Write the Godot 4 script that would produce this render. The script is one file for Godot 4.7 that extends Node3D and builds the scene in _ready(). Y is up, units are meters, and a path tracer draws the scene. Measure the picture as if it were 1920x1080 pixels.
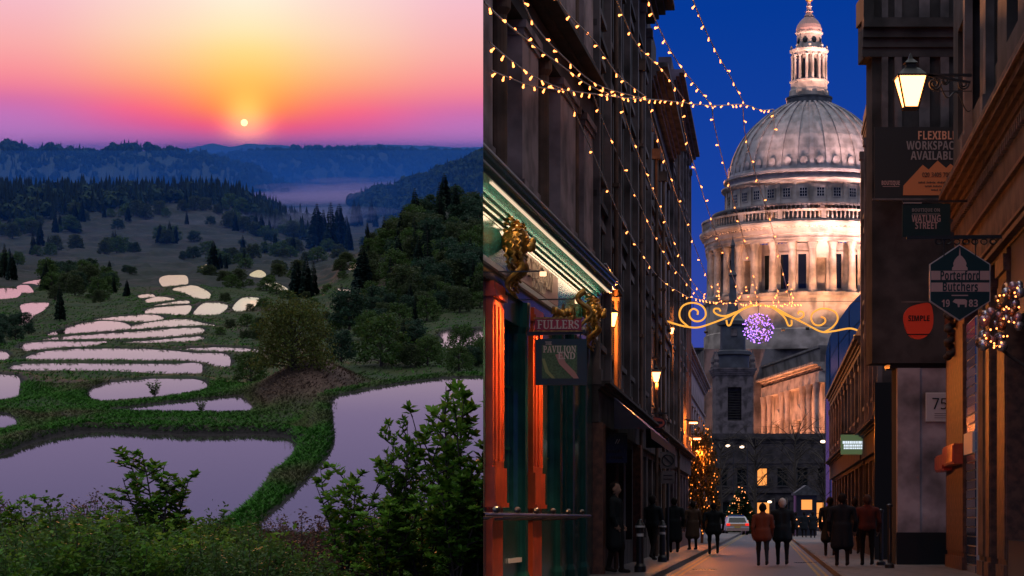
extends Node3D
# Two places meet at the end of a street: a city street at blue hour running towards a domed cathedral,
# and, past the flank of its first house, a hillside of flooded rice terraces facing the sunrise.

const S := 1.75            # depth unit: one step of d is this many metres along the view
const F := 2400.0          # photo pixels (1920 wide) per unit of x / d
const FR := F * S          # focal length in photo pixels
const YH := 975.0          # the photo row of the street's horizon
const EYE := Vector3(0, 1.2, 0)
const TILT := 0.16284      # the terraced hillside climbs away from the street at this angle (9.3 degrees)

var rng := RandomNumberGenerator.new()
var M := {}
var taken := {}
var clip_on := false
var pub_o := Vector3.ZERO
var pub_n := Vector3.RIGHT

# ------------------------------------------------------------------ mesh builder
class B:
	var v := PackedVector3Array()
	var n := PackedVector3Array()
	var c := PackedColorArray()
	var col := Color(1, 1, 1)
	var T := Transform3D.IDENTITY
	func t3(a: Vector3, b: Vector3, d: Vector3, na: Vector3, nb: Vector3, nd: Vector3) -> void:
		if (b - a).cross(d - a).dot(na + nb + nd) > 0.0:
			v.append(a); v.append(d); v.append(b)
			n.append(na); n.append(nd); n.append(nb)
		else:
			v.append(a); v.append(b); v.append(d)
			n.append(na); n.append(nb); n.append(nd)
		c.append(col); c.append(col); c.append(col)
	func tri(a: Vector3, b: Vector3, d: Vector3, out: Vector3) -> void:
		var g := (b - a).cross(d - a).normalized()
		if g.dot(out) < 0.0:
			g = -g
		t3(a, b, d, g, g, g)
	func quad(a: Vector3, b: Vector3, d: Vector3, e: Vector3, out: Vector3) -> void:
		tri(a, b, d, out)
		tri(a, d, e, out)
	func leaf(a: Vector3, b: Vector3, d: Vector3, e: Vector3) -> void:
		var g := (d - a).cross(e - b).normalized()
		if g.y < 0.0:
			g = -g
		t3(a, b, d, g, g, g)
		t3(a, d, e, g, g, g)
	func box(x0: float, y0: float, z0: float, x1: float, y1: float, z1: float) -> void:
		obox(Transform3D(Basis.IDENTITY, Vector3((x0 + x1) / 2, (y0 + y1) / 2, (z0 + z1) / 2)), Vector3(absf(x1 - x0), absf(y1 - y0), absf(z1 - z0)))
	func obox(t: Transform3D, s: Vector3) -> void:
		t = T * t
		var h := s / 2
		for k in 3:
			for sg in [-1.0, 1.0]:
				var a := Vector3.ZERO
				var p := Vector3.ZERO
				var q := Vector3.ZERO
				a[k] = sg
				p[(k + 1) % 3] = 1.0
				q[(k + 2) % 3] = 1.0
				var o := t.basis * (a * h)
				var pp := t.basis * (p * h)
				var qq := t.basis * (q * h)
				var m := t.origin + o
				quad(m - pp - qq, m + pp - qq, m + pp + qq, m - pp + qq, o)
	func bar(a: Vector3, b: Vector3, w: float, h: float, up := Vector3.UP) -> void:
		var z := (b - a).normalized()
		var x := up.cross(z)
		if x.length() < 0.01:
			x = Vector3.RIGHT.cross(z)
		x = x.normalized()
		obox(Transform3D(Basis(x, z.cross(x), z), (a + b) / 2), Vector3(w, h, (b - a).length()))
	func cyl(a: Vector3, b: Vector3, r0: float, r1: float, seg := 8, caps := true) -> void:
		a = T * a
		b = T * b
		var z := (b - a).normalized()
		var x := (Vector3.UP if absf(z.y) < 0.95 else Vector3.RIGHT).cross(z).normalized()
		var y := z.cross(x)
		for i in seg:
			var p := TAU * i / seg
			var q := TAU * (i + 1) / seg
			var d0 := x * cos(p) + y * sin(p)
			var d1 := x * cos(q) + y * sin(q)
			t3(a + d0 * r0, a + d1 * r0, b + d1 * r1, d0, d1, d1)
			if r1 > 0.0001:
				t3(a + d0 * r0, b + d1 * r1, b + d0 * r1, d0, d1, d0)
			if caps:
				if r1 > 0.0001:
					tri(b, b + d0 * r1, b + d1 * r1, z)
				if r0 > 0.0001:
					tri(a, a + d0 * r0, a + d1 * r0, -z)
	func lathe(pts: Array, seg := 24, smooth := true) -> void:
		# pts: [radius, height] pairs from bottom to top, about the y axis of T
		for k in pts.size() - 1:
			var p := Vector2(pts[k][0], pts[k][1])
			var q := Vector2(pts[k + 1][0], pts[k + 1][1])
			var d := q - p
			if d.length() < 0.0001:
				continue
			var nn := Vector2(d.y, -d.x).normalized()
			for i in seg:
				var a0 := TAU * i / seg
				var a1 := TAU * (i + 1) / seg
				var am := (a0 + a1) / 2
				var w := [Vector3(cos(a0), 0, sin(a0)), Vector3(cos(a1), 0, sin(a1)), Vector3(cos(am), 0, sin(am))]
				var n0: Vector3 = (w[0] if smooth else w[2]) * nn.x + Vector3.UP * nn.y
				var n1: Vector3 = (w[1] if smooth else w[2]) * nn.x + Vector3.UP * nn.y
				n0 = (T.basis * n0).normalized()
				n1 = (T.basis * n1).normalized()
				var a: Vector3 = T * (w[0] * p.x + Vector3.UP * p.y)
				var b: Vector3 = T * (w[1] * p.x + Vector3.UP * p.y)
				var e: Vector3 = T * (w[1] * q.x + Vector3.UP * q.y)
				var f: Vector3 = T * (w[0] * q.x + Vector3.UP * q.y)
				if p.x > 0.0001:
					t3(a, b, e, n0, n1, n1)
				if q.x > 0.0001:
					t3(a, e, f, n0, n1, n0)
	func ball(at: Vector3, r: Vector3, seg := 10, rings := 6, lump := 0.0, rg: RandomNumberGenerator = null) -> void:
		var grid := []
		for i in rings + 1:
			var row := []
			for j in seg:
				var th := PI * i / rings
				var ph := TAU * j / seg
				var d := Vector3(sin(th) * cos(ph), cos(th), sin(th) * sin(ph))
				var k := 1.0
				if rg and i > 0 and i < rings:
					k = 1.0 + rg.randf_range(-lump, lump)
				row.append(d * k)
			grid.append(row)
		for i in rings:
			for j in seg:
				var q := [grid[i][j], grid[i][(j + 1) % seg], grid[i + 1][(j + 1) % seg], grid[i + 1][j]]
				var p := []
				var m := []
				for d in q:
					p.append(T * (at + d * r))
					m.append((T.basis * (d / r)).normalized())
				if i > 0:
					t3(p[0], p[1], p[2], m[0], m[1], m[2])
				if i < rings - 1:
					t3(p[0], p[2], p[3], m[0], m[2], m[3])
	func tube(pts: PackedVector3Array, r: float, seg := 6, r_end := -1.0) -> void:
		var last := pts.size() - 1
		var rows := []
		var px := Vector3.ZERO
		for i in last + 1:
			var z := (pts[mini(i + 1, last)] - pts[maxi(i - 1, 0)]).normalized()
			var x := px - z * px.dot(z)
			if x.length() < 0.01:
				x = (Vector3.UP if absf(z.y) < 0.9 else Vector3.RIGHT).cross(z)
			x = x.normalized()
			px = x
			var y := z.cross(x)
			var rr := r if r_end < 0 else lerpf(r, r_end, float(i) / last)
			var row := []
			for j in seg:
				var d := x * cos(TAU * j / seg) + y * sin(TAU * j / seg)
				row.append([T * (pts[i] + d * rr), (T.basis * d).normalized()])
			rows.append(row)
		for i in last:
			for j in seg:
				var a: Array = rows[i][j]
				var b: Array = rows[i][(j + 1) % seg]
				var d: Array = rows[i + 1][(j + 1) % seg]
				var e: Array = rows[i + 1][j]
				t3(a[0], b[0], d[0], a[1], b[1], d[1])
				t3(a[0], d[0], e[0], a[1], d[1], e[1])
	func prism(poly: PackedVector2Array, t: Transform3D, depth: float) -> void:
		# a polygon in t's xy plane, extruded along t's z
		t = T * t
		var idx := Geometry2D.triangulate_polygon(poly)
		var z := t.basis.z
		var m := Vector2.ZERO
		for p in poly:
			m += p / poly.size()
		for k in range(0, idx.size(), 3):
			for s in [0.0, depth]:
				tri(t * Vector3(poly[idx[k]].x, poly[idx[k]].y, s), t * Vector3(poly[idx[k + 1]].x, poly[idx[k + 1]].y, s), t * Vector3(poly[idx[k + 2]].x, poly[idx[k + 2]].y, s), z if s > 0 else -z)
		var ccw := not Geometry2D.is_polygon_clockwise(poly)
		for k in poly.size():
			var p := poly[k]
			var q := poly[(k + 1) % poly.size()]
			var o := Vector2(q.y - p.y, p.x - q.x) * (1.0 if ccw else -1.0)
			quad(t * Vector3(p.x, p.y, 0), t * Vector3(q.x, q.y, 0), t * Vector3(q.x, q.y, depth), t * Vector3(p.x, p.y, depth), t.basis * Vector3(o.x, o.y, 0))
	func clip(o: Vector3, nn: Vector3) -> B:      # keeps what lies on the side nn points to
		var v0 := v
		var n0 := n
		v = PackedVector3Array()
		n = PackedVector3Array()
		c = PackedColorArray()
		for k in range(0, v0.size(), 3):
			var p := []
			for i in 3:
				var a := v0[k + i]
				var b := v0[k + (i + 1) % 3]
				var da := (a - o).dot(nn)
				var db := (b - o).dot(nn)
				if da >= 0.0:
					p.append(a)
				if (da >= 0.0) != (db >= 0.0):
					p.append(a.lerp(b, da / (da - db)))
			for i in range(1, p.size() - 1):
				t3(p[0], p[i], p[i + 1], n0[k], n0[k], n0[k])
		return self
	func mesh(m: Material) -> ArrayMesh:
		var a := []
		a.resize(Mesh.ARRAY_MAX)
		a[Mesh.ARRAY_VERTEX] = v
		a[Mesh.ARRAY_NORMAL] = n
		if m is StandardMaterial3D and m.vertex_color_use_as_albedo:
			a[Mesh.ARRAY_COLOR] = c
		var r := ArrayMesh.new()
		r.add_surface_from_arrays(Mesh.PRIMITIVE_TRIANGLES, a)
		r.surface_set_material(0, m)
		return r

# ------------------------------------------------------------------ nodes
func numbered(s: String) -> String:
	taken[s] = taken.get(s, 0) + 1
	return s if taken[s] == 1 else "%s_%03d" % [s, taken[s] - 1]

func meta(o: Node, label: String, category: String, group := "") -> Node:
	o.set_meta("label", label)
	o.set_meta("category", category)
	if group:
		o.set_meta("group", group)
	return o

func thing(called: String, label: String, category: String, t := Transform3D.IDENTITY, group := "") -> Node3D:
	var o := Node3D.new()
	o.name = numbered(called)
	add_child(o)
	o.transform = t
	meta(o, label, category, group)
	return o

func part(parent: Node, called: String, b, m: Material = null) -> MeshInstance3D:
	var o := MeshInstance3D.new()
	o.name = called
	if clip_on and b is B:
		b.clip(pub_o + pub_n * 0.01, pub_n)
	o.mesh = b.mesh(m) if b is B else b
	if m and not b is B:
		o.material_override = m
	parent.add_child(o, true)
	return o

func solo(called: String, b, m: Material, label: String, category: String, group := "") -> MeshInstance3D:
	var o := MeshInstance3D.new()
	o.name = numbered(called)
	o.mesh = b.mesh(m) if b is B else b
	if m and not b is B:
		o.material_override = m
	add_child(o)
	meta(o, label, category, group)
	return o

func struct(called: String, b, m: Material, kind := "structure") -> MeshInstance3D:
	var o := MeshInstance3D.new()
	o.name = numbered(called)
	o.mesh = b.mesh(m) if b is B else b
	add_child(o)
	o.set_meta("kind", kind)
	return o

func copy(o: Node3D, called: String, label: String, t: Transform3D) -> Node3D:
	var r: Node3D = o.duplicate()
	r.name = numbered(called)
	add_child(r)
	r.transform = t
	r.set_meta("label", label)
	return r

# ------------------------------------------------------------------ materials
func lin(r: float, g: float, b: float) -> Color:
	return Color(r, g, b).linear_to_srgb()

var noises := {}
func noise_tex(key: String, freq: float, lo: float, hi: float, oct := 4, cellular := false, size := 256) -> NoiseTexture2D:
	if noises.has(key):
		return noises[key]
	var f := FastNoiseLite.new()
	f.seed = key.hash() % 1000
	f.frequency = freq
	f.fractal_octaves = oct
	if cellular:
		f.noise_type = FastNoiseLite.TYPE_CELLULAR
	var t := NoiseTexture2D.new()
	t.width = size
	t.height = size
	t.seamless = true
	t.noise = f
	var g := Gradient.new()
	g.set_color(0, Color(lo, lo, lo))
	g.set_color(1, Color(hi, hi, hi))
	t.color_ramp = g
	noises[key] = t
	return t

func mat(key: String, c: Color, rough := 0.8, tex: Texture2D = null, scale := 0.5, metal := 0.0, bump := 0.0) -> StandardMaterial3D:
	if M.has(key):
		return M[key]
	var m := StandardMaterial3D.new()
	m.resource_name = key
	m.albedo_color = c
	m.roughness = rough
	m.metallic = metal
	if tex:
		m.albedo_texture = tex
		m.uv1_triplanar = true
		m.uv1_world_triplanar = true
		m.uv1_scale = Vector3.ONE * scale
		if bump > 0.0:
			m.heightmap_enabled = true
			m.heightmap_texture = tex
			m.heightmap_scale = bump
	M[key] = m
	return m

func vmat(key: String, rough := 0.85, back := 0.0) -> StandardMaterial3D:
	if M.has(key):
		return M[key]
	var m := StandardMaterial3D.new()
	m.resource_name = key
	m.vertex_color_use_as_albedo = true
	m.albedo_color = Color.WHITE
	m.roughness = rough
	m.metallic_specular = 0.3
	if back > 0.0:
		m.backlight_enabled = true
		m.backlight = Color(back, back, back)
	M[key] = m
	return m

func glow(key: String, c: Color, energy: float) -> StandardMaterial3D:
	if M.has(key):
		return M[key]
	var m := StandardMaterial3D.new()
	m.resource_name = key
	m.albedo_color = Color(0.2, 0.2, 0.2)
	m.emission_enabled = true
	m.emission = c
	m.emission_energy_multiplier = energy
	M[key] = m
	return m

# ------------------------------------------------------------------ places
func at(px: float, d: float, h: float) -> Vector3:      # a point above photo column px, d metres ahead, h metres up
	return Vector3((px - 960.0) / F * d, h, -d * S)

func hgt(py: float, d: float) -> float:                 # the height of what the photo shows in row py at d metres
	return EYE.y + (YH - py) / F * d

func pp(px: float, py: float, d: float) -> Vector3:
	return at(px, d, hgt(py, d))

func hill(x: float, y: float, d: float) -> Vector3:     # a point in the hillside's own axes
	return EYE + Vector3(x, y * cos(TILT) + d * S * sin(TILT), y * sin(TILT) - d * S * cos(TILT))

func hill_ray(px: float, py: float) -> Vector3:         # direction of a photo point in the hillside's axes (x, y, d)
	var y := (YH - py) / FR
	return Vector3((px - 960.0) / F, (y * cos(TILT) - sin(TILT)) * S, cos(TILT) + y * sin(TILT))

# ------------------------------------------------------------------ camera, sky, sun
func set_view() -> void:
	var cam := Camera3D.new()
	cam.name = "camera"
	add_child(cam)
	cam.position = EYE
	cam.set_frustum(1080.0 / FR * 0.2, Vector2(0, (YH - 540.0) / FR * 0.2), 0.2, 40000.0)
	cam.current = true
	var env := Environment.new()
	env.background_mode = Environment.BG_SKY
	env.tonemap_mode = Environment.TONE_MAPPER_LINEAR
	env.tonemap_exposure = 1.0
	env.sdfgi_enabled = true
	env.ssao_enabled = true
	env.ssil_enabled = true
	env.volumetric_fog_enabled = true
	env.volumetric_fog_density = 0.0
	var sm := PanoramaSkyMaterial.new()
	sm.panorama = ImageTexture.create_from_image(sky_image())
	var sky := Sky.new()
	sky.sky_material = sm
	env.sky = sky
	var we := WorldEnvironment.new()
	we.name = "world_environment"
	we.environment = env
	add_child(we)
	# the low sun, where it stands in the sky
	var to_sun := (pp(458, 230, 100) - EYE).normalized()
	var sun := DirectionalLight3D.new()
	sun.name = "sunlight"
	sun.light_color = Color(1.0, 0.62, 0.38)
	sun.light_energy = 0.45
	sun.light_angular_distance = 0.6
	sun.shadow_enabled = true
	add_child(sun)
	sun.look_at_from_position(Vector3.ZERO, -to_sun)
	var disc := B.new()
	disc.T = Transform3D(Basis.IDENTITY, EYE + to_sun * 20000.0)
	disc.ball(Vector3.ZERO, Vector3.ONE * 30.0, 24, 14)
	struct("sun", disc, glow("sun disc", Color(1.0, 0.9, 0.62), 1.9))

func tone(r: float, g: float, b: float) -> Vector3:
	var c := Color(r / 255.0, g / 255.0, b / 255.0).srgb_to_linear()
	return Vector3(c.r, c.g, c.b)

func ramp(keys: Array, x: float) -> Vector3:
	if x <= keys[0][0]:
		return keys[0][1]
	for k in keys.size() - 1:
		if x <= keys[k + 1][0]:
			return (keys[k][1] as Vector3).lerp(keys[k + 1][1], (x - keys[k][0]) / (keys[k + 1][0] - keys[k][0]))
	return keys[-1][1]

func sky_image() -> Image:
	var w := 2048
	var h := 1024
	var im := Image.create(w, h, false, Image.FORMAT_RGBF)
	# elevation in degrees -> colour: towards the sun, to its sides, and the blue dusk everywhere else
	var high := [[24.0, tone(222, 192, 206)], [26.5, tone(158, 138, 182)], [30.0, tone(136, 124, 174)], [38.0, tone(176, 170, 206)], [52.0, tone(228, 228, 238)], [90.0, tone(253, 253, 254)]]
	var sun_side := [[0.0, tone(170, 100, 170)], [16.48, tone(205, 100, 155)], [16.95, tone(255, 84, 116)], [17.57, tone(255, 138, 70)], [18.11, tone(255, 168, 74)], [18.97, tone(255, 198, 100)], [20.04, tone(255, 222, 142)], [20.87, tone(255, 234, 184)], [22.11, tone(255, 241, 218)]] + high
	var mid_side := [[0.0, tone(160, 98, 168)], [16.48, tone(192, 106, 176)], [17.02, tone(226, 94, 150)], [17.57, tone(254, 100, 130)], [18.11, tone(255, 128, 122)], [18.76, tone(255, 164, 126)], [19.61, tone(255, 194, 150)], [20.66, tone(255, 214, 184)], [22.11, tone(255, 220, 210)]] + high
	var wide_side := [[0.0, tone(150, 95, 165)], [16.48, tone(184, 120, 192)], [17.24, tone(194, 116, 186)], [17.79, tone(210, 112, 170)], [18.33, tone(240, 128, 156)], [18.97, tone(250, 148, 156)], [20.04, tone(250, 172, 172)], [21.08, tone(247, 182, 190)], [22.11, tone(246, 190, 205)]] + high
	var blue := [[0.0, tone(60, 66, 150)], [8.0, tone(56, 70, 160)], [14.0, tone(24, 64, 158)], [22.0, tone(4, 56, 150)], [26.0, tone(40, 80, 158)], [34.0, tone(130, 148, 194)], [46.0, tone(214, 218, 232)], [90.0, tone(253, 253, 254)]]
	var az_sun := rad_to_deg(atan2(458.0 - 960.0, F))
	# per column: how much of the sun's glow, and how far into the blue dusk
	var near_k := PackedFloat32Array()
	var high_k := PackedFloat32Array()
	var dusk := PackedFloat32Array()
	var halo := PackedFloat32Array()
	var el_sun := rad_to_deg(atan2(YH - 230.0, F))
	for i in w:
		var az := wrapf(360.0 * (i + 0.5) / w, -180.0, 180.0)
		az = clampf(az * S, -180.0, 180.0)
		var d := absf(az - az_sun)
		halo.append(d)
		near_k.append(exp(-pow(d / 2.9, 2.0)))
		high_k.append(exp(-pow(d / 7.4, 4.0)))
		var b := smoothstep(-0.6, 5.0, az) if az > az_sun else smoothstep(28.0, 75.0, d)
		dusk.append(1.0 if absf(az) > 120.0 else b)
	im.fill(Color(0.06, 0.06, 0.08))
	for j in h / 2:
		var el := 90.0 - 180.0 * (j + 0.5) / h
		el = rad_to_deg(atan(tan(deg_to_rad(el)) * S))
		var s := ramp(sun_side, el)
		var g := ramp(wide_side, el)
		var u := ramp(blue, el)
		var md := ramp(mid_side, el)
		for i in w:
			var c := g.lerp(md, high_k[i]).lerp(s, near_k[i]).lerp(u, dusk[i])
			if halo[i] < 6.0 and absf(el - el_sun) < 4.0:      # the sun's aureole
				c += Vector3(0.9, 0.42, 0.10) * exp(-(pow(halo[i], 2.0) + pow(el - el_sun, 2.0)) / 0.8)
			im.set_pixel(i, j, Color(c.x, c.y, c.z))
	return im

# ------------------------------------------------------------------ the terraced hillside
var paddies := []           # {poly (x, d), h, box}
var land_noise := FastNoiseLite.new()

func fall(d: float) -> float:        # how far the ground lies under the eye, in the hillside's axes
	var k := [[0.0, 1.35], [62.0, 19.3], [66.0, 20.2], [93.0, 20.4], [97.0, 21.5], [109.0, 22.5], [130.0, 23.6], [164.0, 25.5], [206.0, 27.5], [260.0, 29.8], [327.0, 32.5], [400.0, 35.0], [553.0, 39.0], [700.0, 41.0], [900.0, 43.5], [1400.0, 48.0]]
	for i in k.size() - 1:
		if d <= k[i + 1][0]:
			return lerpf(k[i][1], k[i + 1][1], (d - k[i][0]) / (k[i + 1][0] - k[i][0]))
	return 48.0

func bulge(x: float, d: float) -> float:       # wooded spurs that stand above the slope
	var r := x / d
	var up := 18.0 * smoothstep(-0.165, -0.045, r) * exp(-pow((d - 350.0) / 92.0, 2.0))
	up += 17.0 * (1.0 - smoothstep(-0.235, -0.15, r)) * exp(-pow((d - 690.0) / 130.0, 2.0))
	up += 3.4 * exp(-pow((x + 19.5 + 0.0) / 4.6, 2.0)) * exp(-pow((d - 124.0) / 8.0, 2.0))      # the bare mound beyond the second pond
	return up

func on_ray(px: float, py: float) -> Vector2:  # where a photo point meets the slope, as (x, d)
	var r := hill_ray(px, py)
	var t0 := 8.0
	var step := 1.02
	var t := t0
	while t < 1500.0:
		var q := r * t
		if q.y < -fall(q.z) + bulge(q.x, q.z):
			break
		t0 = t
		t *= step
	for i in 12:
		var m := (t0 + t) / 2
		var q := r * m
		if q.y < -fall(q.z) + bulge(q.x, q.z):
			t = m
		else:
			t0 = m
	return Vector2(r.x * t, r.z * t)

func smooth_loop(pts: Array, per := 4) -> Array:
	var out := []
	var n := pts.size()
	for i in n:
		for k in per:
			out.append((pts[i] as Vector2).cubic_interpolate(pts[(i + 1) % n], pts[(i + n - 1) % n], pts[(i + 2) % n], float(k) / per))
	return out

func lay_paddies() -> void:
	var list := [
		[[-90, 880], [0, 856], [45, 838], [90, 822], [170, 808], [300, 813], [400, 815], [480, 814], [535, 820], [549, 842], [530, 866], [506, 884], [490, 908], [468, 932], [438, 958], [390, 985], [300, 1004], [150, 1006], [0, 1000], [-90, 1000]],
		[[632, 746], [700, 729], [780, 716], [850, 709], [930, 712], [960, 760], [950, 860], [900, 940], [800, 985], [640, 1000], [540, 1000], [490, 990], [540, 942], [582, 900], [614, 864], [631, 830], [628, 785]],
		[[169, 740], [182, 725], [220, 716], [300, 710], [360, 711], [384, 719], [379, 731], [330, 741], [250, 750], [190, 752]],
		[[215, 769], [300, 757], [390, 748], [440, 743], [456, 749], [471, 766], [450, 773], [380, 773], [300, 772]],
		[[-60, 705], [15, 703], [34, 710], [33, 733], [22, 748], [-60, 752]],
		[[-60, 778], [8, 777], [28, 792], [14, 802], [-60, 812]],
		[[50, 673], [80, 660], [130, 655], [220, 653], [300, 656], [365, 662], [424, 665], [427, 690], [404, 689], [368, 679], [250, 677], [120, 676]],
		[[20, 690], [50, 682], [150, 681], [300, 682], [368, 681], [377, 691], [368, 701], [300, 700], [220, 696], [130, 694], [50, 694]],
		[[66, 640], [120, 631], [250, 622], [368, 614], [373, 626], [300, 633], [200, 637], [100, 641]],
		[[90, 628], [140, 611], [165, 604], [205, 602], [236, 607], [237, 618], [150, 626]],
		[[245, 621], [246, 611], [300, 602], [345, 598], [372, 604], [402, 611], [350, 613], [290, 618]],
		[[178, 600], [215, 594], [285, 590], [306, 599], [270, 606], [225, 605]],
		[[37, 650], [60, 642], [150, 640], [200, 641], [165, 650], [110, 655], [60, 660]],
		[[213, 643], [300, 637], [371, 631], [372, 638], [300, 643]],
		[[330, 656], [400, 651], [468, 654], [482, 660], [420, 661]],
		[[299, 526], [310, 517], [346, 516], [352, 530], [344, 534], [313, 541]],
		[[323, 542], [358, 535], [379, 541], [394, 552], [387, 563], [374, 564], [352, 551]],
		[[363, 589], [380, 570], [396, 567], [421, 569], [425, 577], [410, 589], [388, 592]],
		[[437, 577], [450, 562], [462, 557], [484, 559], [479, 571], [465, 584], [448, 586]],
		[[274, 583], [290, 577], [350, 572], [357, 579], [345, 591], [300, 593], [277, 591]],
		[[279, 575], [345, 563], [350, 571], [300, 575]], [[273, 563], [300, 556], [327, 562], [285, 568]], [[260, 554], [282, 551], [290, 558], [268, 560]],
		[[-40, 546], [10, 540], [39, 546], [22, 561], [-40, 560]], [[32, 538], [50, 534], [62, 548], [44, 552]],
		[[41, 571], [88, 567], [83, 580], [61, 593], [50, 609], [27, 609], [44, 592]], [[43, 531], [76, 524], [78, 534], [48, 536]],
		[[826, 626], [845, 617], [880, 615], [940, 620], [940, 655], [870, 657], [823, 649], [834, 640]],
		[[468, 516], [485, 506], [498, 514], [490, 521]], [[518, 471], [546, 466], [548, 473], [522, 475]], [[498, 531], [516, 530], [539, 542], [528, 545], [508, 538]],
		[[650, 501], [664, 492], [670, 500], [660, 507]], [[634, 541], [658, 545], [648, 551]], [[376, 501], [392, 495], [397, 504], [380, 507]], [[-40, 660], [5, 659], [13, 673], [-40, 677]]]
	for pts in list:
		var mid := Vector2.ZERO
		for p in pts:
			mid += Vector2(p[0], p[1]) / pts.size()
		var c := on_ray(mid.x, mid.y)
		var h := fall(c.y) - bulge(c.x, c.y)
		var poly := []
		for p in pts:
			var r := hill_ray(p[0], p[1])
			var t := h / -r.y
			poly.append(Vector2(r.x * t, r.z * t))
		poly = smooth_loop(poly)
		var box := Rect2(poly[0], Vector2.ZERO)
		for p in poly:
			box = box.expand(p)
		paddies.append({"poly": PackedVector2Array(poly), "h": h, "box": box.grow(4.5), "d": c.y})

func edge_distance(p: Vector2, poly: PackedVector2Array) -> float:    # negative inside
	var best := 1e9
	var n := poly.size()
	for i in n:
		var q := Geometry2D.get_closest_point_to_segment(p, poly[i], poly[(i + 1) % n])
		best = minf(best, p.distance_squared_to(q))
	best = sqrt(best)
	return -best if Geometry2D.is_point_in_polygon(p, poly) else best

var near_water := 99.0
func ground(x: float, d: float) -> float:      # height of the ground in the hillside's axes; sets near_water
	var y := -fall(d) + bulge(x, d)
	near_water = 99.0
	if d > 60.0:
		y += land_noise.get_noise_2d(x * 1.3, d * 1.3) * lerpf(0.2, 1.2, clampf((d - 90.0) / 250.0, 0, 1))
		if d > 300.0:
			var s := y / 1.7 + land_noise.get_noise_2d(x * 0.25 + 900.0, d * 0.25) * 2.0
			var fl := floorf(s)
			var st := (fl + smoothstep(0.55, 1.0, s - fl)) * 1.7 - (s * 1.7 - y)
			y = lerpf(y, st, clampf((d - 300.0) / 60.0, 0, 1))
	else:
		y += land_noise.get_noise_2d(x * 3.0, d * 3.0) * 0.12
	if d > 58.0 and d < 420.0:
		var wsum := 0.0
		var ysum := 0.0
		var k := clampf(d / 100.0, 1.0, 1.6)
		for w in paddies:
			if not w.box.has_point(Vector2(x, d)):
				continue
			var e := edge_distance(Vector2(x, d), w.poly)
			near_water = minf(near_water, e)
			if e < 0.15:
				return -w.h - 0.25 * smoothstep(0.15, -0.5, e)
			var lift: float = 0.17
			if w.d < 85.0 and w.box.get_center().x < -20.0:       # the upper bank of the widest pond is a tall cut face
				lift = 0.17 + 0.3 * smoothstep(84.0, 90.0, d) * smoothstep(4.0, 1.5, e)
			var bank: float = -w.h + lift * smoothstep(0.1, 0.75, e) * (1.0 + 0.25 * land_noise.get_noise_2d(x * 9.0, d * 9.0))
			var wt := 1.0 - smoothstep(1.0 * k, 3.4 * k, e)
			wt = wt / (0.15 + e * e)
			wsum += wt
			ysum += wt * bank
		if wsum > 0.0:
			y = lerpf(y, ysum / wsum, clampf(wsum * 3.0, 0, 1))
	return y

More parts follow.
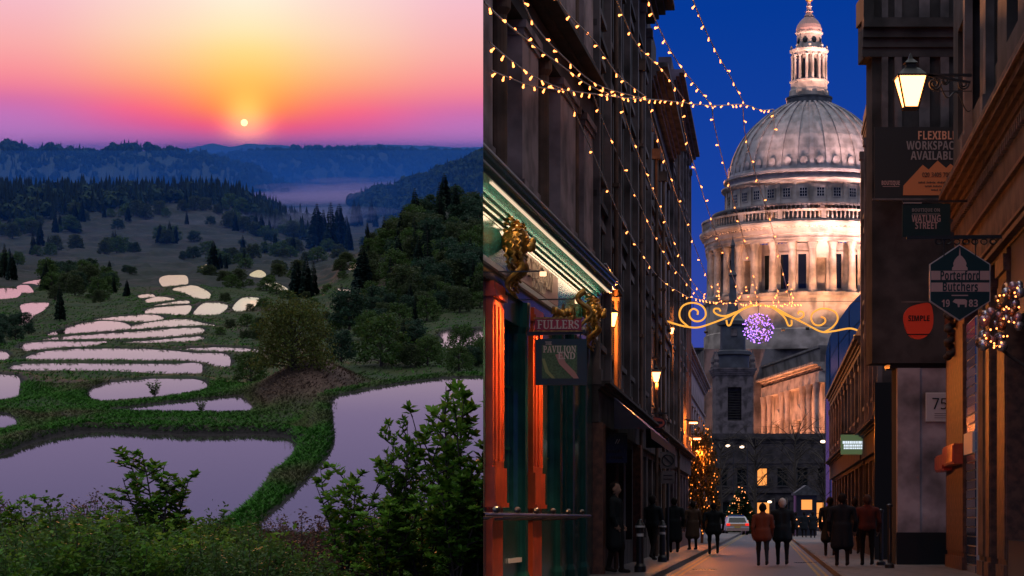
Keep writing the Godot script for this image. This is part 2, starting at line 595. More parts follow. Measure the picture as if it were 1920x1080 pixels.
func build_land() -> void:
	land_noise.seed = 5
	land_noise.frequency = 0.05
	land_noise.fractal_octaves = 3
	lay_paddies()
	var rows := []
	var d := 2.5
	while d < 1400.0:
		rows.append(d)
		d += 1.6 if d < 58.0 else (0.42 if d < 128.0 else (0.95 if d < 300.0 else (2.4 if d < 900.0 else 14.0)))
	var cols := []
	for k in 12:
		cols.append((-2300.0 + k * 185.0 - 960.0) / F)
	var px := -80.0
	while px <= 1050.0:
		cols.append((px - 960.0) / F)
		px += 5.5
	var nc := cols.size()
	var v := PackedVector3Array()
	var c := PackedColorArray()
	var tint := FastNoiseLite.new()
	tint.seed = 11
	tint.frequency = 0.09
	for r in rows:
		for q in cols:
			var x: float = q * r
			var y := ground(x, r)
			var w := hill(x, y, r)
			v.append(w)
			var g := tint.get_noise_2d(x * 2.0, r * 2.0)
			var g2 := tint.get_noise_2d(x * 0.35 + 50.0, r * 0.35)
			var col := Vector3(0.030, 0.062, 0.016).lerp(Vector3(0.075, 0.085, 0.03), clampf(0.35 + g * 0.8, 0, 1))
			col = col.lerp(Vector3(0.085, 0.06, 0.045), smoothstep(0.15, 0.5, g2))
			if near_water < 0.5 or (near_water < 0.8 and r > 84.0 and r < 100.0):
				col = Vector3(0.026, 0.022, 0.02)
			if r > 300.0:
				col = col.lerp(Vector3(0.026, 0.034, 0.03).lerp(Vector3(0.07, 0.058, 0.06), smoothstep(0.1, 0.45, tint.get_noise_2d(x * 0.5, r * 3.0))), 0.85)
			var m := exp(-pow((x + 19.5) / 5.2, 2.0)) * exp(-pow((r - 123.0) / 8.5, 2.0))
			col = col.lerp(Vector3(0.115, 0.07, 0.052) * (1.0 + 0.6 * g), clampf(m * 1.6, 0, 1))
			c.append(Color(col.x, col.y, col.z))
	var idx := PackedInt32Array()
	for i in rows.size() - 1:
		for j in nc - 1:
			var a := i * nc + j
			idx.append_array(PackedInt32Array([a, a + nc, a + 1, a + 1, a + nc, a + nc + 1]))
	var nrm := PackedVector3Array()
	nrm.resize(v.size())
	for i in rows.size():
		for j in nc:
			var a := v[i * nc + maxi(j - 1, 0)]
			var b := v[i * nc + mini(j + 1, nc - 1)]
			var e := v[maxi(i - 1, 0) * nc + j]
			var f := v[mini(i + 1, rows.size() - 1) * nc + j]
			nrm[i * nc + j] = (b - a).cross(f - e).normalized()
	var arr := []
	arr.resize(Mesh.ARRAY_MAX)
	arr[Mesh.ARRAY_VERTEX] = v
	arr[Mesh.ARRAY_NORMAL] = nrm
	arr[Mesh.ARRAY_COLOR] = c
	arr[Mesh.ARRAY_INDEX] = idx
	var am := ArrayMesh.new()
	am.add_surface_from_arrays(Mesh.PRIMITIVE_TRIANGLES, arr)
	var gm := vmat("hillside soil and turf", 0.95)
	gm.albedo_texture = noise_tex("turf", 0.03, 0.35, 1.3, 5)
	gm.uv1_triplanar = true
	gm.uv1_world_triplanar = true
	gm.uv1_scale = Vector3.ONE * 0.45
	am.surface_set_material(0, gm)
	struct("terrain", am, null)
	# the water of each paddy
	var wm := mat("still paddy water", lin(0.035, 0.03, 0.03), 0.035)
	wm.metallic_specular = 0.5
	for w in paddies:
		var b := B.new()
		var grown := Geometry2D.offset_polygon(w.poly, 0.12)
		var poly: PackedVector2Array = grown[0] if grown.size() else w.poly
		var tr := Geometry2D.triangulate_polygon(poly)
		var up := hill(0, 1, 0) - hill(0, 0, 0)
		for k in range(0, tr.size(), 3):
			b.tri(hill(poly[tr[k]].x, -w.h, poly[tr[k]].y), hill(poly[tr[k + 1]].x, -w.h, poly[tr[k + 1]].y), hill(poly[tr[k + 2]].x, -w.h, poly[tr[k + 2]].y), up)
		struct("paddy_water", b, wm)

# ------------------------------------------------------------------ far hills
func ridge(keys: Array, px: float) -> float:
	for k in keys.size() - 1:
		if px <= keys[k + 1][0]:
			return lerpf(keys[k][1], keys[k + 1][1], clampf((px - keys[k][0]) / (keys[k + 1][0] - keys[k][0]), 0, 1))
	return keys[-1][1]

func far_hill(crest: Array, d_foot: float, d_top: float, foot: float, rough: float, c: Vector3, trees: int, size: float, conifers: float, sd: int) -> void:
	var nz := FastNoiseLite.new()
	nz.seed = sd
	nz.frequency = 0.012
	nz.fractal_octaves = 4
	var spot := func(px: float, t: float) -> Vector3:
		var d := lerpf(d_foot, d_top, t)
		var top: float = -(ridge(crest, px) - 287.0) / F * d_top - size * 0.7
		var s := sin(t * PI / 2)
		var y := lerpf(foot, top, s) + nz.get_noise_2d(px * F / d_top * 0.6, t * 90.0) * rough * sin(t * PI) + nz.get_noise_2d(px * 3.0, 50.0) * rough * 0.25 * t
		return hill((px - 960.0) / F * d, y, d)
	var b := B.new()
	b.col = Color(c.x, c.y, c.z)
	var a0: float = crest[0][0]
	var a1: float = crest[-1][0]
	var n := int((a1 - a0) / 7.0)
	var rows := 12
	var g := []
	for i in n + 1:
		var row := []
		for j in rows + 1:
			row.append(spot.call(lerpf(a0, a1, float(i) / n), float(j) / rows))
		g.append(row)
	for i in n:
		for j in rows:
			b.quad(g[i][j], g[i + 1][j], g[i + 1][j + 1], g[i][j + 1], Vector3(0, 1, 0.6))
	struct("hill", b, vmat("far hill ground", 0.95))
	if trees == 0:
		return
	var r := RandomNumberGenerator.new()
	r.seed = sd
	for kind in 2:
		var count := int(trees * (conifers if kind == 0 else 1.0 - conifers))
		if count == 0:
			continue
		var mm := MultiMesh.new()
		mm.transform_format = MultiMesh.TRANSFORM_3D
		mm.use_colors = true
		mm.mesh = far_conifer() if kind == 0 else far_round()
		mm.instance_count = count
		for k in count:
			var t := 1.0 - pow(r.randf(), 1.5) if k % 3 else 1.0 - r.randf() * 0.06
			var p: Vector3 = spot.call(lerpf(a0, a1, r.randf()), t)
			var s := size * r.randf_range(0.6, 1.15)
			mm.set_instance_transform(k, Transform3D(Basis(Vector3.UP, r.randf() * TAU).scaled(Vector3(s, s * r.randf_range(0.85, 1.25), s)), p - Vector3(0, s * 0.1, 0)))
			var q := r.randf_range(0.7, 1.25)
			mm.set_instance_color(k, Color(q, q, q))
		var mi := MultiMeshInstance3D.new()
		mi.name = numbered("woodland")
		mi.multimesh = mm
		mi.set_meta("kind", "stuff")
		mi.set_meta("label", "wood of small trees covering a far hill")
		mi.set_meta("category", "woodland")
		add_child(mi)

var far_meshes := {}
func far_conifer() -> Mesh:
	if far_meshes.has("c"):
		return far_meshes.c
	var b := B.new()
	var r := RandomNumberGenerator.new()
	r.seed = 3
	for k in 5:
		b.col = Color(0.018, 0.034, 0.022) * r.randf_range(0.8, 1.2)
		var y := 0.08 + k * 0.18
		var w := 0.24 * (1.0 - k * 0.17)
		for i in 7:
			var a := TAU * (i + 0.5 * (k % 2)) / 7
			var a2 := TAU * (i + 0.8 + 0.5 * (k % 2)) / 7
			b.tri(Vector3(0, y + 0.32, 0), Vector3(cos(a) * w, y - r.randf() * 0.06, sin(a) * w), Vector3(cos(a2) * w * 0.7, y + 0.03, sin(a2) * w * 0.7), Vector3(cos(a), 0.4, sin(a)))
	far_meshes.c = b.mesh(vmat("far needles", 0.95))
	return far_meshes.c

func far_round() -> Mesh:
	if far_meshes.has("r"):
		return far_meshes.r
	var b := B.new()
	var r := RandomNumberGenerator.new()
	r.seed = 4
	for k in 120:
		var dir := Vector3(r.randfn(), r.randfn() * 0.9, r.randfn()).normalized()
		var p := Vector3(0, 0.5, 0) + dir * Vector3(0.42, 0.42, 0.42) * r.randf_range(0.6, 1.0)
		var s := r.randf_range(0.09, 0.17)
		var x := dir.cross(Vector3(r.randfn(), r.randfn(), r.randfn())).normalized()
		var y := (dir + Vector3(r.randfn(), r.randfn(), r.randfn()) * 0.5).cross(x).normalized()
		b.col = Color(0.028, 0.05, 0.024) * r.randf_range(0.7, 1.3)
		b.leaf(p - x * s, p - y * s, p + x * s, p + y * s)
	far_meshes.r = b.mesh(vmat("far leaves", 0.95))
	return far_meshes.r

func build_hills() -> void:
	far_hill([[300, 284], [350, 281], [405, 269], [440, 275], [470, 270], [540, 272], [575, 282], [640, 275], [720, 271], [800, 273], [860, 277], [1010, 272]], 5200, 6200, -60, 20, Vector3(0.03, 0.05, 0.03), 0, 8.0, 0.5, 21)
	far_hill([[380, 296], [430, 290], [500, 284], [560, 282], [620, 284], [700, 279], [745, 284], [800, 287], [860, 285], [1010, 288]], 2000, 2700, -105, 26, Vector3(0.03, 0.05, 0.03), 2200, 17.0, 0.25, 22)
	far_hill([[-900, 280], [-60, 272], [20, 270], [50, 270], [75, 288], [95, 276], [150, 280], [190, 286], [215, 280], [265, 274], [300, 281], [350, 285], [400, 292], [450, 304], [520, 332], [560, 352], [585, 372]], 1350, 1800, -62, 20, Vector3(0.03, 0.05, 0.03), 2600, 13.0, 0.4, 23)
	far_hill([[660, 374], [700, 358], [740, 346], [780, 336], [830, 320], [870, 302], [905, 287], [1010, 280]], 820, 1050, -52, 9, Vector3(0.03, 0.05, 0.03), 1300, 9.5, 0.45, 24)

# ------------------------------------------------------------------ mist in the valley
func mist(called: String, label: String, px: float, py: float, d: float, size: Vector3, density: float, c: Color, shape := RenderingServer.FOG_VOLUME_SHAPE_ELLIPSOID) -> void:
	var f := FogVolume.new()
	f.name = numbered(called)
	f.shape = shape
	f.size = size * Vector3(1, 1, S)
	var m := FogMaterial.new()
	m.density = density / S
	m.albedo = c
	f.material = m
	add_child(f)
	var r := hill_ray(px, py)
	r *= d / r.z
	f.transform = Transform3D(Basis(Vector3.RIGHT, TILT), hill(r.x, r.y, d))
	f.set_meta("kind", "stuff")
	f.set_meta("label", label)

func build_mist() -> void:
	# valley air: layers that thin out upwards, from beyond the paddies to the last ridges
	for k in 6:
		var f := FogVolume.new()
		f.name = numbered("valley_haze")
		f.shape = RenderingServer.FOG_VOLUME_SHAPE_BOX
		var top := -30.0 + 11.0 * k
		var far := 1900.0 + 500.0 * k
		f.size = Vector3(2600, 130, far * S)
		var m := FogMaterial.new()
		m.density = 0.00018 / S
		m.albedo = Color(0.22, 0.5, 0.9)
		f.material = m
		add_child(f)
		f.transform = Transform3D(Basis(Vector3.RIGHT, TILT + 0.001), hill(-1296, top - 65.0, (330.0 if k < 4 else 560.0) + far / 2 + 12 * k))
		f.set_meta("kind", "stuff")
		f.set_meta("label", "blue morning haze filling the valley")
	var r := RandomNumberGenerator.new()
	r.seed = 14
	for k in 40:       # drifting banks of uneven size: many low ones, few that reach up
		var tier := 0 if k < 22 else (1 if k < 33 else 2)
		var w: float = r.randf_range(50, 130) * [1.0, 0.8, 0.6][tier]
		mist("mist_bank", "pale mist lying between the far wooded hills", r.randf_range([500, 540, 580][tier], [800, 760, 740][tier]), [372.0, 356.0, 340.0][tier] + r.randf_range(-8, 8), r.randf_range(1000, 1600), Vector3(w, w * r.randf_range(0.09, 0.16), w * 1.2), [0.0036, 0.0022, 0.0014][tier], Color(0.98, 0.82, 0.95))
	for k in 8:
		mist("mist_bank", "low mist drifting over the fields", r.randf_range(330, 660), r.randf_range(382, 430), r.randf_range(500, 860), Vector3(r.randf_range(60, 130), r.randf_range(4, 9), r.randf_range(60, 110)), 0.0022, Color(0.85, 0.85, 1.0))

# ------------------------------------------------------------------ plants
func stand(px: float, py: float) -> Vector3:          # the ground where the photo shows a foot at that point
	var q := on_ray(px, py)
	return hill(q.x, ground(q.x, q.y), q.y)

func leaf_at(b: B, p: Vector3, dir: Vector3, side: Vector3, l: float, w: float) -> void:
	var s := side.normalized() * w * 0.5
	var m := p + dir * l * 0.45 + Vector3.UP * l * 0.04
	b.leaf(p, m + s, p + dir * l, m - s)

func crown_cloud(b: B, r: RandomNumberGenerator, at_: Vector3, rad: Vector3, n: int, s: float, c: Vector3, spread := 0.35) -> void:
	for k in n:
		var dir := Vector3(r.randfn(), r.randfn(), r.randfn()).normalized()
		var p := at_ + dir * rad * pow(r.randf(), 0.4)
		var q := (dir + Vector3(r.randfn(), r.randfn() + 0.4, r.randfn()) * 0.8).normalized()
		var x := q.cross(Vector3(r.randfn(), r.randfn(), r.randfn())).normalized()
		var y := q.cross(x)
		var f := r.randf_range(1.0 - spread, 1.0 + spread)
		b.col = Color(c.x * f * r.randf_range(0.85, 1.2), c.y * f, c.z * f)
		var t := s * r.randf_range(0.6, 1.2)
		b.leaf(p - x * t, p - y * t * 0.55, p + x * t, p + y * t * 0.55)

func round_tree(sd: int, clumps: int, per: int, s: float, c: Vector3, wide := 0.42, low := 0.2) -> Node3D:     # one metre tall; scaled where it is set
	var r := RandomNumberGenerator.new()
	r.seed = sd
	var o := Node3D.new()
	var t := B.new()
	var cr := B.new()
	t.tube(PackedVector3Array([Vector3(0, -0.06, 0), Vector3(0.01, 0.2, 0), Vector3(-0.01, 0.45, 0.01), Vector3(0.0, 0.8, 0)]), 0.032, 7, 0.008)
	for k in clumps:
		var a := TAU * k * 0.381966 + r.randf() * 0.5
		var hgt_ := lerpf(low + 0.12, 0.88, (k + 0.5) / clumps)
		var u := (hgt_ - low) / (1.0 - low)
		var rr := wide * pow(maxf(1.0 - pow(u, 2.2), 0.02), 0.5) * r.randf_range(0.55, 0.9)
		var p := Vector3(cos(a) * rr, hgt_, sin(a) * rr)
		t.tube(PackedVector3Array([Vector3(0, hgt_ * 0.55, 0), Vector3(p.x * 0.5, hgt_ * 0.8, p.z * 0.5), p]), 0.012, 5, 0.003)
		var f := r.randf_range(0.8, 1.2)
		crown_cloud(cr, r, p, Vector3(0.16, 0.11, 0.16) * r.randf_range(0.8, 1.25) * wide / 0.42, per, s, c * f)
	part(o, "trunk", t, M.bark)
	part(o, "crown", cr, M.leaves)
	return o

func conifer(sd: int, c: Vector3, thin := 1.0) -> Node3D:
	var r := RandomNumberGenerator.new()
	r.seed = sd
	var o := Node3D.new()
	var t := B.new()
	t.tube(PackedVector3Array([Vector3(0, -0.05, 0), Vector3(0, 0.5, 0), Vector3(0, 0.98, 0)]), 0.022, 6, 0.003)
	var cr := B.new()
	var tiers := 22
	for k in tiers:
		var u := float(k) / tiers
		var y := 0.08 + 0.9 * u
		var w := 0.19 * thin * pow(1.0 - u, 0.75) + 0.012
		for i in 9:
			var a := TAU * i / 9 + k * 0.7 + r.randf() * 0.4
			var d := Vector3(cos(a), 0, sin(a))
			var s := Vector3(-d.z, 0, d.x)
			var l := w * r.randf_range(0.6, 1.15)
			var f := r.randf_range(0.65, 1.3)
			b_col(cr, c * f)
			var p := Vector3(0, y + 0.02, 0)
			var q := p + d * l + Vector3(0, -l * 0.35 + r.randf() * 0.02, 0)
			cr.leaf(p, p + d * l * 0.6 + s * l * 0.3, q, p + d * l * 0.6 - s * l * 0.3 - Vector3(0, l * 0.2, 0))
			cr.leaf(p + d * l * 0.3, p + d * l * 0.75 + s * l * 0.12, q + Vector3(0, -l * 0.3, 0), p + d * l * 0.5 - Vector3(0, l * 0.45, 0))
	part(o, "trunk", t, M.bark)
	part(o, "crown", cr, M.needles)
	return o

func b_col(b: B, c: Vector3) -> void:
	b.col = Color(c.x, c.y, c.z)

func shrub(sd: int, h: float, w: float, stems: int, sides: int, leaf_l: float, leaf_w: float, c: Vector3, whorl := 6, bare := 0.25) -> Node3D:
	var r := RandomNumberGenerator.new()
	r.seed = sd
	var o := Node3D.new()
	var t := B.new()
	var f := B.new()
	for k in stems:
		var a := TAU * k / stems + r.randf() * 0.9
		var lean := w * 0.5 * r.randf_range(0.15, 0.95)
		var hh := h * (r.randf_range(0.7, 1.0) if k else 1.0)
		var tip := Vector3(cos(a) * lean, hh, sin(a) * lean)
		var pts := PackedVector3Array()
		for i in 7:
			var u := i / 6.0
			pts.append(Vector3(tip.x * pow(u, 1.4), hh * u, tip.z * pow(u, 1.4)) + Vector3(r.randfn(), 0, r.randfn()) * 0.015 * h * u)
		t.tube(pts, 0.010 * h + 0.004, 5, 0.003)
		for j in sides:
			var u := lerpf(bare, 1.0, (j + r.randf()) / sides)
			var p := pts[0].lerp(pts[6], u)
			p = pts[int(u * 5.99)].lerp(pts[int(u * 5.99) + 1], fposmod(u * 5.99, 1.0))
			var b := r.randf() * TAU
			var l := h * r.randf_range(0.12, 0.26) * (1.25 - u * 0.7)
			var dir := Vector3(cos(b), r.randf_range(0.2, 0.9), sin(b)).normalized()
			var e := p + dir * l
			t.tube(PackedVector3Array([p, p + dir * l * 0.5 + Vector3(0, -0.02 * l, 0), e]), 0.004 + 0.0025 * h, 4, 0.002)
			for q in 3:
				var at_ := p.lerp(e, 0.4 + 0.3 * q)
				var g := r.randf_range(0.6, 1.35)
				for i in whorl:
					var b2 := TAU * i / whorl + r.randf()
					var d2 := (Vector3(cos(b2), r.randf_range(-0.25, 0.55), sin(b2)) + dir * 0.4).normalized()
					var s2 := d2.cross(Vector3(r.randfn() * 0.4, 1, r.randfn() * 0.4))
					var y := g * r.randf_range(0.75, 1.25)
					f.col = Color(c.x * y * r.randf_range(0.8, 1.3), c.y * y, c.z * y)
					leaf_at(f, at_, d2, s2, leaf_l * r.randf_range(0.6, 1.1), leaf_w)
	part(o, "stems", t, M.twig)
	part(o, "foliage", f, M.leaves)
	return o

func bush(sd: int, n: int, s: float, c: Vector3, tall := 0.7) -> Node3D:       # a metre wide mound of leaves on many stems
	var r := RandomNumberGenerator.new()
	r.seed = sd
	var o := Node3D.new()
	var t := B.new()
	var f := B.new()
	for k in 26:
		var a := r.randf() * TAU
		var l := sqrt(r.randf()) * 0.5
		var h := tall * (1.0 - l * l * 1.8) * r.randf_range(0.6, 1.25)
		var tip := Vector3(cos(a) * l, maxf(h, 0.2), sin(a) * l)
		t.tube(PackedVector3Array([Vector3(tip.x * 0.3, -0.05, tip.z * 0.3), Vector3(tip.x * 0.6, tip.y * 0.5, tip.z * 0.6), tip]), 0.008, 4, 0.002)
		var g := r.randf_range(0.6, 1.4)
		for j in n / 26:
			var u := sqrt(r.randf()) * 1.04
			var p := Vector3(tip.x * (0.3 + 0.7 * u), tip.y * u, tip.z * (0.3 + 0.7 * u)) + Vector3(r.randfn(), r.randfn(), r.randfn()) * 0.05
			var d := Vector3(r.randfn(), r.randfn() * 0.6 + 0.3, r.randfn()).normalized()
			var y := g * r.randf_range(0.7, 1.3)
			f.col = Color(c.x * y * r.randf_range(0.8, 1.4), c.y * y, c.z * y)
			leaf_at(f, p, d, d.cross(Vector3(r.randfn(), 1, r.randfn())), s * r.randf_range(0.6, 1.2), s * 0.5)
	part(o, "stems", t, M.twig)
	part(o, "foliage", f, M.leaves)
	return o

func plant(proto: Node3D, called: String, label: String, category: String, group: String, p: Vector3, s: Vector3, turn := 0.0) -> void:
	var o: Node3D = proto.duplicate()
	o.name = numbered(called)
	add_child(o)
	o.transform = Transform3D(Basis(Vector3.UP, turn).scaled(s), p)
	meta(o, label, category, group)

func build_plants() -> void:




	var r := RandomNumberGenerator.new()
	r.seed = 77
	var green := Vector3(0.06, 0.115, 0.026)
	var olive := Vector3(0.055, 0.082, 0.03)
	var dark := Vector3(0.024, 0.056, 0.03)
	# the big round tree by the ponds
	var big := round_tree(301, 46, 190, 0.021, Vector3(0.08, 0.098, 0.02), 0.54, -0.06)
	var p := stand(548, 694)
	var k: float = 138.0 / FR * absf(p.z)
	plant(big, "spreading_tree", "large round olive-green tree beside the dry grass mound", "tree", "", p, Vector3.ONE * k * 1.02)
	var rounds := [round_tree(311, 24, 110, 0.034, dark, 0.42, 0.0), round_tree(312, 20, 110, 0.036, green * 0.8, 0.46, -0.05), round_tree(313, 28, 100, 0.032, olive * 0.75, 0.38, 0.0)]
	var firs := [conifer(321, Vector3(0.014, 0.03, 0.02)), conifer(322, Vector3(0.016, 0.032, 0.018), 0.8), conifer(323, Vector3(0.012, 0.026, 0.02), 1.2)]
	var kinds := ["dark rounded tree in the dense wood on the hillside spur", "fresh green rounded tree in the dense wood on the hillside spur", "narrow olive tree in the dense wood on the hillside spur"]
	# the wood on the spur
	var spots := []
	for i in 330:
		spots.append(Vector2(r.randf_range(610, 960), r.randf_range(368, 690)))
	for s in spots:
		if s.y > 470 + (960 - s.x) * 0.0 and s.x < 680 and s.y < 600:
			continue
		if s.y < 372 + (905 - s.x) * 0.28:
			continue
		if s.x > 780 and s.y > 590 and s.y < 664:
			continue
		if s.y > 640 and s.x < 720:
			continue
		if s.y > 664 and r.randf() < 0.5:
			continue
		var q := on_ray(s.x, s.y)
		ground(q.x, q.y)
		if near_water < 2.0:
			continue
		var g := stand(s.x, s.y)
		var v := r.randi() % 3
		var size := r.randf_range(5.0, 9.5) * (0.55 if s.y > 560 else 1.0)
		if r.randf() < 0.22:
			plant(firs[v], "cedar_tree", "dark cedar in the dense wood on the hillside spur", "tree", "cedars in the wood on the spur", g, Vector3.ONE * size * 1.25, r.randf() * TAU)
		else:
			plant(rounds[v], "broadleaf_tree", kinds[v], "tree", "trees of the wood on the spur", g, Vector3(size, size * r.randf_range(0.75, 1.0), size), r.randf() * TAU)
	# single trees that stand out
	for t in [[715, 690, 92, 1, "bright green bushy tree next to the large round tree"], [655, 620, 75, 0, "dark bushy tree behind the large round tree"], [760, 575, 75, 2, "olive round tree at the foot of the wood"], [690, 640, 48, 1, "small fresh tree between two dark trees"], [800, 600, 45, 1, "small pale green tree above the pond by the wood"], [470, 720, 60, 1, "green bush under the large round tree"], [640, 680, 60, 0, "dark shrub growing against the large round tree"], [770, 690, 42, 2, "low olive shrub on the bank of the pond"], [860, 700, 50, 1, "leafy shrub on the far bank of the wide pond"]]:
		var g := stand(t[0], t[1])
		var size: float = t[2] / FR * absf(g.z) * 1.12
		plant(rounds[t[3]], "broadleaf_tree", t[4], "tree", "", g, Vector3(size * 1.15, size, size * 1.15), r.randf() * TAU)
	# cedars about the paddies and the misty fields
	var cedars := [[75, 462, 44], [103, 436, 42], [140, 432, 50], [132, 428, 36], [8, 520, 62], [22, 524, 48], [85, 548, 55], [112, 603, 66], [400, 508, 52], [412, 503, 30], [424, 503, 22], [300, 458, 34], [318, 458, 40], [328, 456, 30], [490, 442, 40], [497, 472, 26], [508, 470, 18], [556, 556, 66], [574, 556, 74], [588, 553, 60], [594, 465, 80], [606, 462, 66], [620, 470, 92], [636, 462, 78], [650, 455, 50], [664, 424, 50], [672, 424, 40], [696, 420, 46], [704, 425, 36], [680, 545, 86], [125, 545, 42], [213, 550, 36], [238, 556, 30], [455, 470, 30], [350, 420, 26], [240, 415, 26], [690, 520, 60], [166, 520, 30], [205, 512, 26]]
	for i in cedars.size():
		var t = cedars[i]
		var g := stand(t[0], t[1])
		var size: float = t[2] / FR * absf(g.z) * 1.08
		var near: bool = t[1] > 500
		plant(firs[i % 3], "cedar_tree", "dark cedar standing among the flooded paddies" if near else "dark cedar standing in the misty fields", "tree", "cedars among the paddies" if near else "cedars in the misty fields", g, Vector3(size * 1.1, size, size * 1.1), r.randf() * TAU)
	# the copse among the small paddies
	for i in 26:
		var g := stand(r.randf_range(85, 215), r.randf_range(520, 566))
		var size := r.randf_range(28, 46) / FR * absf(g.z)
		plant(rounds[i % 3], "broadleaf_tree", "rounded tree in the copse between the small paddies", "tree", "trees of the copse", g, Vector3(size * 1.2, size, size * 1.2), r.randf() * TAU)
	for i in 130:
		var q := Vector2(r.randf_range(380, 700), r.randf_range(470, 640)) if i % 3 else (Vector2(r.randf_range(-10, 60), r.randf_range(585, 650)) if i % 2 else Vector2(r.randf_range(0, 560), r.randf_range(405, 520)))
		var o := on_ray(q.x, q.y)
		ground(o.x, o.y)
		if near_water < 1.5:
			continue
		var g := stand(q.x, q.y)
		var size := r.randf_range(14, 30) / FR * absf(g.z)
		plant(rounds[i % 3], "hillside_bush", ["low dark bush", "low fresh green bush", "low olive bush"][i % 3] + " on the slope between the paddies", "bush", "bushes between the paddies", g, Vector3(size * 1.5, size, size * 1.5), r.randf() * TAU)
	# tree belts and clumps that cross the misty fields
	for q in [[20, 498, 8, 28], [95, 428, 9, 40], [150, 415, 7, 30], [310, 452, 8, 26], [440, 428, 9, 34], [250, 402, 12, 70], [400, 396, 12, 60], [492, 440, 7, 20], [30, 440, 9, 36], [200, 468, 7, 34], [525, 478, 9, 32], [440, 492, 9, 36], [560, 440, 9, 30], [110, 470, 7, 50]]:
		for i in q[2]:
			var g := stand(q[0] + r.randf_range(-1, 1) * q[3], q[1] + r.randf_range(-7, 7))
			var size := r.randf_range(16, 34) / FR * absf(g.z)
			if i % 3 == 0:
				plant(firs[i % 2], "cedar_tree", "dark cedar in a clump of trees crossing the misty fields", "tree", "clumps of trees in the misty fields", g, Vector3(size * 1.3, size * 1.3, size * 1.3), r.randf() * TAU)
			else:
				plant(rounds[i % 3], "broadleaf_tree", ["dark rounded tree", "fresh green tree", "olive tree"][i % 3] + " in a clump crossing the misty fields", "tree", "clumps of trees in the misty fields", g, Vector3(size * 1.2, size, size * 1.2), r.randf() * TAU)
	# the dark forest ridge, a mass of trees
	for kind in 2:
		var mm := MultiMesh.new()
		mm.transform_format = MultiMesh.TRANSFORM_3D
		mm.use_colors = true
		mm.mesh = far_conifer() if kind == 0 else far_round()
		var where := []
		while where.size() < (1500 if kind == 0 else 700):
			var d := r.randf_range(560, 760)
			var x := r.randf_range(-0.62, -0.145) * d
			if r.randf() > smoothstep(-0.14, -0.19, x / d) or d < 590 + 60 * sin(x * 0.03):
				continue
			where.append(Vector2(x, d))
		mm.instance_count = where.size()
		for i in where.size():
			var q: Vector2 = where[i]
			var s := r.randf_range(6.0, 12.0) if kind == 0 else r.randf_range(6.0, 10.0)
			mm.set_instance_transform(i, Transform3D(Basis(Vector3.UP, r.randf() * TAU).scaled(Vector3(s, s, s)), hill(q.x, ground(q.x, q.y) - 0.4, q.y)))
			var f := r.randf_range(0.5, 1.1)
			mm.set_instance_color(i, Color(f, f, f))
		var mi := MultiMeshInstance3D.new()
		mi.name = numbered("woodland")
		mi.multimesh = mm
		mi.set_meta("kind", "stuff")
		mi.set_meta("label", "dark forest along the ridge above the misty fields")
		mi.set_meta("category", "woodland")
		add_child(mi)
	build_grass(r)
	build_front_plants(r)

func build_grass(r: RandomNumberGenerator) -> void:
	var t := B.new()
	for k in 9:
		var a := r.randf() * TAU
		var d := Vector3(cos(a), 0, sin(a))
		var s := Vector3(-d.z, 0, d.x) * 0.035
		var h := r.randf_range(0.5, 1.0)
		var o := d * r.randf() * 0.3
		var y := r.randf_range(0.7, 1.3)
		t.col = Color(y, y, y)
		t.leaf(o - s, o + s, o + d * 0.22 * h + Vector3(0, h * 0.65, 0) + s * 0.6, o + d * 0.5 * h + Vector3(0, h, 0))
	var gm := vmat("grass blades", 0.8, 0.3)
	var tuft := t.mesh(gm)
	var pos := []
	var tries := 0
	while pos.size() < 46000 and tries < 200000:
		tries += 1
		var near := pos.size() < 34000
		var d := r.randf_range(63.0, 132.0) if near else r.randf_range(132.0, 300.0)
		var x := r.randf_range(-0.41, -0.018) * d
		var inside := false
		var close := 99.0
		for w in paddies:
			if w.box.has_point(Vector2(x, d)):
				var e := edge_distance(Vector2(x, d), w.poly)
				close = minf(close, e)
		if close < 0.3 or (close > 4.0 and r.randf() < 0.6):
			continue
		pos.append(Vector3(x, d, close))
	var mm := MultiMesh.new()
	mm.transform_format = MultiMesh.TRANSFORM_3D
	mm.use_colors = true
	mm.mesh = tuft
	mm.instance_count = pos.size()
	for i in pos.size():
		var q: Vector3 = pos[i]
		var s := r.randf_range(0.12, 0.3) * (1.0 if q.y < 132.0 else 1.3)
		mm.set_instance_transform(i, Transform3D(Basis(Vector3.UP, r.randf() * TAU).scaled(Vector3(s * 2.0, s, s * 2.6)), hill(q.x, ground(q.x, q.y) - 0.02, q.y)))
		var dry := clampf(land_noise.get_noise_2d(q.x * 1.1 + 300.0, q.y * 1.1) * 2.2, 0, 1)
		var mound := exp(-pow((q.x + 19.5) / 5.2, 2.0)) * exp(-pow((q.y - 123.0) / 8.5, 2.0))
		dry = maxf(dry * 0.7, clampf(mound * 2.0, 0, 1))
		var c := Vector3(0.042, 0.16, 0.012).lerp(Vector3(0.15, 0.095, 0.065), dry) * r.randf_range(0.6, 1.3)
		mm.set_instance_color(i, Color(c.x, c.y, c.z))
	var mi := MultiMeshInstance3D.new()
	mi.name = numbered("grass")
	mi.multimesh = mm
	mi.set_meta("kind", "stuff")
	mi.set_meta("label", "green and dry grass growing on the paddy banks")
	mi.set_meta("category", "grass")
	add_child(mi)

func foot(px: float, d: float) -> Vector3:       # ground in front of the ponds
	var p := at(px, d, 0.0)
	var q := p - EYE
	var dd := (-q.z * cos(TILT) + q.y * sin(TILT)) / S
	var y := ground(q.x, dd)
	return hill(q.x, y, dd)

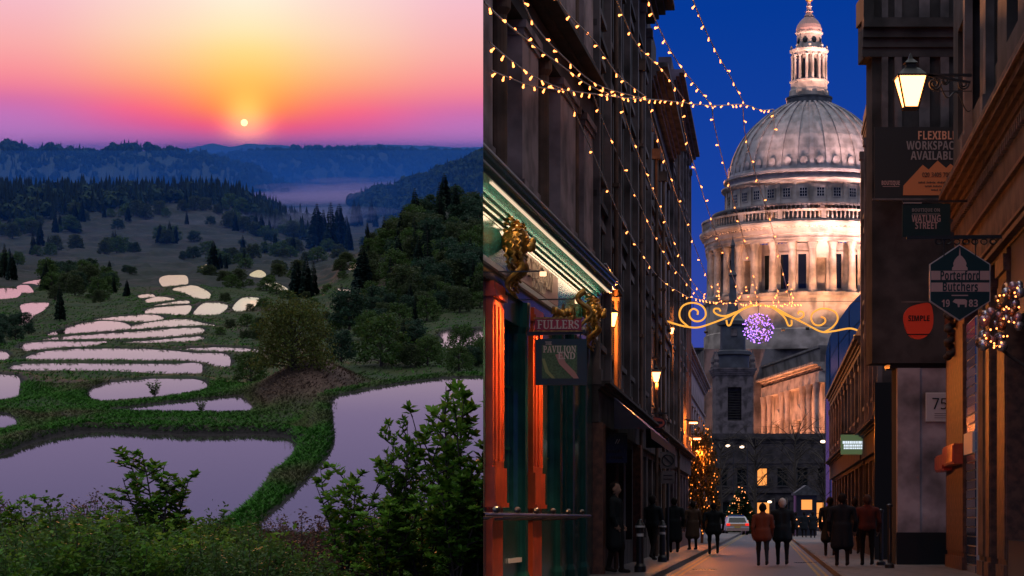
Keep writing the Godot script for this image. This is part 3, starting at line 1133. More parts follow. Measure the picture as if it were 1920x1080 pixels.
func build_front_plants(r: RandomNumberGenerator) -> void:
	var fresh := Vector3(0.10, 0.22, 0.024)
	var deep := Vector3(0.05, 0.11, 0.024)
	var rust := Vector3(0.10, 0.065, 0.05)
	# saplings that rise above the rest
	var a := shrub(401, 1.0, 0.9, 7, 15, 0.062, 0.034, fresh, 7, 0.3)
	var b := shrub(402, 1.0, 1.0, 8, 13, 0.07, 0.034, fresh * 0.8, 7, 0.2)
	var c := shrub(403, 1.0, 0.85, 6, 11, 0.085, 0.04, fresh * 1.15, 7, 0.25)
	for t in [[300, 22.0, 848, a, 1.0, "bright green sapling standing over the bushes before the wide pond"], [110, 23.0, 940, b, 1.4, "spreading leafy shrub beside the bright sapling"], [215, 23.5, 935, b, 1.3, "low leafy shrub under the bright sapling"], [400, 24.0, 962, b, 1.3, "low leafy shrub at the corner of the grassy bank"], [650, 22.0, 862, c, 0.75, "slender young tree with tiered leaves before the second pond"], [852, 22.6, 702, c, 0.6, "tallest leafy shrub close to the green public house"], [880, 22.0, 770, b, 0.8, "dense leafy shrub against the flank of the public house"], [790, 21.8, 905, b, 0.9, "broad green shrub under the tallest shrub"], [20, 26.0, 925, c, 0.7, "thin twiggy shrub at the edge of the wide pond"], [752, 22.4, 790, a, 0.55, "thin shrub with whorled leaves over the second pond"], [856, 21.6, 872, c, 0.8, "bright large-leaved shrub in front of the dense shrubs"], [890, 21.8, 900, b, 1.0, "low spreading shrub at the foot of the public house's flank"], [720, 21.6, 930, c, 1.1, "low large-leaved shrub before the thin shrub"]]:
		var p := foot(t[0], t[1])
		var h: float = hgt(t[2], t[1]) - p.y
		plant(t[3], "leafy_shrub", t[5], "shrub", "", p, Vector3(h * t[4], h, h * t[4]), r.randf() * TAU)
	var bushes := [bush(411, 2600, 0.055, fresh * 0.9), bush(412, 2600, 0.05, deep), bush(413, 2000, 0.045, rust * 0.8, 0.8), bush(414, 2200, 0.07, fresh, 0.6)]
	var says := ["fresh green bush in the thicket below the ponds", "dark green bush in the thicket below the ponds", "reddish brown twiggy bush in the thicket below the ponds", "broad-leaved green bush in the thicket below the ponds"]
	for i in 190:
		var d := r.randf_range(17.0, 46.0)
		var px := r.randf_range(-60, 915)
		if px > 600:
			d = r.randf_range(21.6, 32.0)
		var v := r.randi() % 4
		if v == 2 and r.randf() < 0.4:
			v = 1
		if px > 480 and px < 700 and r.randf() < 0.5:
			v = 2
		var top := r.randf_range(950, 1030) + (20 if px > 420 and px < 640 else 0)
		if px > 730:
			top -= r.randf_range(0, 70)
		if px > 520 and px < 700:
			top += 12
		var h := maxf(hgt(top, d) - foot(px, d).y, 0.5)
		var p := foot(px, d)
		plant(bushes[v], "thicket_bush", says[v], "bush", "bushes of the thicket below the ponds", p, Vector3(h * r.randf_range(1.2, 1.9), h * 1.25, h * r.randf_range(1.2, 1.9)), r.randf() * TAU)
	# plants that stand in the water of two paddies
	var p1 := stand(290, 741)
	plant(b, "leafy_shrub", "dark bush growing in the middle of a round paddy", "shrub", "", p1, Vector3.ONE * 1.9, 0.5)
	var p2 := stand(378, 768)
	plant(b, "leafy_shrub", "small bush on the near edge of the narrow paddy", "shrub", "", p2, Vector3.ONE * 1.3, 0.5)

# ------------------------------------------------------------------ the street: walls by their line in plan
class Wall:
	var node: Node3D
	var a: Vector2        # (x, d) where local x is 0
	var b: Vector2
	var l: float
	func x(px: float) -> float:            # local x of what the photo shows at column px on this wall
		var k := (px - 960.0) / 2400.0
		var t := (a.x - k * a.y) / (k * (b.y - a.y) - (b.x - a.x))
		return t * l
	func y(px: float, py: float) -> float: # and the height of row py there
		var d := lerpf(a.y, b.y, x(px) / l)
		return 1.2 + (975.0 - py) / 2400.0 * d

func wall_frame(a: Vector2, b: Vector2) -> Transform3D:
	var u := Vector3(b.x - a.x, 0, -(b.y - a.y) * S).normalized()
	return Transform3D(Basis(u, Vector3.UP, u.cross(Vector3.UP)), Vector3(a.x, 0, -a.y * S))

func wall(called: String, label: String, a: Vector2, b: Vector2, category := "building") -> Wall:
	var w := Wall.new()
	w.a = a
	w.b = b
	w.l = Vector2(a.x, a.y * S).distance_to(Vector2(b.x, b.y * S))
	w.node = thing(called, label, category, wall_frame(a, b))
	return w

func pierced(b: B, x0: float, x1: float, y0: float, y1: float, z0: float, z1: float, holes: Array) -> void:
	var ys := [y0, y1]
	for h in holes:
		ys.append(h[1])
		ys.append(h[3])
	ys.sort()
	for k in ys.size() - 1:
		if ys[k + 1] - ys[k] < 0.001:
			continue
		var m: float = (ys[k] + ys[k + 1]) / 2
		var cuts := []
		for h in holes:
			if h[1] < m and h[3] > m:
				cuts.append([h[0], h[2]])
		cuts.sort()
		var x := x0
		for c in cuts:
			if c[0] > x + 0.001:
				b.box(x, ys[k], z0, c[0], ys[k + 1], z1)
			x = maxf(x, c[1])
		if x1 > x + 0.001:
			b.box(x, ys[k], z0, x1, ys[k + 1], z1)

func window(parent: Node, x0: float, y0: float, x1: float, y1: float, z: float, frame: Material, pane: Material, cols := 1, rows := 2) -> void:
	var f := B.new()
	var t := 0.06
	f.box(x0, y0, z - 0.06, x0 + t, y1, z)
	f.box(x1 - t, y0, z - 0.06, x1, y1, z)
	f.box(x0 + t, y0, z - 0.06, x1 - t, y0 + t, z)
	f.box(x0 + t, y1 - t, z - 0.06, x1 - t, y1, z)
	for i in range(1, cols):
		var x := lerpf(x0, x1, float(i) / cols)
		f.box(x - 0.02, y0 + t, z - 0.05, x + 0.02, y1 - t, z - 0.005)
	for i in range(1, rows):
		var y := lerpf(y0, y1, float(i) / rows)
		f.box(x0 + t, y - 0.025, z - 0.055, x1 - t, y + 0.025, z - 0.002)
	var o := part(parent, "window", f, frame)
	var p := B.new()
	p.box(x0 + 0.02, y0 + 0.02, z - 0.045, x1 - 0.02, y1 - 0.02, z - 0.03)
	part(o, "pane", p, pane)

func cornice(b: B, x0: float, x1: float, y: float, z: float, out: float, h: float) -> void:   # a stepped moulding that grows outwards
	var n := 4
	for k in n:
		var u := (k + 1.0) / n
		b.box(x0, y + h * k / n, z, x1, y + h * (k + 1) / n, z + out * (0.25 + 0.75 * u * u))

func text(parent: Node, s: String, h: float, t: Transform3D, m: Material, depth := 0.02, fit := 0.0, serif := false, bold := 700) -> MeshInstance3D:
	var tm := TextMesh.new()
	var f := SystemFont.new()
	f.font_names = PackedStringArray(["Droid Serif" if serif else "Droid Sans"])
	f.font_weight = bold
	tm.font = f
	tm.text = s
	tm.font_size = 64
	tm.pixel_size = h / 46.0
	tm.depth = depth
	tm.curve_step = 2.0
	var o := MeshInstance3D.new()
	o.name = "lettering"
	o.mesh = tm
	o.material_override = m
	parent.add_child(o, true)
	if fit > 0.0:
		var w := tm.get_aabb().size.x
		t = t * Transform3D(Basis.from_scale(Vector3(fit / maxf(w, 0.01), 1, 1)), Vector3.ZERO)
	o.transform = t
	return o

func put(x: float, y: float, z: float) -> Transform3D:
	return Transform3D(Basis.IDENTITY, Vector3(x, y, z))

func omni(parent: Node, p: Vector3, c: Color, e: float, size := 0.08) -> void:
	var l := OmniLight3D.new()
	l.name = "lamp_light"
	l.light_color = c
	l.light_energy = e
	l.light_size = size
	l.omni_range = 60.0
	l.omni_attenuation = 2.0
	l.shadow_enabled = true
	parent.add_child(l, true)
	l.position = p

func make_street_mats() -> void:
	var grain := noise_tex("stone grain", 0.02, 0.5, 1.15, 5)
	var soot := noise_tex("soot", 0.008, 0.45, 1.2, 5)
	mat("asphalt", lin(0.06, 0.046, 0.045), 0.5, noise_tex("asphalt", 0.05, 0.5, 1.2, 4), 0.6)
	mat("paving", lin(0.16, 0.13, 0.12), 0.6, grain, 0.7)
	mat("kerb", lin(0.2, 0.17, 0.16), 0.7, grain, 1.0)
	mat("yellow line", lin(0.5, 0.33, 0.08), 0.7, grain, 1.2)
	mat("rose stone", lin(0.42, 0.30, 0.31), 0.8, soot, 0.35)
	mat("dark stone", lin(0.06, 0.048, 0.05), 0.85, soot, 0.35)
	mat("grey stone", lin(0.15, 0.12, 0.125), 0.85, soot, 0.35)
	mat("violet stone", lin(0.14, 0.10, 0.14), 0.85, soot, 0.35)
	mat("brown render", lin(0.16, 0.09, 0.065), 0.75, soot, 0.5)
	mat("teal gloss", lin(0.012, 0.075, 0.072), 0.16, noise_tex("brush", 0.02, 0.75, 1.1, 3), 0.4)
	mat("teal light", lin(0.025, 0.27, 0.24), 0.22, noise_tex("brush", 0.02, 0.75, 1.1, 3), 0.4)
	mat("cream", lin(0.55, 0.45, 0.36), 0.45)
	mat("orange paint", lin(0.62, 0.085, 0.018), 0.3, noise_tex("brush", 0.02, 0.75, 1.1, 3), 0.4)
	mat("gilt", lin(0.62, 0.33, 0.07), 0.35, grain, 2.0, 0.75)
	mat("black iron", lin(0.02, 0.02, 0.022), 0.4)
	mat("black paint", lin(0.012, 0.014, 0.016), 0.3)
	mat("dark green board", lin(0.008, 0.03, 0.03), 0.4)
	mat("dark frame", lin(0.03, 0.027, 0.027), 0.5)
	mat("dark glass", lin(0.008, 0.012, 0.014), 0.06)
	mat("brown wood", lin(0.19, 0.075, 0.04), 0.5, grain, 0.8)
	mat("white paint", lin(0.62, 0.6, 0.6), 0.5)
	mat("red paint", lin(0.42, 0.02, 0.015), 0.35)
	mat("lead grey", lin(0.06, 0.062, 0.068), 0.6, grain, 0.5)
	glow("lit window", Color(1.0, 0.62, 0.3), 1.2)
	glow("lamp glass", Color(1.0, 0.62, 0.34), 9.0)
	glow("fairy", Color(1.0, 0.55, 0.28), 6.0)
	glow("rope light", Color(1.0, 0.68, 0.26), 1.15)
	glow("purple led", Color(0.72, 0.5, 1.0), 3.0)

func road_x(d: float, off: float) -> float:      # metres right of the street's middle line, d metres ahead
	return 0.2 * d + off

func sheet(b: B, o0: float, o1: float, d0: float, d1: float, y: float) -> void:
	b.quad(Vector3(road_x(d0, o0), y, -d0 * S), Vector3(road_x(d0, o1), y, -d0 * S), Vector3(road_x(d1, o1), y, -d1 * S), Vector3(road_x(d1, o0), y, -d1 * S), Vector3.UP)

func build_street() -> void:
	make_street_mats()
	var g := B.new()
	g.quad(Vector3(0.2, -0.03, 20), Vector3(500, -0.03, 20), Vector3(500, -0.03, -1600), Vector3(-14, -0.03, -1600), Vector3.UP)
	struct("ground", g, M["asphalt"])
	var r := B.new()
	sheet(r, -2.25, 1.42, -4, 190, 0.0)
	struct("road", r, M["asphalt"])
	for s in [[-3.96, -2.35, "pavement"], [1.52, 5.4, "pavement"]]:
		var p := B.new()
		var d0 := -4.0
		while d0 < 120.0:
			var d1 := d0 + 8.0
			sheet(p, s[0], s[1], d0, d1, 0.12)
			d0 = d1
		struct("pavement", p, M["paving"])
	for s in [[-2.35, -2.25], [1.42, 1.52]]:
		var k := struct("kerb", B_kerb(s[0], s[1]), M["kerb"])
	for s in [-2.06, -1.90, 1.10, 1.26]:
		var y := B.new()
		sheet(y, s - 0.035, s + 0.035, 10, 110, 0.005)
		struct("road_marking", y, M["yellow line"])
	drain(1320, 31.0)
	drain(1510, 36.0)

func drain(px: float, d: float) -> void:
	var b := B.new()
	b.T = Transform3D(Basis(Vector3.UP, 0.0), at(px, d, 0.0))
	b.box(-0.3, -0.01, -0.22, 0.3, 0.008, -0.19)
	b.box(-0.3, -0.01, 0.19, 0.3, 0.008, 0.22)
	for k in 9:
		b.box(-0.3 + 0.0715 * k, -0.01, -0.19, -0.272 + 0.0715 * k, 0.007, 0.19)
	solo("drain_cover", b, M["black iron"], "iron drain grating set in the road by the double yellow line", "drain cover", "drain gratings")

func B_kerb(o0: float, o1: float) -> B:
	var b := B.new()
	var d := 4.0
	var r := RandomNumberGenerator.new()
	r.seed = 8
	while d < 110.0:           # kerb stones with open joints
		var e := d + 0.55
		var y := 0.125 + r.randf_range(-0.004, 0.004)
		var p := [Vector3(road_x(d, o0), 0, -d * S), Vector3(road_x(d, o1), 0, -d * S), Vector3(road_x(e, o1), 0, -e * S + 0.012), Vector3(road_x(e, o0), 0, -e * S + 0.012)]
		var u := Vector3(0, y, 0)
		b.quad(p[0] + u, p[1] + u, p[2] + u, p[3] + u, Vector3.UP)
		for k in 4:
			b.quad(p[k] - Vector3(0, 0.02, 0), p[(k + 1) % 4] - Vector3(0, 0.02, 0), p[(k + 1) % 4] + u, p[k] + u, (p[k] + p[(k + 1) % 4]) / 2 - (p[0] + p[2]) / 2)
		d = e
	return b

# ------------------------------------------------------------------ the public house on the corner
func corbel(parent: Node, called: String, p: Vector3, s: float) -> void:      # a carved gilt bracket: head, mane, curling foot
	var b := B.new()
	var r := RandomNumberGenerator.new()
	r.seed = 61
	b.T = Transform3D(Basis.from_scale(Vector3(1.7, 1.05, 1.25) * s), p)
	b.ball(Vector3(0, 0.06, 0.12), Vector3(0.13, 0.19, 0.14), 18, 14, 0.05, r)
	b.ball(Vector3(0, 0.0, 0.27), Vector3(0.06, 0.06, 0.05), 12, 8, 0.04, r)
	b.ball(Vector3(0, 0.06, 0.29), Vector3(0.022, 0.05, 0.03), 8, 6)
	for q in [-1, 1]:
		b.ball(Vector3(q * 0.05, 0.1, 0.245), Vector3(0.025, 0.016, 0.015), 8, 5)
		b.ball(Vector3(q * 0.09, 0.2, 0.14), Vector3(0.035, 0.05, 0.025), 8, 6)
	for k in 54:        # locks of the mane
		var a := TAU * k / 18.0 + 0.17 * (k / 18)
		var rr := 0.15 + 0.035 * (k / 18)
		var p0 := Vector3(cos(a) * rr, 0.06 + sin(a) * rr * 1.25, 0.17 - 0.06 * (k / 18))
		var p1 := p0 + Vector3(cos(a + 0.5) * 0.06, sin(a + 0.5) * 0.07 - 0.03, 0.02)
		b.tube(PackedVector3Array([p0, p0.lerp(p1, 0.5) + Vector3(0, 0, 0.025), p1]), 0.024, 6, 0.007)
	for q in [-1, 1]:
		var pts := PackedVector3Array()
		for k in 24:
			var t := k / 23.0
			pts.append(Vector3(q * (0.03 + 0.07 * sin(t * 3.1)), -0.16 - 0.4 * t, 0.17 - 0.1 * t + 0.05 * sin(t * 7.0)))
		b.tube(pts, 0.042, 8, 0.016)
	for k in 14:
		b.tube(PackedVector3Array([Vector3(0, -0.16 - 0.03 * k, 0.18 - 0.006 * k), Vector3(0.06 * (1 if k % 2 else -1), -0.19 - 0.03 * k, 0.2 - 0.006 * k), Vector3(0.1 * (1 if k % 2 else -1), -0.16 - 0.03 * k, 0.15 - 0.006 * k)]), 0.02, 5, 0.005)
	part(parent, called, b, M["gilt"])

func build_pub() -> void:
	var w := wall("public_house", "green-painted public house with gilt lion brackets and orange pilasters", Vector2(-0.41, 17.9), Vector2(1.59, 25.4))
	var n := w.node
	var L := w.l
	# the plot's boundary runs obliquely from the corner: every moulding ends on that party wall
	var cut := n.transform.affine_inverse() * at(904.6, 17.9, 0.0)
	var cut2 := n.transform.affine_inverse() * at(904.6, 30.0, 0.0)
	var away := (cut2 - cut).normalized()
	pub_o = cut
	pub_n = Vector3(-away.z, 0, away.x)
	if pub_n.x < 0.0:
		pub_n = -pub_n
	clip_on = true
	# body: the house narrows to its corner
	var body := B.new()
	body.prism(PackedVector2Array([Vector2(2.15, 0.35), Vector2(L, 0.35), Vector2(L, 2.1), Vector2(12.4, 2.04)]), Transform3D(Basis(Vector3.RIGHT, Vector3(0, 0, -1), Vector3.UP), Vector3(0, 0, 0)), 17.0)
	part(n, "body", body, M["dark stone"])
	# upper storeys: rose stone pilasters, deep windows between them
	var pil := [[905, 921], [977, 1007], [1049, 1077], [1093, 1112]]
	var xs := []
	for p in pil:
		xs.append([w.x(p[0]), minf(w.x(p[1]), L)])
	xs[0][0] = -6.0
	xs[3][1] = L
	var floors := [[6.5, 8.75], [10.25, 13.4], [14.2, 16.4]]
	for fl in floors:
		for p in xs:
			var b := B.new()
			b.box(p[0], fl[0] - 0.3, -0.36, p[1], fl[1] + 0.25, 0.02)
			b.box(p[0] - 0.03, fl[0] - 0.3, -0.36, p[1] + 0.03, fl[0] + 0.02, 0.06)
			b.box(p[0] - 0.03, fl[1] + 0.02, -0.36, p[1] + 0.03, fl[1] + 0.13, 0.05)
			b.box(p[0] - 0.06, fl[1] + 0.13, -0.36, p[1] + 0.06, fl[1] + 0.25, 0.09)
			part(n, "pilaster", b, M["rose stone"])
		for k in 3:
			var x0: float = xs[k][1]
			var x1: float = xs[k + 1][0]
			var m := (x0 + x1) / 2
			var c := B.new()
			c.T = put(m, fl[0] - 0.3, -0.12)
			c.lathe([[0.17, 0.0], [0.17, 0.25], [0.13, 0.32], [0.125, fl[1] - fl[0] + 0.1], [0.12, fl[1] - fl[0] + 0.3], [0.18, fl[1] - fl[0] + 0.4], [0.18, fl[1] - fl[0] + 0.55]], 14)
			part(n, "half_column", c, M["brown render"])
			window(n, x0 + 0.04, fl[0], m - 0.16, fl[1], -0.22, M["dark frame"], M["dark glass"], 1, 2)
			window(n, m + 0.16, fl[0], x1 - 0.04, fl[1], -0.22, M["dark frame"], M["dark glass"], 1, 2)
	var ent := B.new()
	for y in [9.0, 13.65]:
		ent.box(-6, y, -0.36, L, y + 0.42, 0.04)
		cornice(ent, -6, L, y + 0.42, -0.36, 0.72, 0.3)
	ent.box(-6, 5.92, -0.36, L, 6.2, 0.0)
	part(n, "entablature", ent, M["dark stone"])
	# the shop front's great cornice, with a strip light that washes the name board
	var cor := B.new()
	cor.box(-6, 5.690, -0.3, L, 5.840, 0.1)
	for k in 4:
		cor.box(-6, 5.460 + 0.06 * k, -0.3, L, 5.460 + 0.06 * (k + 1), 0.04 + 0.05 * k)
	cor.box(-6, 5.700, 0.1, L, 5.760, 0.40)
	cor.box(-6, 5.760, 0.1, L, 5.860, 0.46)
	cor.box(-6, 5.860, -0.3, L, 5.920, 0.50)
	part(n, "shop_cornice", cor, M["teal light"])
	var lip := B.new()  # white strips painted in for lamplight reflected on the glossy cornice edges
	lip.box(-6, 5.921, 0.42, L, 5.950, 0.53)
	part(n, "cornice_glint", lip, M["white paint"])
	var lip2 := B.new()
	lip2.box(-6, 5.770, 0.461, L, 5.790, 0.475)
	part(n, "cornice_glint", lip2, M["white paint"])
	var fas := B.new()
	fas.box(-6, 4.84, -0.3, L, 5.460, 0.03)
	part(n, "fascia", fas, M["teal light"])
	var fr := B.new()
	fr.box(-6, 4.76, -0.3, L, 4.84, 0.12)
	part(n, "fascia_moulding", fr, M["white paint"])
	var fr0 := B.new()
	fr0.box(-6, 4.58, -0.3, L, 4.76, 0.06)
	part(n, "fascia_base", fr0, M["teal gloss"])
	var nb := B.new()
	nb.box(w.x(955), 4.9, 0.03, w.x(1040), 5.4, 0.06)
	part(n, "name_board", nb, mat("faded rose board", lin(0.42, 0.26, 0.22), 0.4))
	text(n, "PAVILION", 0.3, put(w.x(1000), 5.2, 0.075), M["cream"], 0.03, 3.6, true)
	text(n, "END", 0.16, put(w.x(1002), 4.99, 0.075), M["cream"], 0.03, 1.4, true)
	var strip := B.new()
	strip.box(-1.5, 5.68, 0.34, L - 0.3, 5.698, 0.38)
	part(n, "strip_light", strip, glow("strip light", Color(1.0, 0.86, 0.72), 0.9))
	var al := AreaLight3D.new()
	al.name = "strip_light_beam"
	al.area_size = Vector2(L + 1.0, 0.08)
	al.light_color = Color(1.0, 0.84, 0.68)
	al.light_energy = 4.5
	al.shadow_enabled = true
	n.add_child(al, true)
	al.position = Vector3(L / 2 - 0.9, 5.67, 0.36)
	al.basis = Basis.looking_at(Vector3(0, -1, -0.75), Vector3(0, 0, 1))
	var pw := B.new()
	var e0 := cut + away * 0.0
	var e1 := cut + away * 12.6
	var off := pub_n * 0.006
	for yy in [[0.0, 17.0, e0], [5.4, 5.95, cut - away * 3.0]]:
		var q0: Vector3 = yy[2]
		pw.quad(q0 + Vector3(0, yy[0], 0), e1 + Vector3(0, yy[0], 0), e1 + Vector3(0, yy[1], 0), q0 + Vector3(0, yy[1], 0), -pub_n)
	clip_on = false
	part(n, "party_wall", pw, M["grey stone"])
	clip_on = true
	corbel(n, "lion_bracket", Vector3(w.x(938), 5.2, 0.05), 1.2)
	corbel(n, "lion_bracket", Vector3(w.x(1090), 5.1, 0.05), 1.1)
	# shop front: glossy teal piers and panels, orange pilasters with fluted shafts and block feet
	var ops := []
	for q in [[946, 992], [1026, 1060]]:
		ops.append([w.x(q[0]), 1.35, w.x(q[1]), 4.2])
	var front := B.new()
	pierced(front, -6, L, 0.0, 4.58, -0.35, 0.0, ops)
	part(n, "shop_front", front, M["teal gloss"])
	for o in ops:
		window(n, o[0], o[1], o[2], o[3], -0.12, M["teal gloss"], M["dark glass"], 2, 3)
	for q in [[972, 984], [1062, 1074], [1084, 1100], [1038, 1050]]:
		var c := B.new()
		var x0 := w.x(q[0])
		var x1 := w.x(q[1])
		c.T = put((x0 + x1) / 2, 0, -0.1)
		var rr := minf((x1 - x0) / 2, 0.2)
		c.lathe([[rr * 1.2, 0.0], [rr * 1.2, 0.3], [rr, 0.4], [rr, 4.1], [rr * 1.15, 4.2], [rr * 1.2, 4.58]], 18)
		part(n, "round_pier", c, M["teal gloss"])
	for q in [[911, 932], [988, 1006]]:
		var x0 := w.x(q[0])
		var x1 := w.x(q[1])
		var b := B.new()
		b.box(x0, 1.95, 0.0, x1, 4.36, 0.1)
		for k in 3:
			var f := lerpf(x0, x1, (k + 0.5) / 3.0)
			b.box(f - 0.05, 2.05, 0.1, f + 0.05, 4.25, 0.125)
		b.box(x0 - 0.05, 4.36, 0.0, x1 + 0.05, 4.46, 0.15)
		b.box(x0 - 0.02, 4.46, 0.0, x1 + 0.02, 4.575, 0.12)
		b.box(x0 - 0.04, 1.45, 0.0, x1 + 0.04, 1.95, 0.14)
		b.box(x0 - 0.06, 1.38, 0.0, x1 + 0.06, 1.45, 0.17)
		b.box(x0 + 0.03, 0.0, 0.0, x1 - 0.02, 1.38, 0.09)
		part(n, "orange_pilaster", b, M["orange paint"])
	for q in [921, 997]:        # downlights under the name board
		var dl := B.new()
		dl.T = put(w.x(q), 4.68, 0.75)
		dl.T = Transform3D.IDENTITY
		dl.bar(Vector3(w.x(q), 4.75, 0.1), Vector3(w.x(q), 4.75, 0.76), 0.02, 0.02)
		part(n, "downlight_arm", dl, M["black iron"])
		dl = B.new()
		dl.T = put(w.x(q), 4.68, 0.75)
		dl.lathe([[0.05, 0.0], [0.05, 0.06]], 10)
		part(n, "downlight", dl, glow("downlight", Color(1.0, 0.8, 0.6), 2.0))
		var sp := SpotLight3D.new()
		sp.name = "downlight_beam"
		sp.light_color = Color(1.0, 0.75, 0.5)
		sp.light_energy = 18.0
		sp.spot_angle = 50.0
		sp.spot_angle_attenuation = 0.8
		sp.spot_range = 20.0
		sp.shadow_enabled = true
		n.add_child(sp, true)
		sp.position = Vector3(w.x(q), 4.66, 0.75)
		sp.basis = Basis.looking_at(Vector3(0, -1, -0.35), Vector3(0, 0, 1))
	var rail := B.new()
	rail.tube(PackedVector3Array([Vector3(-2.5, 1.27, 0.42), Vector3(L * 0.7, 1.27, 0.42)]), 0.03, 8)
	for k in 6:
		var x := -1.4 + k * 1.9
		rail.tube(PackedVector3Array([Vector3(x, 1.27, 0.42), Vector3(x, 1.22, 0.3), Vector3(x, 1.2, 0.0)]), 0.02, 6)
		rail.ball(Vector3(x, 1.34, 0.42), Vector3.ONE * 0.05, 10, 6)
	part(n, "handrail", rail, mat("dark brass", lin(0.12, 0.1, 0.09), 0.3, null, 1.0, 0.9))
	var pl := B.new()
	pl.box(w.x(952), 0.55, 0.006, w.x(975), 0.62, 0.03)
	part(n, "letter_plate", pl, M["white paint"])
	clip_on = false
	# hanging sign: red name board with a gilt crest over a framed picture
	var d := 19.4
	var s := thing("hanging_sign", "pub sign with a red name board and gilt crest above a dark green framed picture", "sign", put(0, 0, 0))
	var c0 := pp(1003, 610, d)
	var z := -d * S
	var bd := B.new()
	var a := pp(1003, 620, d)
	var e := pp(1090, 598, d)
	bd.box(a.x, a.y, z - 0.04, e.x, e.y, z + 0.04)
	part(s, "name_board", bd, mat("sign red", lin(0.34, 0.02, 0.03), 0.35))
	var rim := B.new()
	for y in [a.y - 0.02, e.y]:
		rim.box(a.x - 0.02, y, z - 0.05, e.x + 0.02, y + 0.02, z + 0.05)
	part(s, "board_edge", rim, M["gilt"])
	text(s, "FULLERS", 0.13, put((a.x + e.x) / 2, (a.y + e.y) / 2, z + 0.05), M["cream"], 0.015, (e.x - a.x) * 0.9, true)
	var crest := B.new()
	var r := RandomNumberGenerator.new()
	r.seed = 9
	var cm := pp(1056, 588, d)
	for k in 16:
		crest.ball(cm + Vector3(r.randf_range(-0.17, 0.17), r.randf_range(-0.08, 0.05), r.randf_range(-0.03, 0.03)), Vector3(0.05, 0.06, 0.04), 7, 5, 0.25, r)
	for q in [-0.14, 0.0, 0.15]:
		crest.cyl(cm + Vector3(q, 0, 0), cm + Vector3(q * 1.1, 0.15 if q == 0.0 else 0.11, 0), 0.05, 0.01, 7)
	part(s, "gilt_crest", crest, M["gilt"])
	var br := B.new()
	var b0 := pp(988, 626, d)
	var b1 := pp(1098, 622, d)
	br.bar(b0, b1, 0.05, 0.06)
	for q in [1012, 1088]:
		br.cyl(pp(q, 626, d), pp(q, 640, d), 0.012, 0.012, 6)
	part(s, "iron_bracket", br, M["black iron"])
	var sc := B.new()
	var sp := PackedVector3Array()
	for k in 30:
		var t := k / 29.0
		sp.append(pp(1097 - 14 * sin(t * 9.0) * (1 - t * 0.3), 545 + 82 * t, d))
	sc.tube(sp, 0.05, 8, 0.02)
	part(s, "gilt_scroll", sc, M["gilt"])
	var fr2 := B.new()
	var f0 := pp(1004, 722, d)
	var f1 := pp(1100, 636, d)
	fr2.box(f0.x, f0.y, z - 0.05, f1.x, f1.y, z + 0.05)
	part(s, "picture_frame", fr2, M["dark green board"])
	# the picture: a green ground with a stand and a path, under the name
	var g0 := pp(1016, 710, d)
	var g1 := pp(1082, 648, d)
	var pic := B.new()
	pic.box(g0.x, g0.y, z + 0.05, g1.x, g1.y, z + 0.056)
	part(s, "picture", pic, mat("sign green", lin(0.06, 0.15, 0.06), 0.6, noise_tex("paint", 0.03, 0.6, 1.2, 3), 3.0))
	var path := B.new()
	path.prism(PackedVector2Array([Vector2(0.20, 0.36), Vector2(0.30, 0.38), Vector2(0.36, 0.24), Vector2(0.5, 0.1), Vector2(0.56, 0.0), Vector2(0.48, 0.0), Vector2(0.36, 0.12), Vector2(0.26, 0.22)]), Transform3D(Basis.IDENTITY, Vector3(g0.x, g0.y, z + 0.057)), 0.006)
	part(s, "painted_path", path, mat("sign rose", lin(0.4, 0.2, 0.16), 0.6))
	var edge := B.new()
	edge.prism(PackedVector2Array([Vector2(0.0, 0.3), Vector2(0.04, 0.3), Vector2(0.1, 0.12), Vector2(0.2, 0.0), Vector2(0.15, 0.0), Vector2(0.05, 0.1)]), Transform3D(Basis.IDENTITY, Vector3(g0.x, g0.y, z + 0.057)), 0.006)
	part(s, "painted_boundary", edge, mat("sign pale green", lin(0.2, 0.28, 0.1), 0.6))
	text(s, "THE", 0.05, put(g0.x + 0.1, g1.y + 0.03, z + 0.06), M["cream"], 0.008, 0.1, true)
	text(s, "PAVILION", 0.10, put((g0.x + g1.x) / 2, g1.y - 0.06, z + 0.06), M["cream"], 0.008, 0.5, true)
	text(s, "END", 0.10, put(g1.x - 0.16, g1.y - 0.16, z + 0.06), M["cream"], 0.008, 0.26, true)
	lantern("wall_lantern", "small lantern glowing orange on the wall next to the public house", at(1147, 27.6, hgt(612, 27.6)), 0.28, 14.0, Vector3(-0.5, 0.35, 0.3))

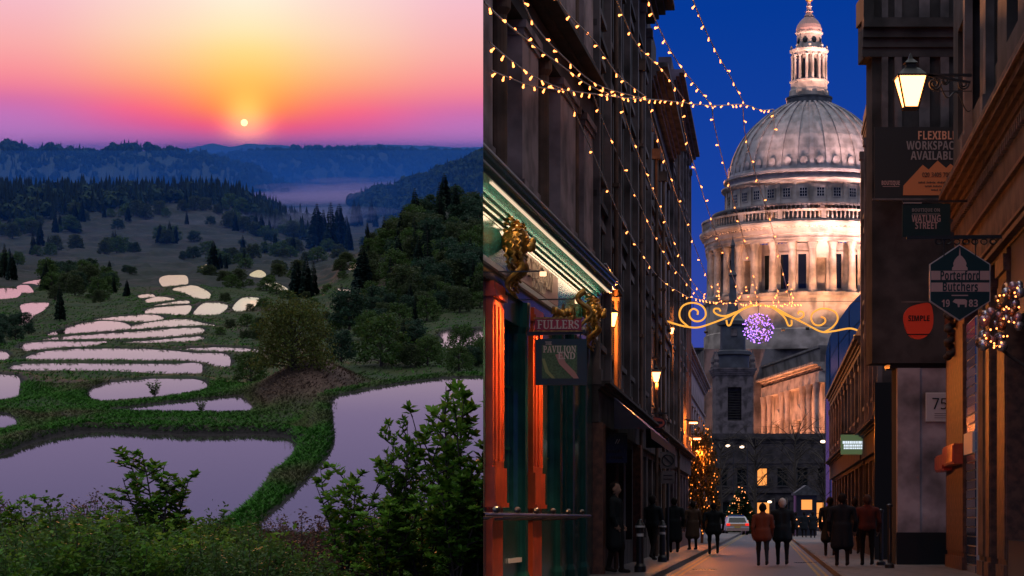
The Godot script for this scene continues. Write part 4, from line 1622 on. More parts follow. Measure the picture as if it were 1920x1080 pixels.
func lantern(called: String, label: String, p: Vector3, s: float, e: float, arm: Vector3) -> Node3D:      # p: foot of the glass; s: height of the glass
	var o := thing(called, label, "lamp", put(p.x, p.y, p.z), "street lanterns")
	var g := B.new()
	var w0 := s * 0.22
	var w1 := s * 0.46
	for k in 4:
		var q := Basis(Vector3.UP, PI / 2 * k)
		g.quad(q * Vector3(-w0, 0, w0), q * Vector3(w0, 0, w0), q * Vector3(w1, s, w1), q * Vector3(-w1, s, w1), q * Vector3(0, -0.2, 1))
	g.quad(Vector3(-w0, 0, -w0), Vector3(w0, 0, -w0), Vector3(w0, 0, w0), Vector3(-w0, 0, w0), Vector3.DOWN)
	g.quad(Vector3(-w1, s, -w1), Vector3(w1, s, -w1), Vector3(w1, s, w1), Vector3(-w1, s, w1), Vector3.UP)
	part(o, "glass", g, M["lamp glass"])
	var f := B.new()
	for sx in [-1, 1]:
		for sz in [-1, 1]:
			f.bar(Vector3(sx * w0 * 1.06, -0.02, sz * w0 * 1.06), Vector3(sx * w1 * 1.05, s, sz * w1 * 1.05), s * 0.05, s * 0.05)
	f.box(-w1 * 1.15, s, -w1 * 1.15, w1 * 1.15, s * 1.06, w1 * 1.15)
	f.box(-w0 * 1.2, -s * 0.08, -w0 * 1.2, w0 * 1.2, -0.005, w0 * 1.2)
	part(o, "frame", f, M["black iron"])
	var c := B.new()
	c.T = Transform3D(Basis(Vector3.UP, PI / 4), Vector3(0, s * 1.06, 0))
	c.lathe([[w1 * 1.5, 0.0], [w1 * 0.9, s * 0.22], [w1 * 0.5, s * 0.3], [w1 * 0.5, s * 0.42], [w1 * 0.7, s * 0.45], [w1 * 0.25, s * 0.6], [w1 * 0.1, s * 0.75], [0.001, s * 0.82]], 4, false)
	part(o, "cap", c, M["black iron"])
	var b := B.new()
	b.bar(Vector3(0, s * 1.2, 0), arm + Vector3(0, s * 0.85 - arm.y * 0.5, 0), 0.04, 0.05)
	b.cyl(Vector3(0, s * 1.05, 0), Vector3(0, s * 1.3, 0), 0.04, 0.03, 8)
	var pts := PackedVector3Array()
	for k in 25:
		var t := k / 24.0
		pts.append(arm * (0.35 + 0.65 * t) + Vector3(0, s * (0.9 - 0.9 * t) + 0.12 * sin(t * 12.0) - arm.y, 0))
	b.tube(pts, 0.015, 5)
	part(o, "bracket", b, M["black iron"])
	for side in 2:
		omni(o, Vector3(0, s * 0.45, 0), Color(1.0, 0.55, 0.22), e / 2.0, s * 0.12)
	return o

# ------------------------------------------------------------------ the other houses of the street
func house(called: String, label: String, a: Vector2, b: Vector2, h: float, depth: float, stone: String, bays: int, floors: Array, shop := true, pil := "", lit := [], crown := 0.45) -> Wall:
	var w := wall(called, label, a, b)
	var n := w.node
	var L := w.l
	var holes := []
	var bw := L / bays
	for f in floors:
		for k in bays:
			holes.append([bw * (k + 0.24), f[0], bw * (k + 0.76), f[1]])
	if shop:
		for k in bays:
			holes.append([bw * (k + 0.12), 0.7, bw * (k + 0.88), 3.0])
	var b0 := B.new()
	pierced(b0, 0, L, 0, h, -0.4, 0, holes)
	part(n, "wall", b0, M[stone])
	var core := B.new()
	core.box(0.02, 0, -depth, L - 0.02, h - 0.05, -0.41)
	part(n, "body", core, M["dark stone"])
	var i := 0
	for q in holes:
		window(n, q[0], q[1], q[2], q[3], -0.22, M["dark frame"], M["lit window"] if i in lit else M["dark glass"], 2, 2)
		i += 1
		if q[1] > 3.0:
			var s := B.new()
			s.box(q[0] - 0.1, q[1] - 0.12, -0.2, q[2] + 0.1, q[1] - 0.001, 0.1)
			part(n, "window_sill", s, M[pil] if pil else M[stone])
			s = B.new()
			s.box(q[0] - 0.08, q[3] + 0.001, -0.2, q[2] + 0.08, q[3] + 0.16, 0.08)
			part(n, "window_head", s, M[pil] if pil else M[stone])
	if pil:
		for k in bays + 1:
			var x := clampf(bw * k, 0.16, L - 0.16)
			var p := B.new()
			p.box(x - 0.15, 3.9, 0.001, x + 0.15, h - 0.9, 0.14)
			p.box(x - 0.19, 3.9, 0.001, x + 0.19, 4.2, 0.18)
			p.box(x - 0.19, h - 1.15, 0.001, x + 0.19, h - 0.9, 0.18)
			part(n, "pilaster", p, M[pil])
	var c := B.new()
	cornice(c, -0.03, L + 0.03, h - 0.7, 0.0, crown, 0.5)
	c.box(-0.02, h - 0.2, -0.4, L + 0.02, h + 0.25, 0.06)
	if shop:
		c.box(-0.01, 3.15, 0.001, L + 0.01, 3.75, 0.12)
		cornice(c, -0.02, L + 0.02, 3.75, 0.0, 0.35, 0.22)
	for f in floors:
		c.box(-0.005, f[1] + 0.45, 0.001, L + 0.005, f[1] + 0.57, 0.09)
	part(n, "cornice", c, M[stone])
	return w

func scribble(parent: Node, x0: float, x1: float, y0: float, y1: float, z: float, m: Material) -> void:   # print too small to read in the photo
	var b := B.new()
	var x := x0
	var k := 0
	while x < x1:
		var w := (y1 - y0) * (0.35 + 0.4 * fposmod(k * 0.618, 1.0))
		if k % 7 != 5:
			b.box(x, y0, z, minf(x + w, x1), y1 - (y1 - y0) * 0.25 * (k % 2), z + 0.005)
		x += w + (y1 - y0) * 0.22
		k += 1
	part(parent, "small_print", b, m)

func downpipe(w: Wall, x: float, h: float, out := 0.16) -> void:
	var b := B.new()
	b.cyl(Vector3(x, 0.1, out), Vector3(x, h, out), 0.05, 0.05, 8)
	for k in int(h / 2.5):
		b.box(x - 0.08, 1.0 + k * 2.5, 0.001, x + 0.08, 1.08 + k * 2.5, out + 0.07)
	b.box(x - 0.12, h, 0.001, x + 0.12, h + 0.3, out + 0.12)
	part(w.node, "downpipe", b, M["brown render"])

func line(d: float, off: float) -> Vector2:
	return Vector2(road_x(d, off), d)

func build_left_row() -> void:
	var off := 1.59 - 0.2 * 25.4
	# second house: dark, with a heavy shop blind and a lettered board
	var w := house("terraced_house", "dark terraced house with a black shop blind next to the public house", line(25.46, off), line(36.9, off), 16.2, 2.0, "dark stone", 6, [[4.8, 7.2], [8.3, 10.6], [11.6, 13.6]], true, "grey stone", [], 0.8)
	var n := w.node
	downpipe(w, 4.6, 13.5)
	downpipe(w, 14.4, 13.0)
	var led := B.new()
	led.box(0.5, 6.24, 0.02, 6.0, 6.34, 0.22)
	part(n, "ledge", led, M["dark stone"])
	led = B.new()
	led.box(0.5, 6.341, 0.19, 6.0, 6.365, 0.24)
	part(n, "ledge_edge", led, M["white paint"])
	var bl := B.new()
	bl.quad(Vector3(1.0, 3.7, 0.36), Vector3(13.0, 3.7, 0.36), Vector3(13.0, 3.05, 1.1), Vector3(1.0, 3.05, 1.1), Vector3(0, 1, 0.5))
	bl.quad(Vector3(1.0, 3.06, 1.1), Vector3(13.0, 3.06, 1.1), Vector3(13.0, 2.85, 1.12), Vector3(1.0, 2.85, 1.12), Vector3(0, 0, 1))
	for x in [1.0, 13.0]:
		bl.tri(Vector3(x, 3.7, 0.36), Vector3(x, 3.05, 1.1), Vector3(x, 3.05, 0.36), Vector3(-1 if x < 2 else 1, 0, 0))
	part(n, "shop_blind", bl, M["black paint"])
	var tm := B.new()
	tm.box(0.02, 0.0, 0.001, 0.8, 3.14, 0.2)
	tm.box(13.4, 0.0, 0.001, 14.0, 3.14, 0.2)
	part(n, "brown_pier", tm, M["brown wood"])
	# a dark board on its glass, with two rows of pale letters
	var d := 28.0
	var sg := thing("wall_board", "black board with pale lettering behind the walker in the long coat", "sign", put(0, 0, 0))
	var bb := B.new()
	var p0 := pp(1136, 868, d)
	var p1 := pp(1176, 815, d)
	bb.box(p0.x, p0.y, -d * S - 0.03, p1.x, p1.y, -d * S + 0.02)
	part(sg, "board", bb, M["black paint"])
	var ar := B.new()
	ar.bar(Vector3(p0.x - 0.3, p1.y + 0.02, -d * S), Vector3(p1.x, p1.y + 0.02, -d * S), 0.03, 0.03)
	part(sg, "arm", ar, M["black iron"])
	scribble(sg, p0.x + 0.05, p1.x - 0.05, p0.y + 0.22, p0.y + 0.30, -d * S + 0.021, M["grey stone"])
	scribble(sg, p0.x + 0.08, p1.x - 0.05, p0.y + 0.08, p0.y + 0.16, -d * S + 0.021, M["grey stone"])
	var em := B.new()
	em.bar(Vector3((p0.x + p1.x) / 2 - 0.03, p0.y + 0.42, -d * S + 0.025), Vector3((p0.x + p1.x) / 2 + 0.02, p0.y + 0.52, -d * S + 0.025), 0.02, 0.02)
	em.bar(Vector3((p0.x + p1.x) / 2 + 0.02, p0.y + 0.42, -d * S + 0.025), Vector3((p0.x + p1.x) / 2 + 0.07, p0.y + 0.52, -d * S + 0.025), 0.02, 0.02)
	part(sg, "emblem", em, M["white paint"])
	# third and fourth
	var w3 := house("terraced_house", "narrow dark house with stepped parapet between its neighbours", line(36.96, off), line(45.4, off), 14.6, 4.2, "grey stone", 5, [[4.7, 6.9], [7.9, 10.0], [10.9, 12.8]], true, "", [10], 0.6)
	downpipe(w3, 2.4, 12.0)
	downpipe(w3, 6.8, 12.0)
	var step := B.new()
	step.box(0, 14.86, -2.0, 5.2, 15.9, 0.0)
	step.box(0, 15.9, -2.0, 2.8, 16.6, -0.1)
	part(w3.node, "parapet_step", step, M["dark stone"])
	var w4 := house("terraced_house", "tall violet-grey house at the far end of the row", line(45.46, off), line(56.0, off), 17.4, 5.6, "violet stone", 6, [[4.8, 7.0], [8.2, 10.4], [11.5, 13.4], [14.2, 15.9]], true, "grey stone", [17], 0.5)
	downpipe(w4, 3.9, 15.0)
	# quoined return of the last house, facing the cathedral's approach
	var w5 := house("terraced_house", "low stone house with warm lit corner past the end of the row", line(58.0, off - 0.4), line(78.0, off - 0.4), 9.5, 7.0, "rose stone", 9, [[4.6, 7.0]], true, "", [6, 7], 0.4)
	lantern("wall_lantern", "lantern glowing white-hot above the narrow dark house's shop", at(1230, 38.2, hgt(716, 38.2)), 0.28, 22.0, Vector3(-0.55, 0.3, 0.2))
	lantern("wall_lantern", "small lantern just under the scroll ornament's end", at(1259, 45.0, hgt(626, 45.0)), 0.2, 9.0, Vector3(-0.5, 0.3, 0.2))
	# three bracket lamps that lean out over the pavement at the end of the row
	var lamps := [[1300, 792, 52.0, "uppermost"], [1307, 822, 56.0, "middle"], [1312, 845, 60.0, "lowest"]]
	for q in lamps:
		var o := thing("bracket_lamp", "%s of three orange street lamps at the end of the row" % q[3], "lamp", put(0, 0, 0), "bracket lamps at the end of the row")
		var p := pp(q[0], q[1], q[2])
		var gl := B.new()
		gl.box(p.x - 0.16, p.y - 0.05, p.z - 0.08, p.x + 0.16, p.y + 0.01, p.z + 0.08)
		part(o, "lamp_glass", gl, M["lamp glass"])
		var hd := B.new()
		hd.box(p.x - 0.2, p.y + 0.012, p.z - 0.1, p.x + 0.2, p.y + 0.07, p.z + 0.1)
		hd.tube(PackedVector3Array([p + Vector3(0, 0.07, 0), p + Vector3(-0.3, 0.12, 0), p + Vector3(-0.55, 0.06, 0), p + Vector3(-0.62, -0.2, 0), Vector3(p.x - 0.62, 0.1, p.z)]), 0.035, 7)
		part(o, "post", hd, M["brown render"])
		omni(o, p + Vector3(0, -0.12, 0), Color(1.0, 0.5, 0.16), 14.0, 0.06)

	# oval shop sign on an arm
	d = 37.0
	var ov := thing("oval_sign", "oval red and black shop sign hanging from an iron arm", "sign", put(0, 0, 0))
	var oc := pp(1228, 793, d)
	var e := B.new()
	var poly := PackedVector2Array()
	var inner := PackedVector2Array()
	for k in 28:
		poly.append(Vector2(cos(TAU * k / 28) * 0.32, sin(TAU * k / 28) * 0.19))
		inner.append(Vector2(cos(TAU * k / 28) * 0.28, sin(TAU * k / 28) * 0.155))
	e.prism(poly, put(oc.x, oc.y, oc.z - 0.03), 0.05)
	part(ov, "board", e, M["black paint"])
	var e2 := B.new()
	e2.prism(inner, put(oc.x, oc.y, oc.z + 0.021), 0.008)
	part(ov, "red_face", e2, mat("sign orange red", lin(0.5, 0.09, 0.05), 0.4))
	var e3 := B.new()
	e3.box(oc.x - 0.22, oc.y - 0.03, oc.z + 0.03, oc.x + 0.22, oc.y + 0.045, oc.z + 0.036)
	e3.box(oc.x - 0.09, oc.y - 0.09, oc.z + 0.03, oc.x - 0.03, oc.y - 0.05, oc.z + 0.036)
	e3.box(oc.x + 0.02, oc.y - 0.09, oc.z + 0.03, oc.x + 0.08, oc.y - 0.05, oc.z + 0.036)
	part(ov, "dark_lettering", e3, M["black paint"])
	var e4 := B.new()
	e4.bar(oc + Vector3(-0.8, 0.28, 0), oc + Vector3(0.35, 0.28, 0), 0.04, 0.04)
	for q in [-0.2, 0.2]:
		e4.cyl(oc + Vector3(q, 0.15, 0), oc + Vector3(q, 0.28, 0), 0.012, 0.012, 5)
	part(ov, "iron_arm", e4, M["black iron"])
	# no-stopping sign on a post
	d = 34.0
	var ns := thing("traffic_sign", "round traffic sign over a small plate on a dark post", "sign", put(0, 0, 0))
	var c0 := pp(1252, 863, d)
	var foot_ := at(1252, d, 0.12)
	var po := B.new()
	po.cyl(foot_, Vector3(foot_.x, c0.y + 0.6, foot_.z), 0.04, 0.04, 8)
	part(ns, "post", po, M["black iron"])
	var back := B.new()
	back.box(c0.x - 0.2, c0.y - 0.22, c0.z + 0.045, c0.x + 0.2, c0.y + 0.22, c0.z + 0.06)
	back.box(c0.x - 0.18, c0.y - 0.62, c0.z + 0.045, c0.x + 0.18, c0.y - 0.28, c0.z + 0.06)
	part(ns, "plate", back, M["grey stone"])
	var ring := B.new()
	var rp := PackedVector3Array()
	for k in 25:
		rp.append(c0 + Vector3(cos(TAU * k / 24) * 0.15, sin(TAU * k / 24) * 0.15, 0.065))
	ring.tube(rp, 0.016, 5)
	ring.bar(c0 + Vector3(-0.1, 0.1, 0.068), c0 + Vector3(0.1, -0.1, 0.068), 0.03, 0.01, Vector3(0, 0, 1))
	ring.bar(c0 + Vector3(-0.12, -0.4, 0.065), c0 + Vector3(0.12, -0.4, 0.065), 0.012, 0.02)
	ring.bar(c0 + Vector3(-0.12, -0.5, 0.065), c0 + Vector3(0.12, -0.5, 0.065), 0.012, 0.02)
	part(ns, "ring_and_bar", ring, M["black paint"])
	# bollards and thin posts on the pavement
	for q in [[1200, 26.5, 1.08], [1242, 33.0, 1.05]]:
		var o := thing("bollard", "black iron bollard with pale bands on the pavement by the row of houses", "bollard", Transform3D(Basis.IDENTITY, at(q[0], q[1], 0.12)), "bollards")
		var s := B.new()
		s.lathe([[0.12, 0.0], [0.12, 0.12], [0.08, 0.18], [0.07, q[2] - 0.2], [0.1, q[2] - 0.16], [0.1, q[2] - 0.1], [0.07, q[2] - 0.05], [0.05, q[2]], [0.0, q[2] + 0.03]], 12)
		part(o, "shaft", s, M["black iron"])
		var bd := B.new()
		bd.lathe([[0.076, q[2] - 0.34], [0.076, q[2] - 0.28]], 12)
		bd.lathe([[0.104, q[2] - 0.155], [0.104, q[2] - 0.115]], 12)
		part(o, "pale_band", bd, M["white paint"])

func build_right_row() -> void:
	# butcher's shop: the nearest house, its shop front all piers; local x runs towards the viewer
	var w := wall("butcher_shop_house", "house over the butcher's shop with heavy carved cornice and orange-lit piers", Vector2(10.0, 29.0), Vector2(6.8, 13.0))
	var n := w.node
	var L := w.l
	var b := B.new()
	b.box(0, 0, -6, L, 17, -0.4)
	part(n, "body", b, M["dark stone"])
	var piers := [[1776, 1808, "brown wood"], [1836, 1846, "brown render"], [1850, 1858, "brown wood"], [1872, 1887, "brown wood"]]
	for q in piers:
		var x0 := w.x(q[0])
		var x1 := w.x(q[1])
		var p := B.new()
		p.box(x0, 0, -0.4, x1, 6.0, 0.0)
		p.box(x0 + 0.05, 0.5, 0.0, x1 - 0.05, 5.4, 0.03)
		p.box(x0 - 0.03, 0, -0.4, x1 + 0.03, 0.4, 0.05)
		p.box(x0 - 0.03, 5.6, -0.4, x1 + 0.03, 5.9, 0.06)
		part(n, "shop_pier", p, M[q[2]])
	var xw := w.x(1890)
	for k in 3:
		window(n, xw + 0.1 + k * 4.6, 0.9, xw + 4.3 + k * 4.6, 4.6, -0.3, M["dark frame"], M["dark glass"], 2, 2)
	var st := B.new()
	st.box(xw, 0, -0.4, L, 0.85, 0.0)
	st.box(xw, 4.65, -0.4, L, 6.0, -0.05)
	part(n, "stall_riser", st, M["black paint"])
	# the strip of blue glazed tiles beside the first pier, laid one by one
	var tx0 := w.x(1812)
	var tx1 := w.x(1829)
	var bed := B.new()
	bed.box(tx0, 0.0, -0.3, tx1, 5.35, -0.02)
	part(n, "tile_bed", bed, mat("pale grout", lin(0.5, 0.52, 0.56), 0.7))
	var tm := mat("lit blue tile", lin(0.06, 0.17, 0.55), 0.12)  # upper tiles coloured brighter in place of the light on them
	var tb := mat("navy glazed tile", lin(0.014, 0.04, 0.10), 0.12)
	var tw := tx1 - tx0
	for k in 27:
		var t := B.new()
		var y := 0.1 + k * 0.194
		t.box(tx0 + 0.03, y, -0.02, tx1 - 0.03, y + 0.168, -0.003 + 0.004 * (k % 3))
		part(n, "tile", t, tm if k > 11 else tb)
	var wb := B.new()
	wb.box(tx0 + 0.02, w.y(1818, 852), -0.001, tx1 - 0.02, w.y(1818, 812), 0.06)
	part(n, "notice", wb, M["white paint"])
	for q in [[1772, 1788, 886, 856], [1787, 1808, 875, 839]]:
		var al := B.new()
		al.box(w.x(q[0]), w.y(q[0], q[2]), 0.03, w.x(q[1]), w.y(q[0], q[3]), 0.22)
		al.box(w.x(q[0]) + 0.04, w.y(q[0], q[2]) + 0.04, 0.22, w.x(q[1]) - 0.04, w.y(q[0], q[3]) - 0.04, 0.25)
		part(n, "alarm_box", al, M["orange paint"])
	# carved cornice over the shop
	var c := B.new()
	c.box(0, 6.0, -0.4, L, 7.9, -0.02)
	cornice(c, -0.05, L, 7.9, -0.1, 0.36, 0.5)
	c.box(-0.05, 8.4, -0.4, L, 8.56, 0.32)
	c.box(-0.05, 8.56, -0.4, L, 8.7, 0.27)
	part(n, "shop_cornice", c, M["brown render"])
	var den := B.new()
	var x := 0.0
	while x < L:
		den.box(x, 7.72, -0.02, x + 0.16, 7.9, 0.06)
		x += 0.32
	part(n, "dentils", den, M["brown render"]).set_meta("kind", "stuff")
	var band := B.new()
	band.box(0, 6.05, -0.019, L, 6.14, 0.12)
	band.box(0, 6.3, -0.019, L, 6.36, 0.05)
	band.box(0, 7.1, -0.019, L, 7.17, 0.06)
	band.box(-0.05, 8.42, 0.321, L, 8.46, 0.34)
	part(n, "moulding", band, M["brown wood"])
	# upper storeys
	var up := B.new()
	var holes := []
	for k in 8:
		for f in [[9.6, 12.0], [13.0, 15.4]]:
			holes.append([1.2 + k * 3.4, f[0], 3.0 + k * 3.4, f[1]])
	pierced(up, 0, L, 8.7, 17.0, -0.4, 0.0, holes)
	part(n, "upper_wall", up, M["dark stone"])
	for q in holes:
		window(n, q[0], q[1], q[2], q[3], -0.22, M["dark frame"], M["dark glass"], 2, 2)
	for q in [1822, 1862]:
		var p := B.new()
		p.box(w.x(q) - 0.22, 8.7, 0.001, w.x(q) + 0.22, 16.0, 0.16)
		p.box(w.x(q) - 0.28, 8.7, 0.001, w.x(q) + 0.28, 9.1, 0.22)
		part(n, "pilaster", p, M["grey stone"])
	var sh := B.new()
	for k in 18:
		sh.ball(Vector3(w.x(1792) + 0.1 * sin(k * 1.3), 4.85 + 0.055 * k, 0.1 + 0.08 * cos(k * 1.1)), Vector3(0.11, 0.08, 0.1), 8, 6)
	part(n, "carved_bracket", sh, M["dark stone"])

	# second house: its flank faces the viewer and carries the boards
	var f := wall("corner_house", "dark corner house whose pale ground-floor flank bears the number 75", Vector2(8.72, 31.0), Vector2(11.6, 31.0))
	n = f.node
	var fb := B.new()
	fb.box(0, 5.0, -0.9, 2.9, 17.0, 0.0)
	part(n, "upper_flank", fb, M["dark stone"])
	for q in [[1652, 1664], [1676, 1690], [1722, 1742], [1762, 1778]]:
		var p := B.new()
		p.box(f.x(q[0]), 9.4, 0.001, f.x(q[1]), 16.5, 0.1)
		part(n, "pilaster", p, M["grey stone"])
	var eav := B.new()
	cornice(eav, -0.25, 2.9, hgt(108, 31.0), 0.001, 0.35, 0.9)
	eav.box(-0.25, hgt(108, 31.0) + 0.9, -0.9, -0.001, 13.9, 0.3)
	eav.box(-0.2, hgt(108, 31.0), -0.9, -0.002, hgt(108, 31.0) + 0.899, 0.0)
	part(n, "eaves", eav, M["dark stone"])
	var lg := B.new()
	lg.box(f.x(1683), 0.9, -0.2, f.x(1725), hgt(690, 31.0), 0.0)
	lg.box(f.x(1726), 0.9, -0.2, f.x(1800), hgt(690, 31.0), -0.05)
	part(n, "pale_flank", lg, mat("pale violet render", lin(0.42, 0.35, 0.39), 0.7, noise_tex("soot", 0.008, 0.45, 1.2, 5), 0.3))
	var dkb := B.new()
	dkb.box(f.x(1683) + 0.01, 0.12, -0.9, f.x(1800), hgt(690, 31.0), -0.201)
	part(n, "lower_body", dkb, mat("matt black render", lin(0.02, 0.018, 0.02), 0.9))
	var pl := B.new()
	pl.box(f.x(1683) - 0.02, 0.12, -0.19, f.x(1800), 0.9, 0.02)
	part(n, "plinth", pl, M["black paint"])
	var mid := B.new()
	mid.box(0.45, hgt(690, 31.0) + 0.002, -0.9, 2.9, 5.0, -0.1)
	part(n, "dark_panel", mid, M["black paint"])
	var np := B.new()
	np.box(f.x(1736), hgt(790, 31.0), -0.05, f.x(1785), hgt(736, 31.0), 0.0)
	part(n, "number_plate", np, M["white paint"])
	var nf := B.new()
	nf.box(f.x(1738) , hgt(788, 31.0), 0.0, f.x(1785), hgt(738, 31.0), 0.004)
	part(n, "number_face", nf, mat("pale plate", lin(0.5, 0.46, 0.48), 0.5))
	text(n, "75", 0.27, put(f.x(1762), hgt(757, 31.0), 0.012), M["black paint"], 0.01, 0.36, false, 400)
	var nl := B.new()
	for k in 3:
		nl.box(f.x(1752), hgt(776 + 4 * k, 31.0), 0.004, f.x(1776), hgt(775 + 4 * k, 31.0), 0.008)
	part(n, "small_print", nl, M["grey stone"])
	# street side of the corner house, with blind windows, going away from the viewer
	var s2 := house("terraced_house", "tall dark house behind the corner house", Vector2(0.2 * 41.5 + 3.14, 41.5), Vector2(0.2 * 35.1 + 3.14, 35.1), 14.0, 6.0, "dark stone", 4, [[4.8, 7.0], [8.2, 10.4]], true, "grey stone", [], 0.12)
	var s3 := house("terraced_house", "low dark shop row further along with dim lit windows", Vector2(0.2 * 62.0 + 3.1, 62.0), Vector2(0.2 * 41.6 + 3.1, 41.6), 7.4, 6.0, "dark stone", 10, [[4.6, 6.2]], true, "grey stone", [8, 9], 0.3)
	var dp0 := B.new()  # dark box added to black out the lantern-lit end wall behind
	var e0 := at(1640, 34.9, 0.12)
	dp0.box(e0.x, 0.12, e0.z - 0.1, at(1690, 34.9, 0).x, 4.95, e0.z)
	var screen := solo("dark_screen", dp0, M["black paint"], "dark shutter added to darken the lit end wall beside the corner house", "screen")
	# the boards
	var fl := thing("letting_board", "large black letting board with an orange jagged panel", "sign", put(0, 0, 0))
	var d := 30.6
	var p0 := pp(1640, 372, d)
	var p1 := pp(1796, 238, d)
	var bd := B.new()
	bd.box(p0.x, p0.y, -d * S - 0.06, p1.x, p1.y, -d * S)
	part(fl, "board", bd, mat("board black", lin(0.022, 0.019, 0.019), 0.5))
	var zz := -d * S + 0.006
	var inv := 1.0 / F * d
	text(fl, "FLEXIBLE", 0.20, put(pp(1757, 254, d).x, pp(1757, 254, d).y, zz), mat("sign peach", lin(0.75, 0.33, 0.2), 0.5), 0.01, 72 * inv)
	text(fl, "WORKSPACE", 0.20, put(pp(1749, 273, d).x, pp(1749, 273, d).y, zz), mat("sign grey", lin(0.3, 0.24, 0.23), 0.5), 0.01, 98 * inv)
	text(fl, "AVAILABLE", 0.20, put(pp(1752, 292, d).x, pp(1752, 292, d).y, zz), M["sign grey"], 0.01, 88 * inv)
	text(fl, "BOUTIQUE", 0.10, put(pp(1670, 343, d).x, pp(1670, 343, d).y, zz), mat("sign rose pale", lin(0.5, 0.3, 0.28), 0.5), 0.01, 34 * inv)
	var ul := B.new()
	ul.box(pp(1655, 349, d).x, pp(1655, 350, d).y, -d * S, pp(1686, 349, d).x, pp(1655, 349, d).y, zz)
	part(fl, "underline", ul, M["sign rose pale"])
	var jag := B.new()
	var jp := PackedVector2Array()
	for q in [[1693, 366], [1694, 348], [1730, 309], [1741, 318], [1758, 301], [1774, 315], [1782, 307], [1793, 316], [1792, 366]]:
		var v := pp(q[0], q[1], d)
		jp.append(Vector2(v.x, v.y))
	jag.prism(jp, put(0, 0, -d * S), 0.008)
	part(fl, "orange_panel", jag, mat("sign orange", lin(0.62, 0.2, 0.07), 0.5))
	text(fl, "020 3405 7000", 0.11, put(pp(1758, 328, d).x, pp(1758, 328, d).y, zz + 0.008), M["brown wood"], 0.006, 58 * inv)
	for k in 3:
		var q0 := pp(1722 + 12 * k, 344 + 7 * k, d)
		scribble(fl, q0.x, pp(1789, 0, d).x, q0.y, q0.y + 0.045, zz + 0.004, M["brown wood"])
	var rail := B.new()
	rail.box(p0.x - 0.05, p0.y - 0.05, -d * S - 0.08, p1.x, p0.y - 0.002, -d * S + 0.06)
	part(fl, "ledge", rail, M["grey stone"])
	# small green board under it
	d = 26.6
	var ws := thing("street_board", "small dark green board naming the street, hung below the letting board", "sign", put(0, 0, 0))
	p0 = pp(1692, 444, d)
	p1 = pp(1782, 382, d)
	inv = d / F
	bd = B.new()
	bd.box(p0.x, p0.y, -d * S - 0.05, p1.x, p1.y, -d * S)
	part(ws, "board", bd, M["dark green board"])
	zz = -d * S + 0.006
	text(ws, "BOUTIQUE ON", 0.07, put(pp(1736, 394, d).x, pp(1736, 394, d).y, zz), M["sign grey"], 0.008, 52 * inv)
	text(ws, "WATLING", 0.14, put(pp(1737, 410, d).x, pp(1737, 410, d).y, zz), M["sign rose pale"], 0.008, 54 * inv)
	text(ws, "STREET", 0.14, put(pp(1737, 423, d).x, pp(1737, 423, d).y, zz), M["sign rose pale"], 0.008, 42 * inv)
	bd = B.new()
	bd.box(pp(1710, 401, d).x, pp(0, 402, d).y, -d * S, pp(1762, 400, d).x, pp(0, 400.6, d).y, zz)
	bd.box(p0.x + 0.02, p1.y, -d * S - 0.04, p0.x + 0.4, p1.y + 0.03, -d * S + 0.02)
	part(ws, "rule", bd, M["sign grey"])
	bd = B.new()
	bd.bar(Vector3(p0.x, p1.y + 0.05, -d * S), at(1835, d, p1.y + 0.05), 0.04, 0.04)
	part(ws, "arm", bd, M["black iron"])
	# the butcher's hexagonal sign
	d = 21.4
	var bs := thing("butcher_sign", "hexagonal dark butcher's sign with a dome emblem and a cow", "sign", put(0, 0, 0))
	var hexa := func(k: float) -> PackedVector2Array:
		var out := PackedVector2Array()
		for q in [[1799, 458], [1857, 495], [1857, 565], [1799, 602], [1743, 565], [1743, 495]]:
			var v := pp(lerpf(1799.5, q[0], k), lerpf(530, q[1], k), d)
			out.append(Vector2(v.x, v.y))
		return out
	bd = B.new()
	bd.prism(hexa.call(1.0), put(0, 0, -d * S - 0.06), 0.06)
	part(bs, "rim", bd, mat("sign line", lin(0.5, 0.4, 0.38), 0.5))
	bd = B.new()
	bd.prism(hexa.call(0.965), put(0, 0, -d * S + 0.001), 0.006)
	part(bs, "face", bd, M["dark green board"])
	zz = -d * S + 0.008
	inv = d / F
	bd = B.new()
	for q in [[508, 525], [530, 547]]:
		var v0 := pp(1745.5, q[1], d)
		var v1 := pp(1855, q[0], d)
		bd.box(v0.x, v0.y, zz, v1.x, v1.y, zz + 0.004)
	part(bs, "band", bd, mat("sign salmon", lin(0.6, 0.3, 0.26), 0.5))
	text(bs, "Porterford", 0.15, put(pp(1800, 517, d).x, pp(1800, 517, d).y, zz + 0.006), M["dark green board"], 0.006, 74 * inv)
	text(bs, "Butchers", 0.15, put(pp(1800, 538, d).x, pp(1800, 538, d).y, zz + 0.006), M["dark green board"], 0.006, 66 * inv)
	text(bs, "19", 0.12, put(pp(1773, 569, d).x, pp(1773, 569, d).y, zz + 0.002), M["sign salmon"], 0.006, 15 * inv)
	text(bs, "83", 0.12, put(pp(1825, 569, d).x, pp(1825, 569, d).y, zz + 0.002), M["sign salmon"], 0.006, 17 * inv)
	bd = B.new()
	var dp := PackedVector2Array()
	for q in [[1785, 507], [1785, 502], [1788, 499], [1787, 494], [1790, 487], [1795, 481], [1798, 479], [1799.5, 463], [1801, 479], [1804, 481], [1809, 487], [1812, 494], [1811, 499], [1814, 502], [1814, 507]]:
		var v := pp(q[0], q[1], d)
		dp.append(Vector2(v.x, v.y))
	bd.prism(dp, put(0, 0, zz), 0.005)
	part(bs, "dome_emblem", bd, M["sign salmon"])
	bd = B.new()
	var cow := PackedVector2Array()
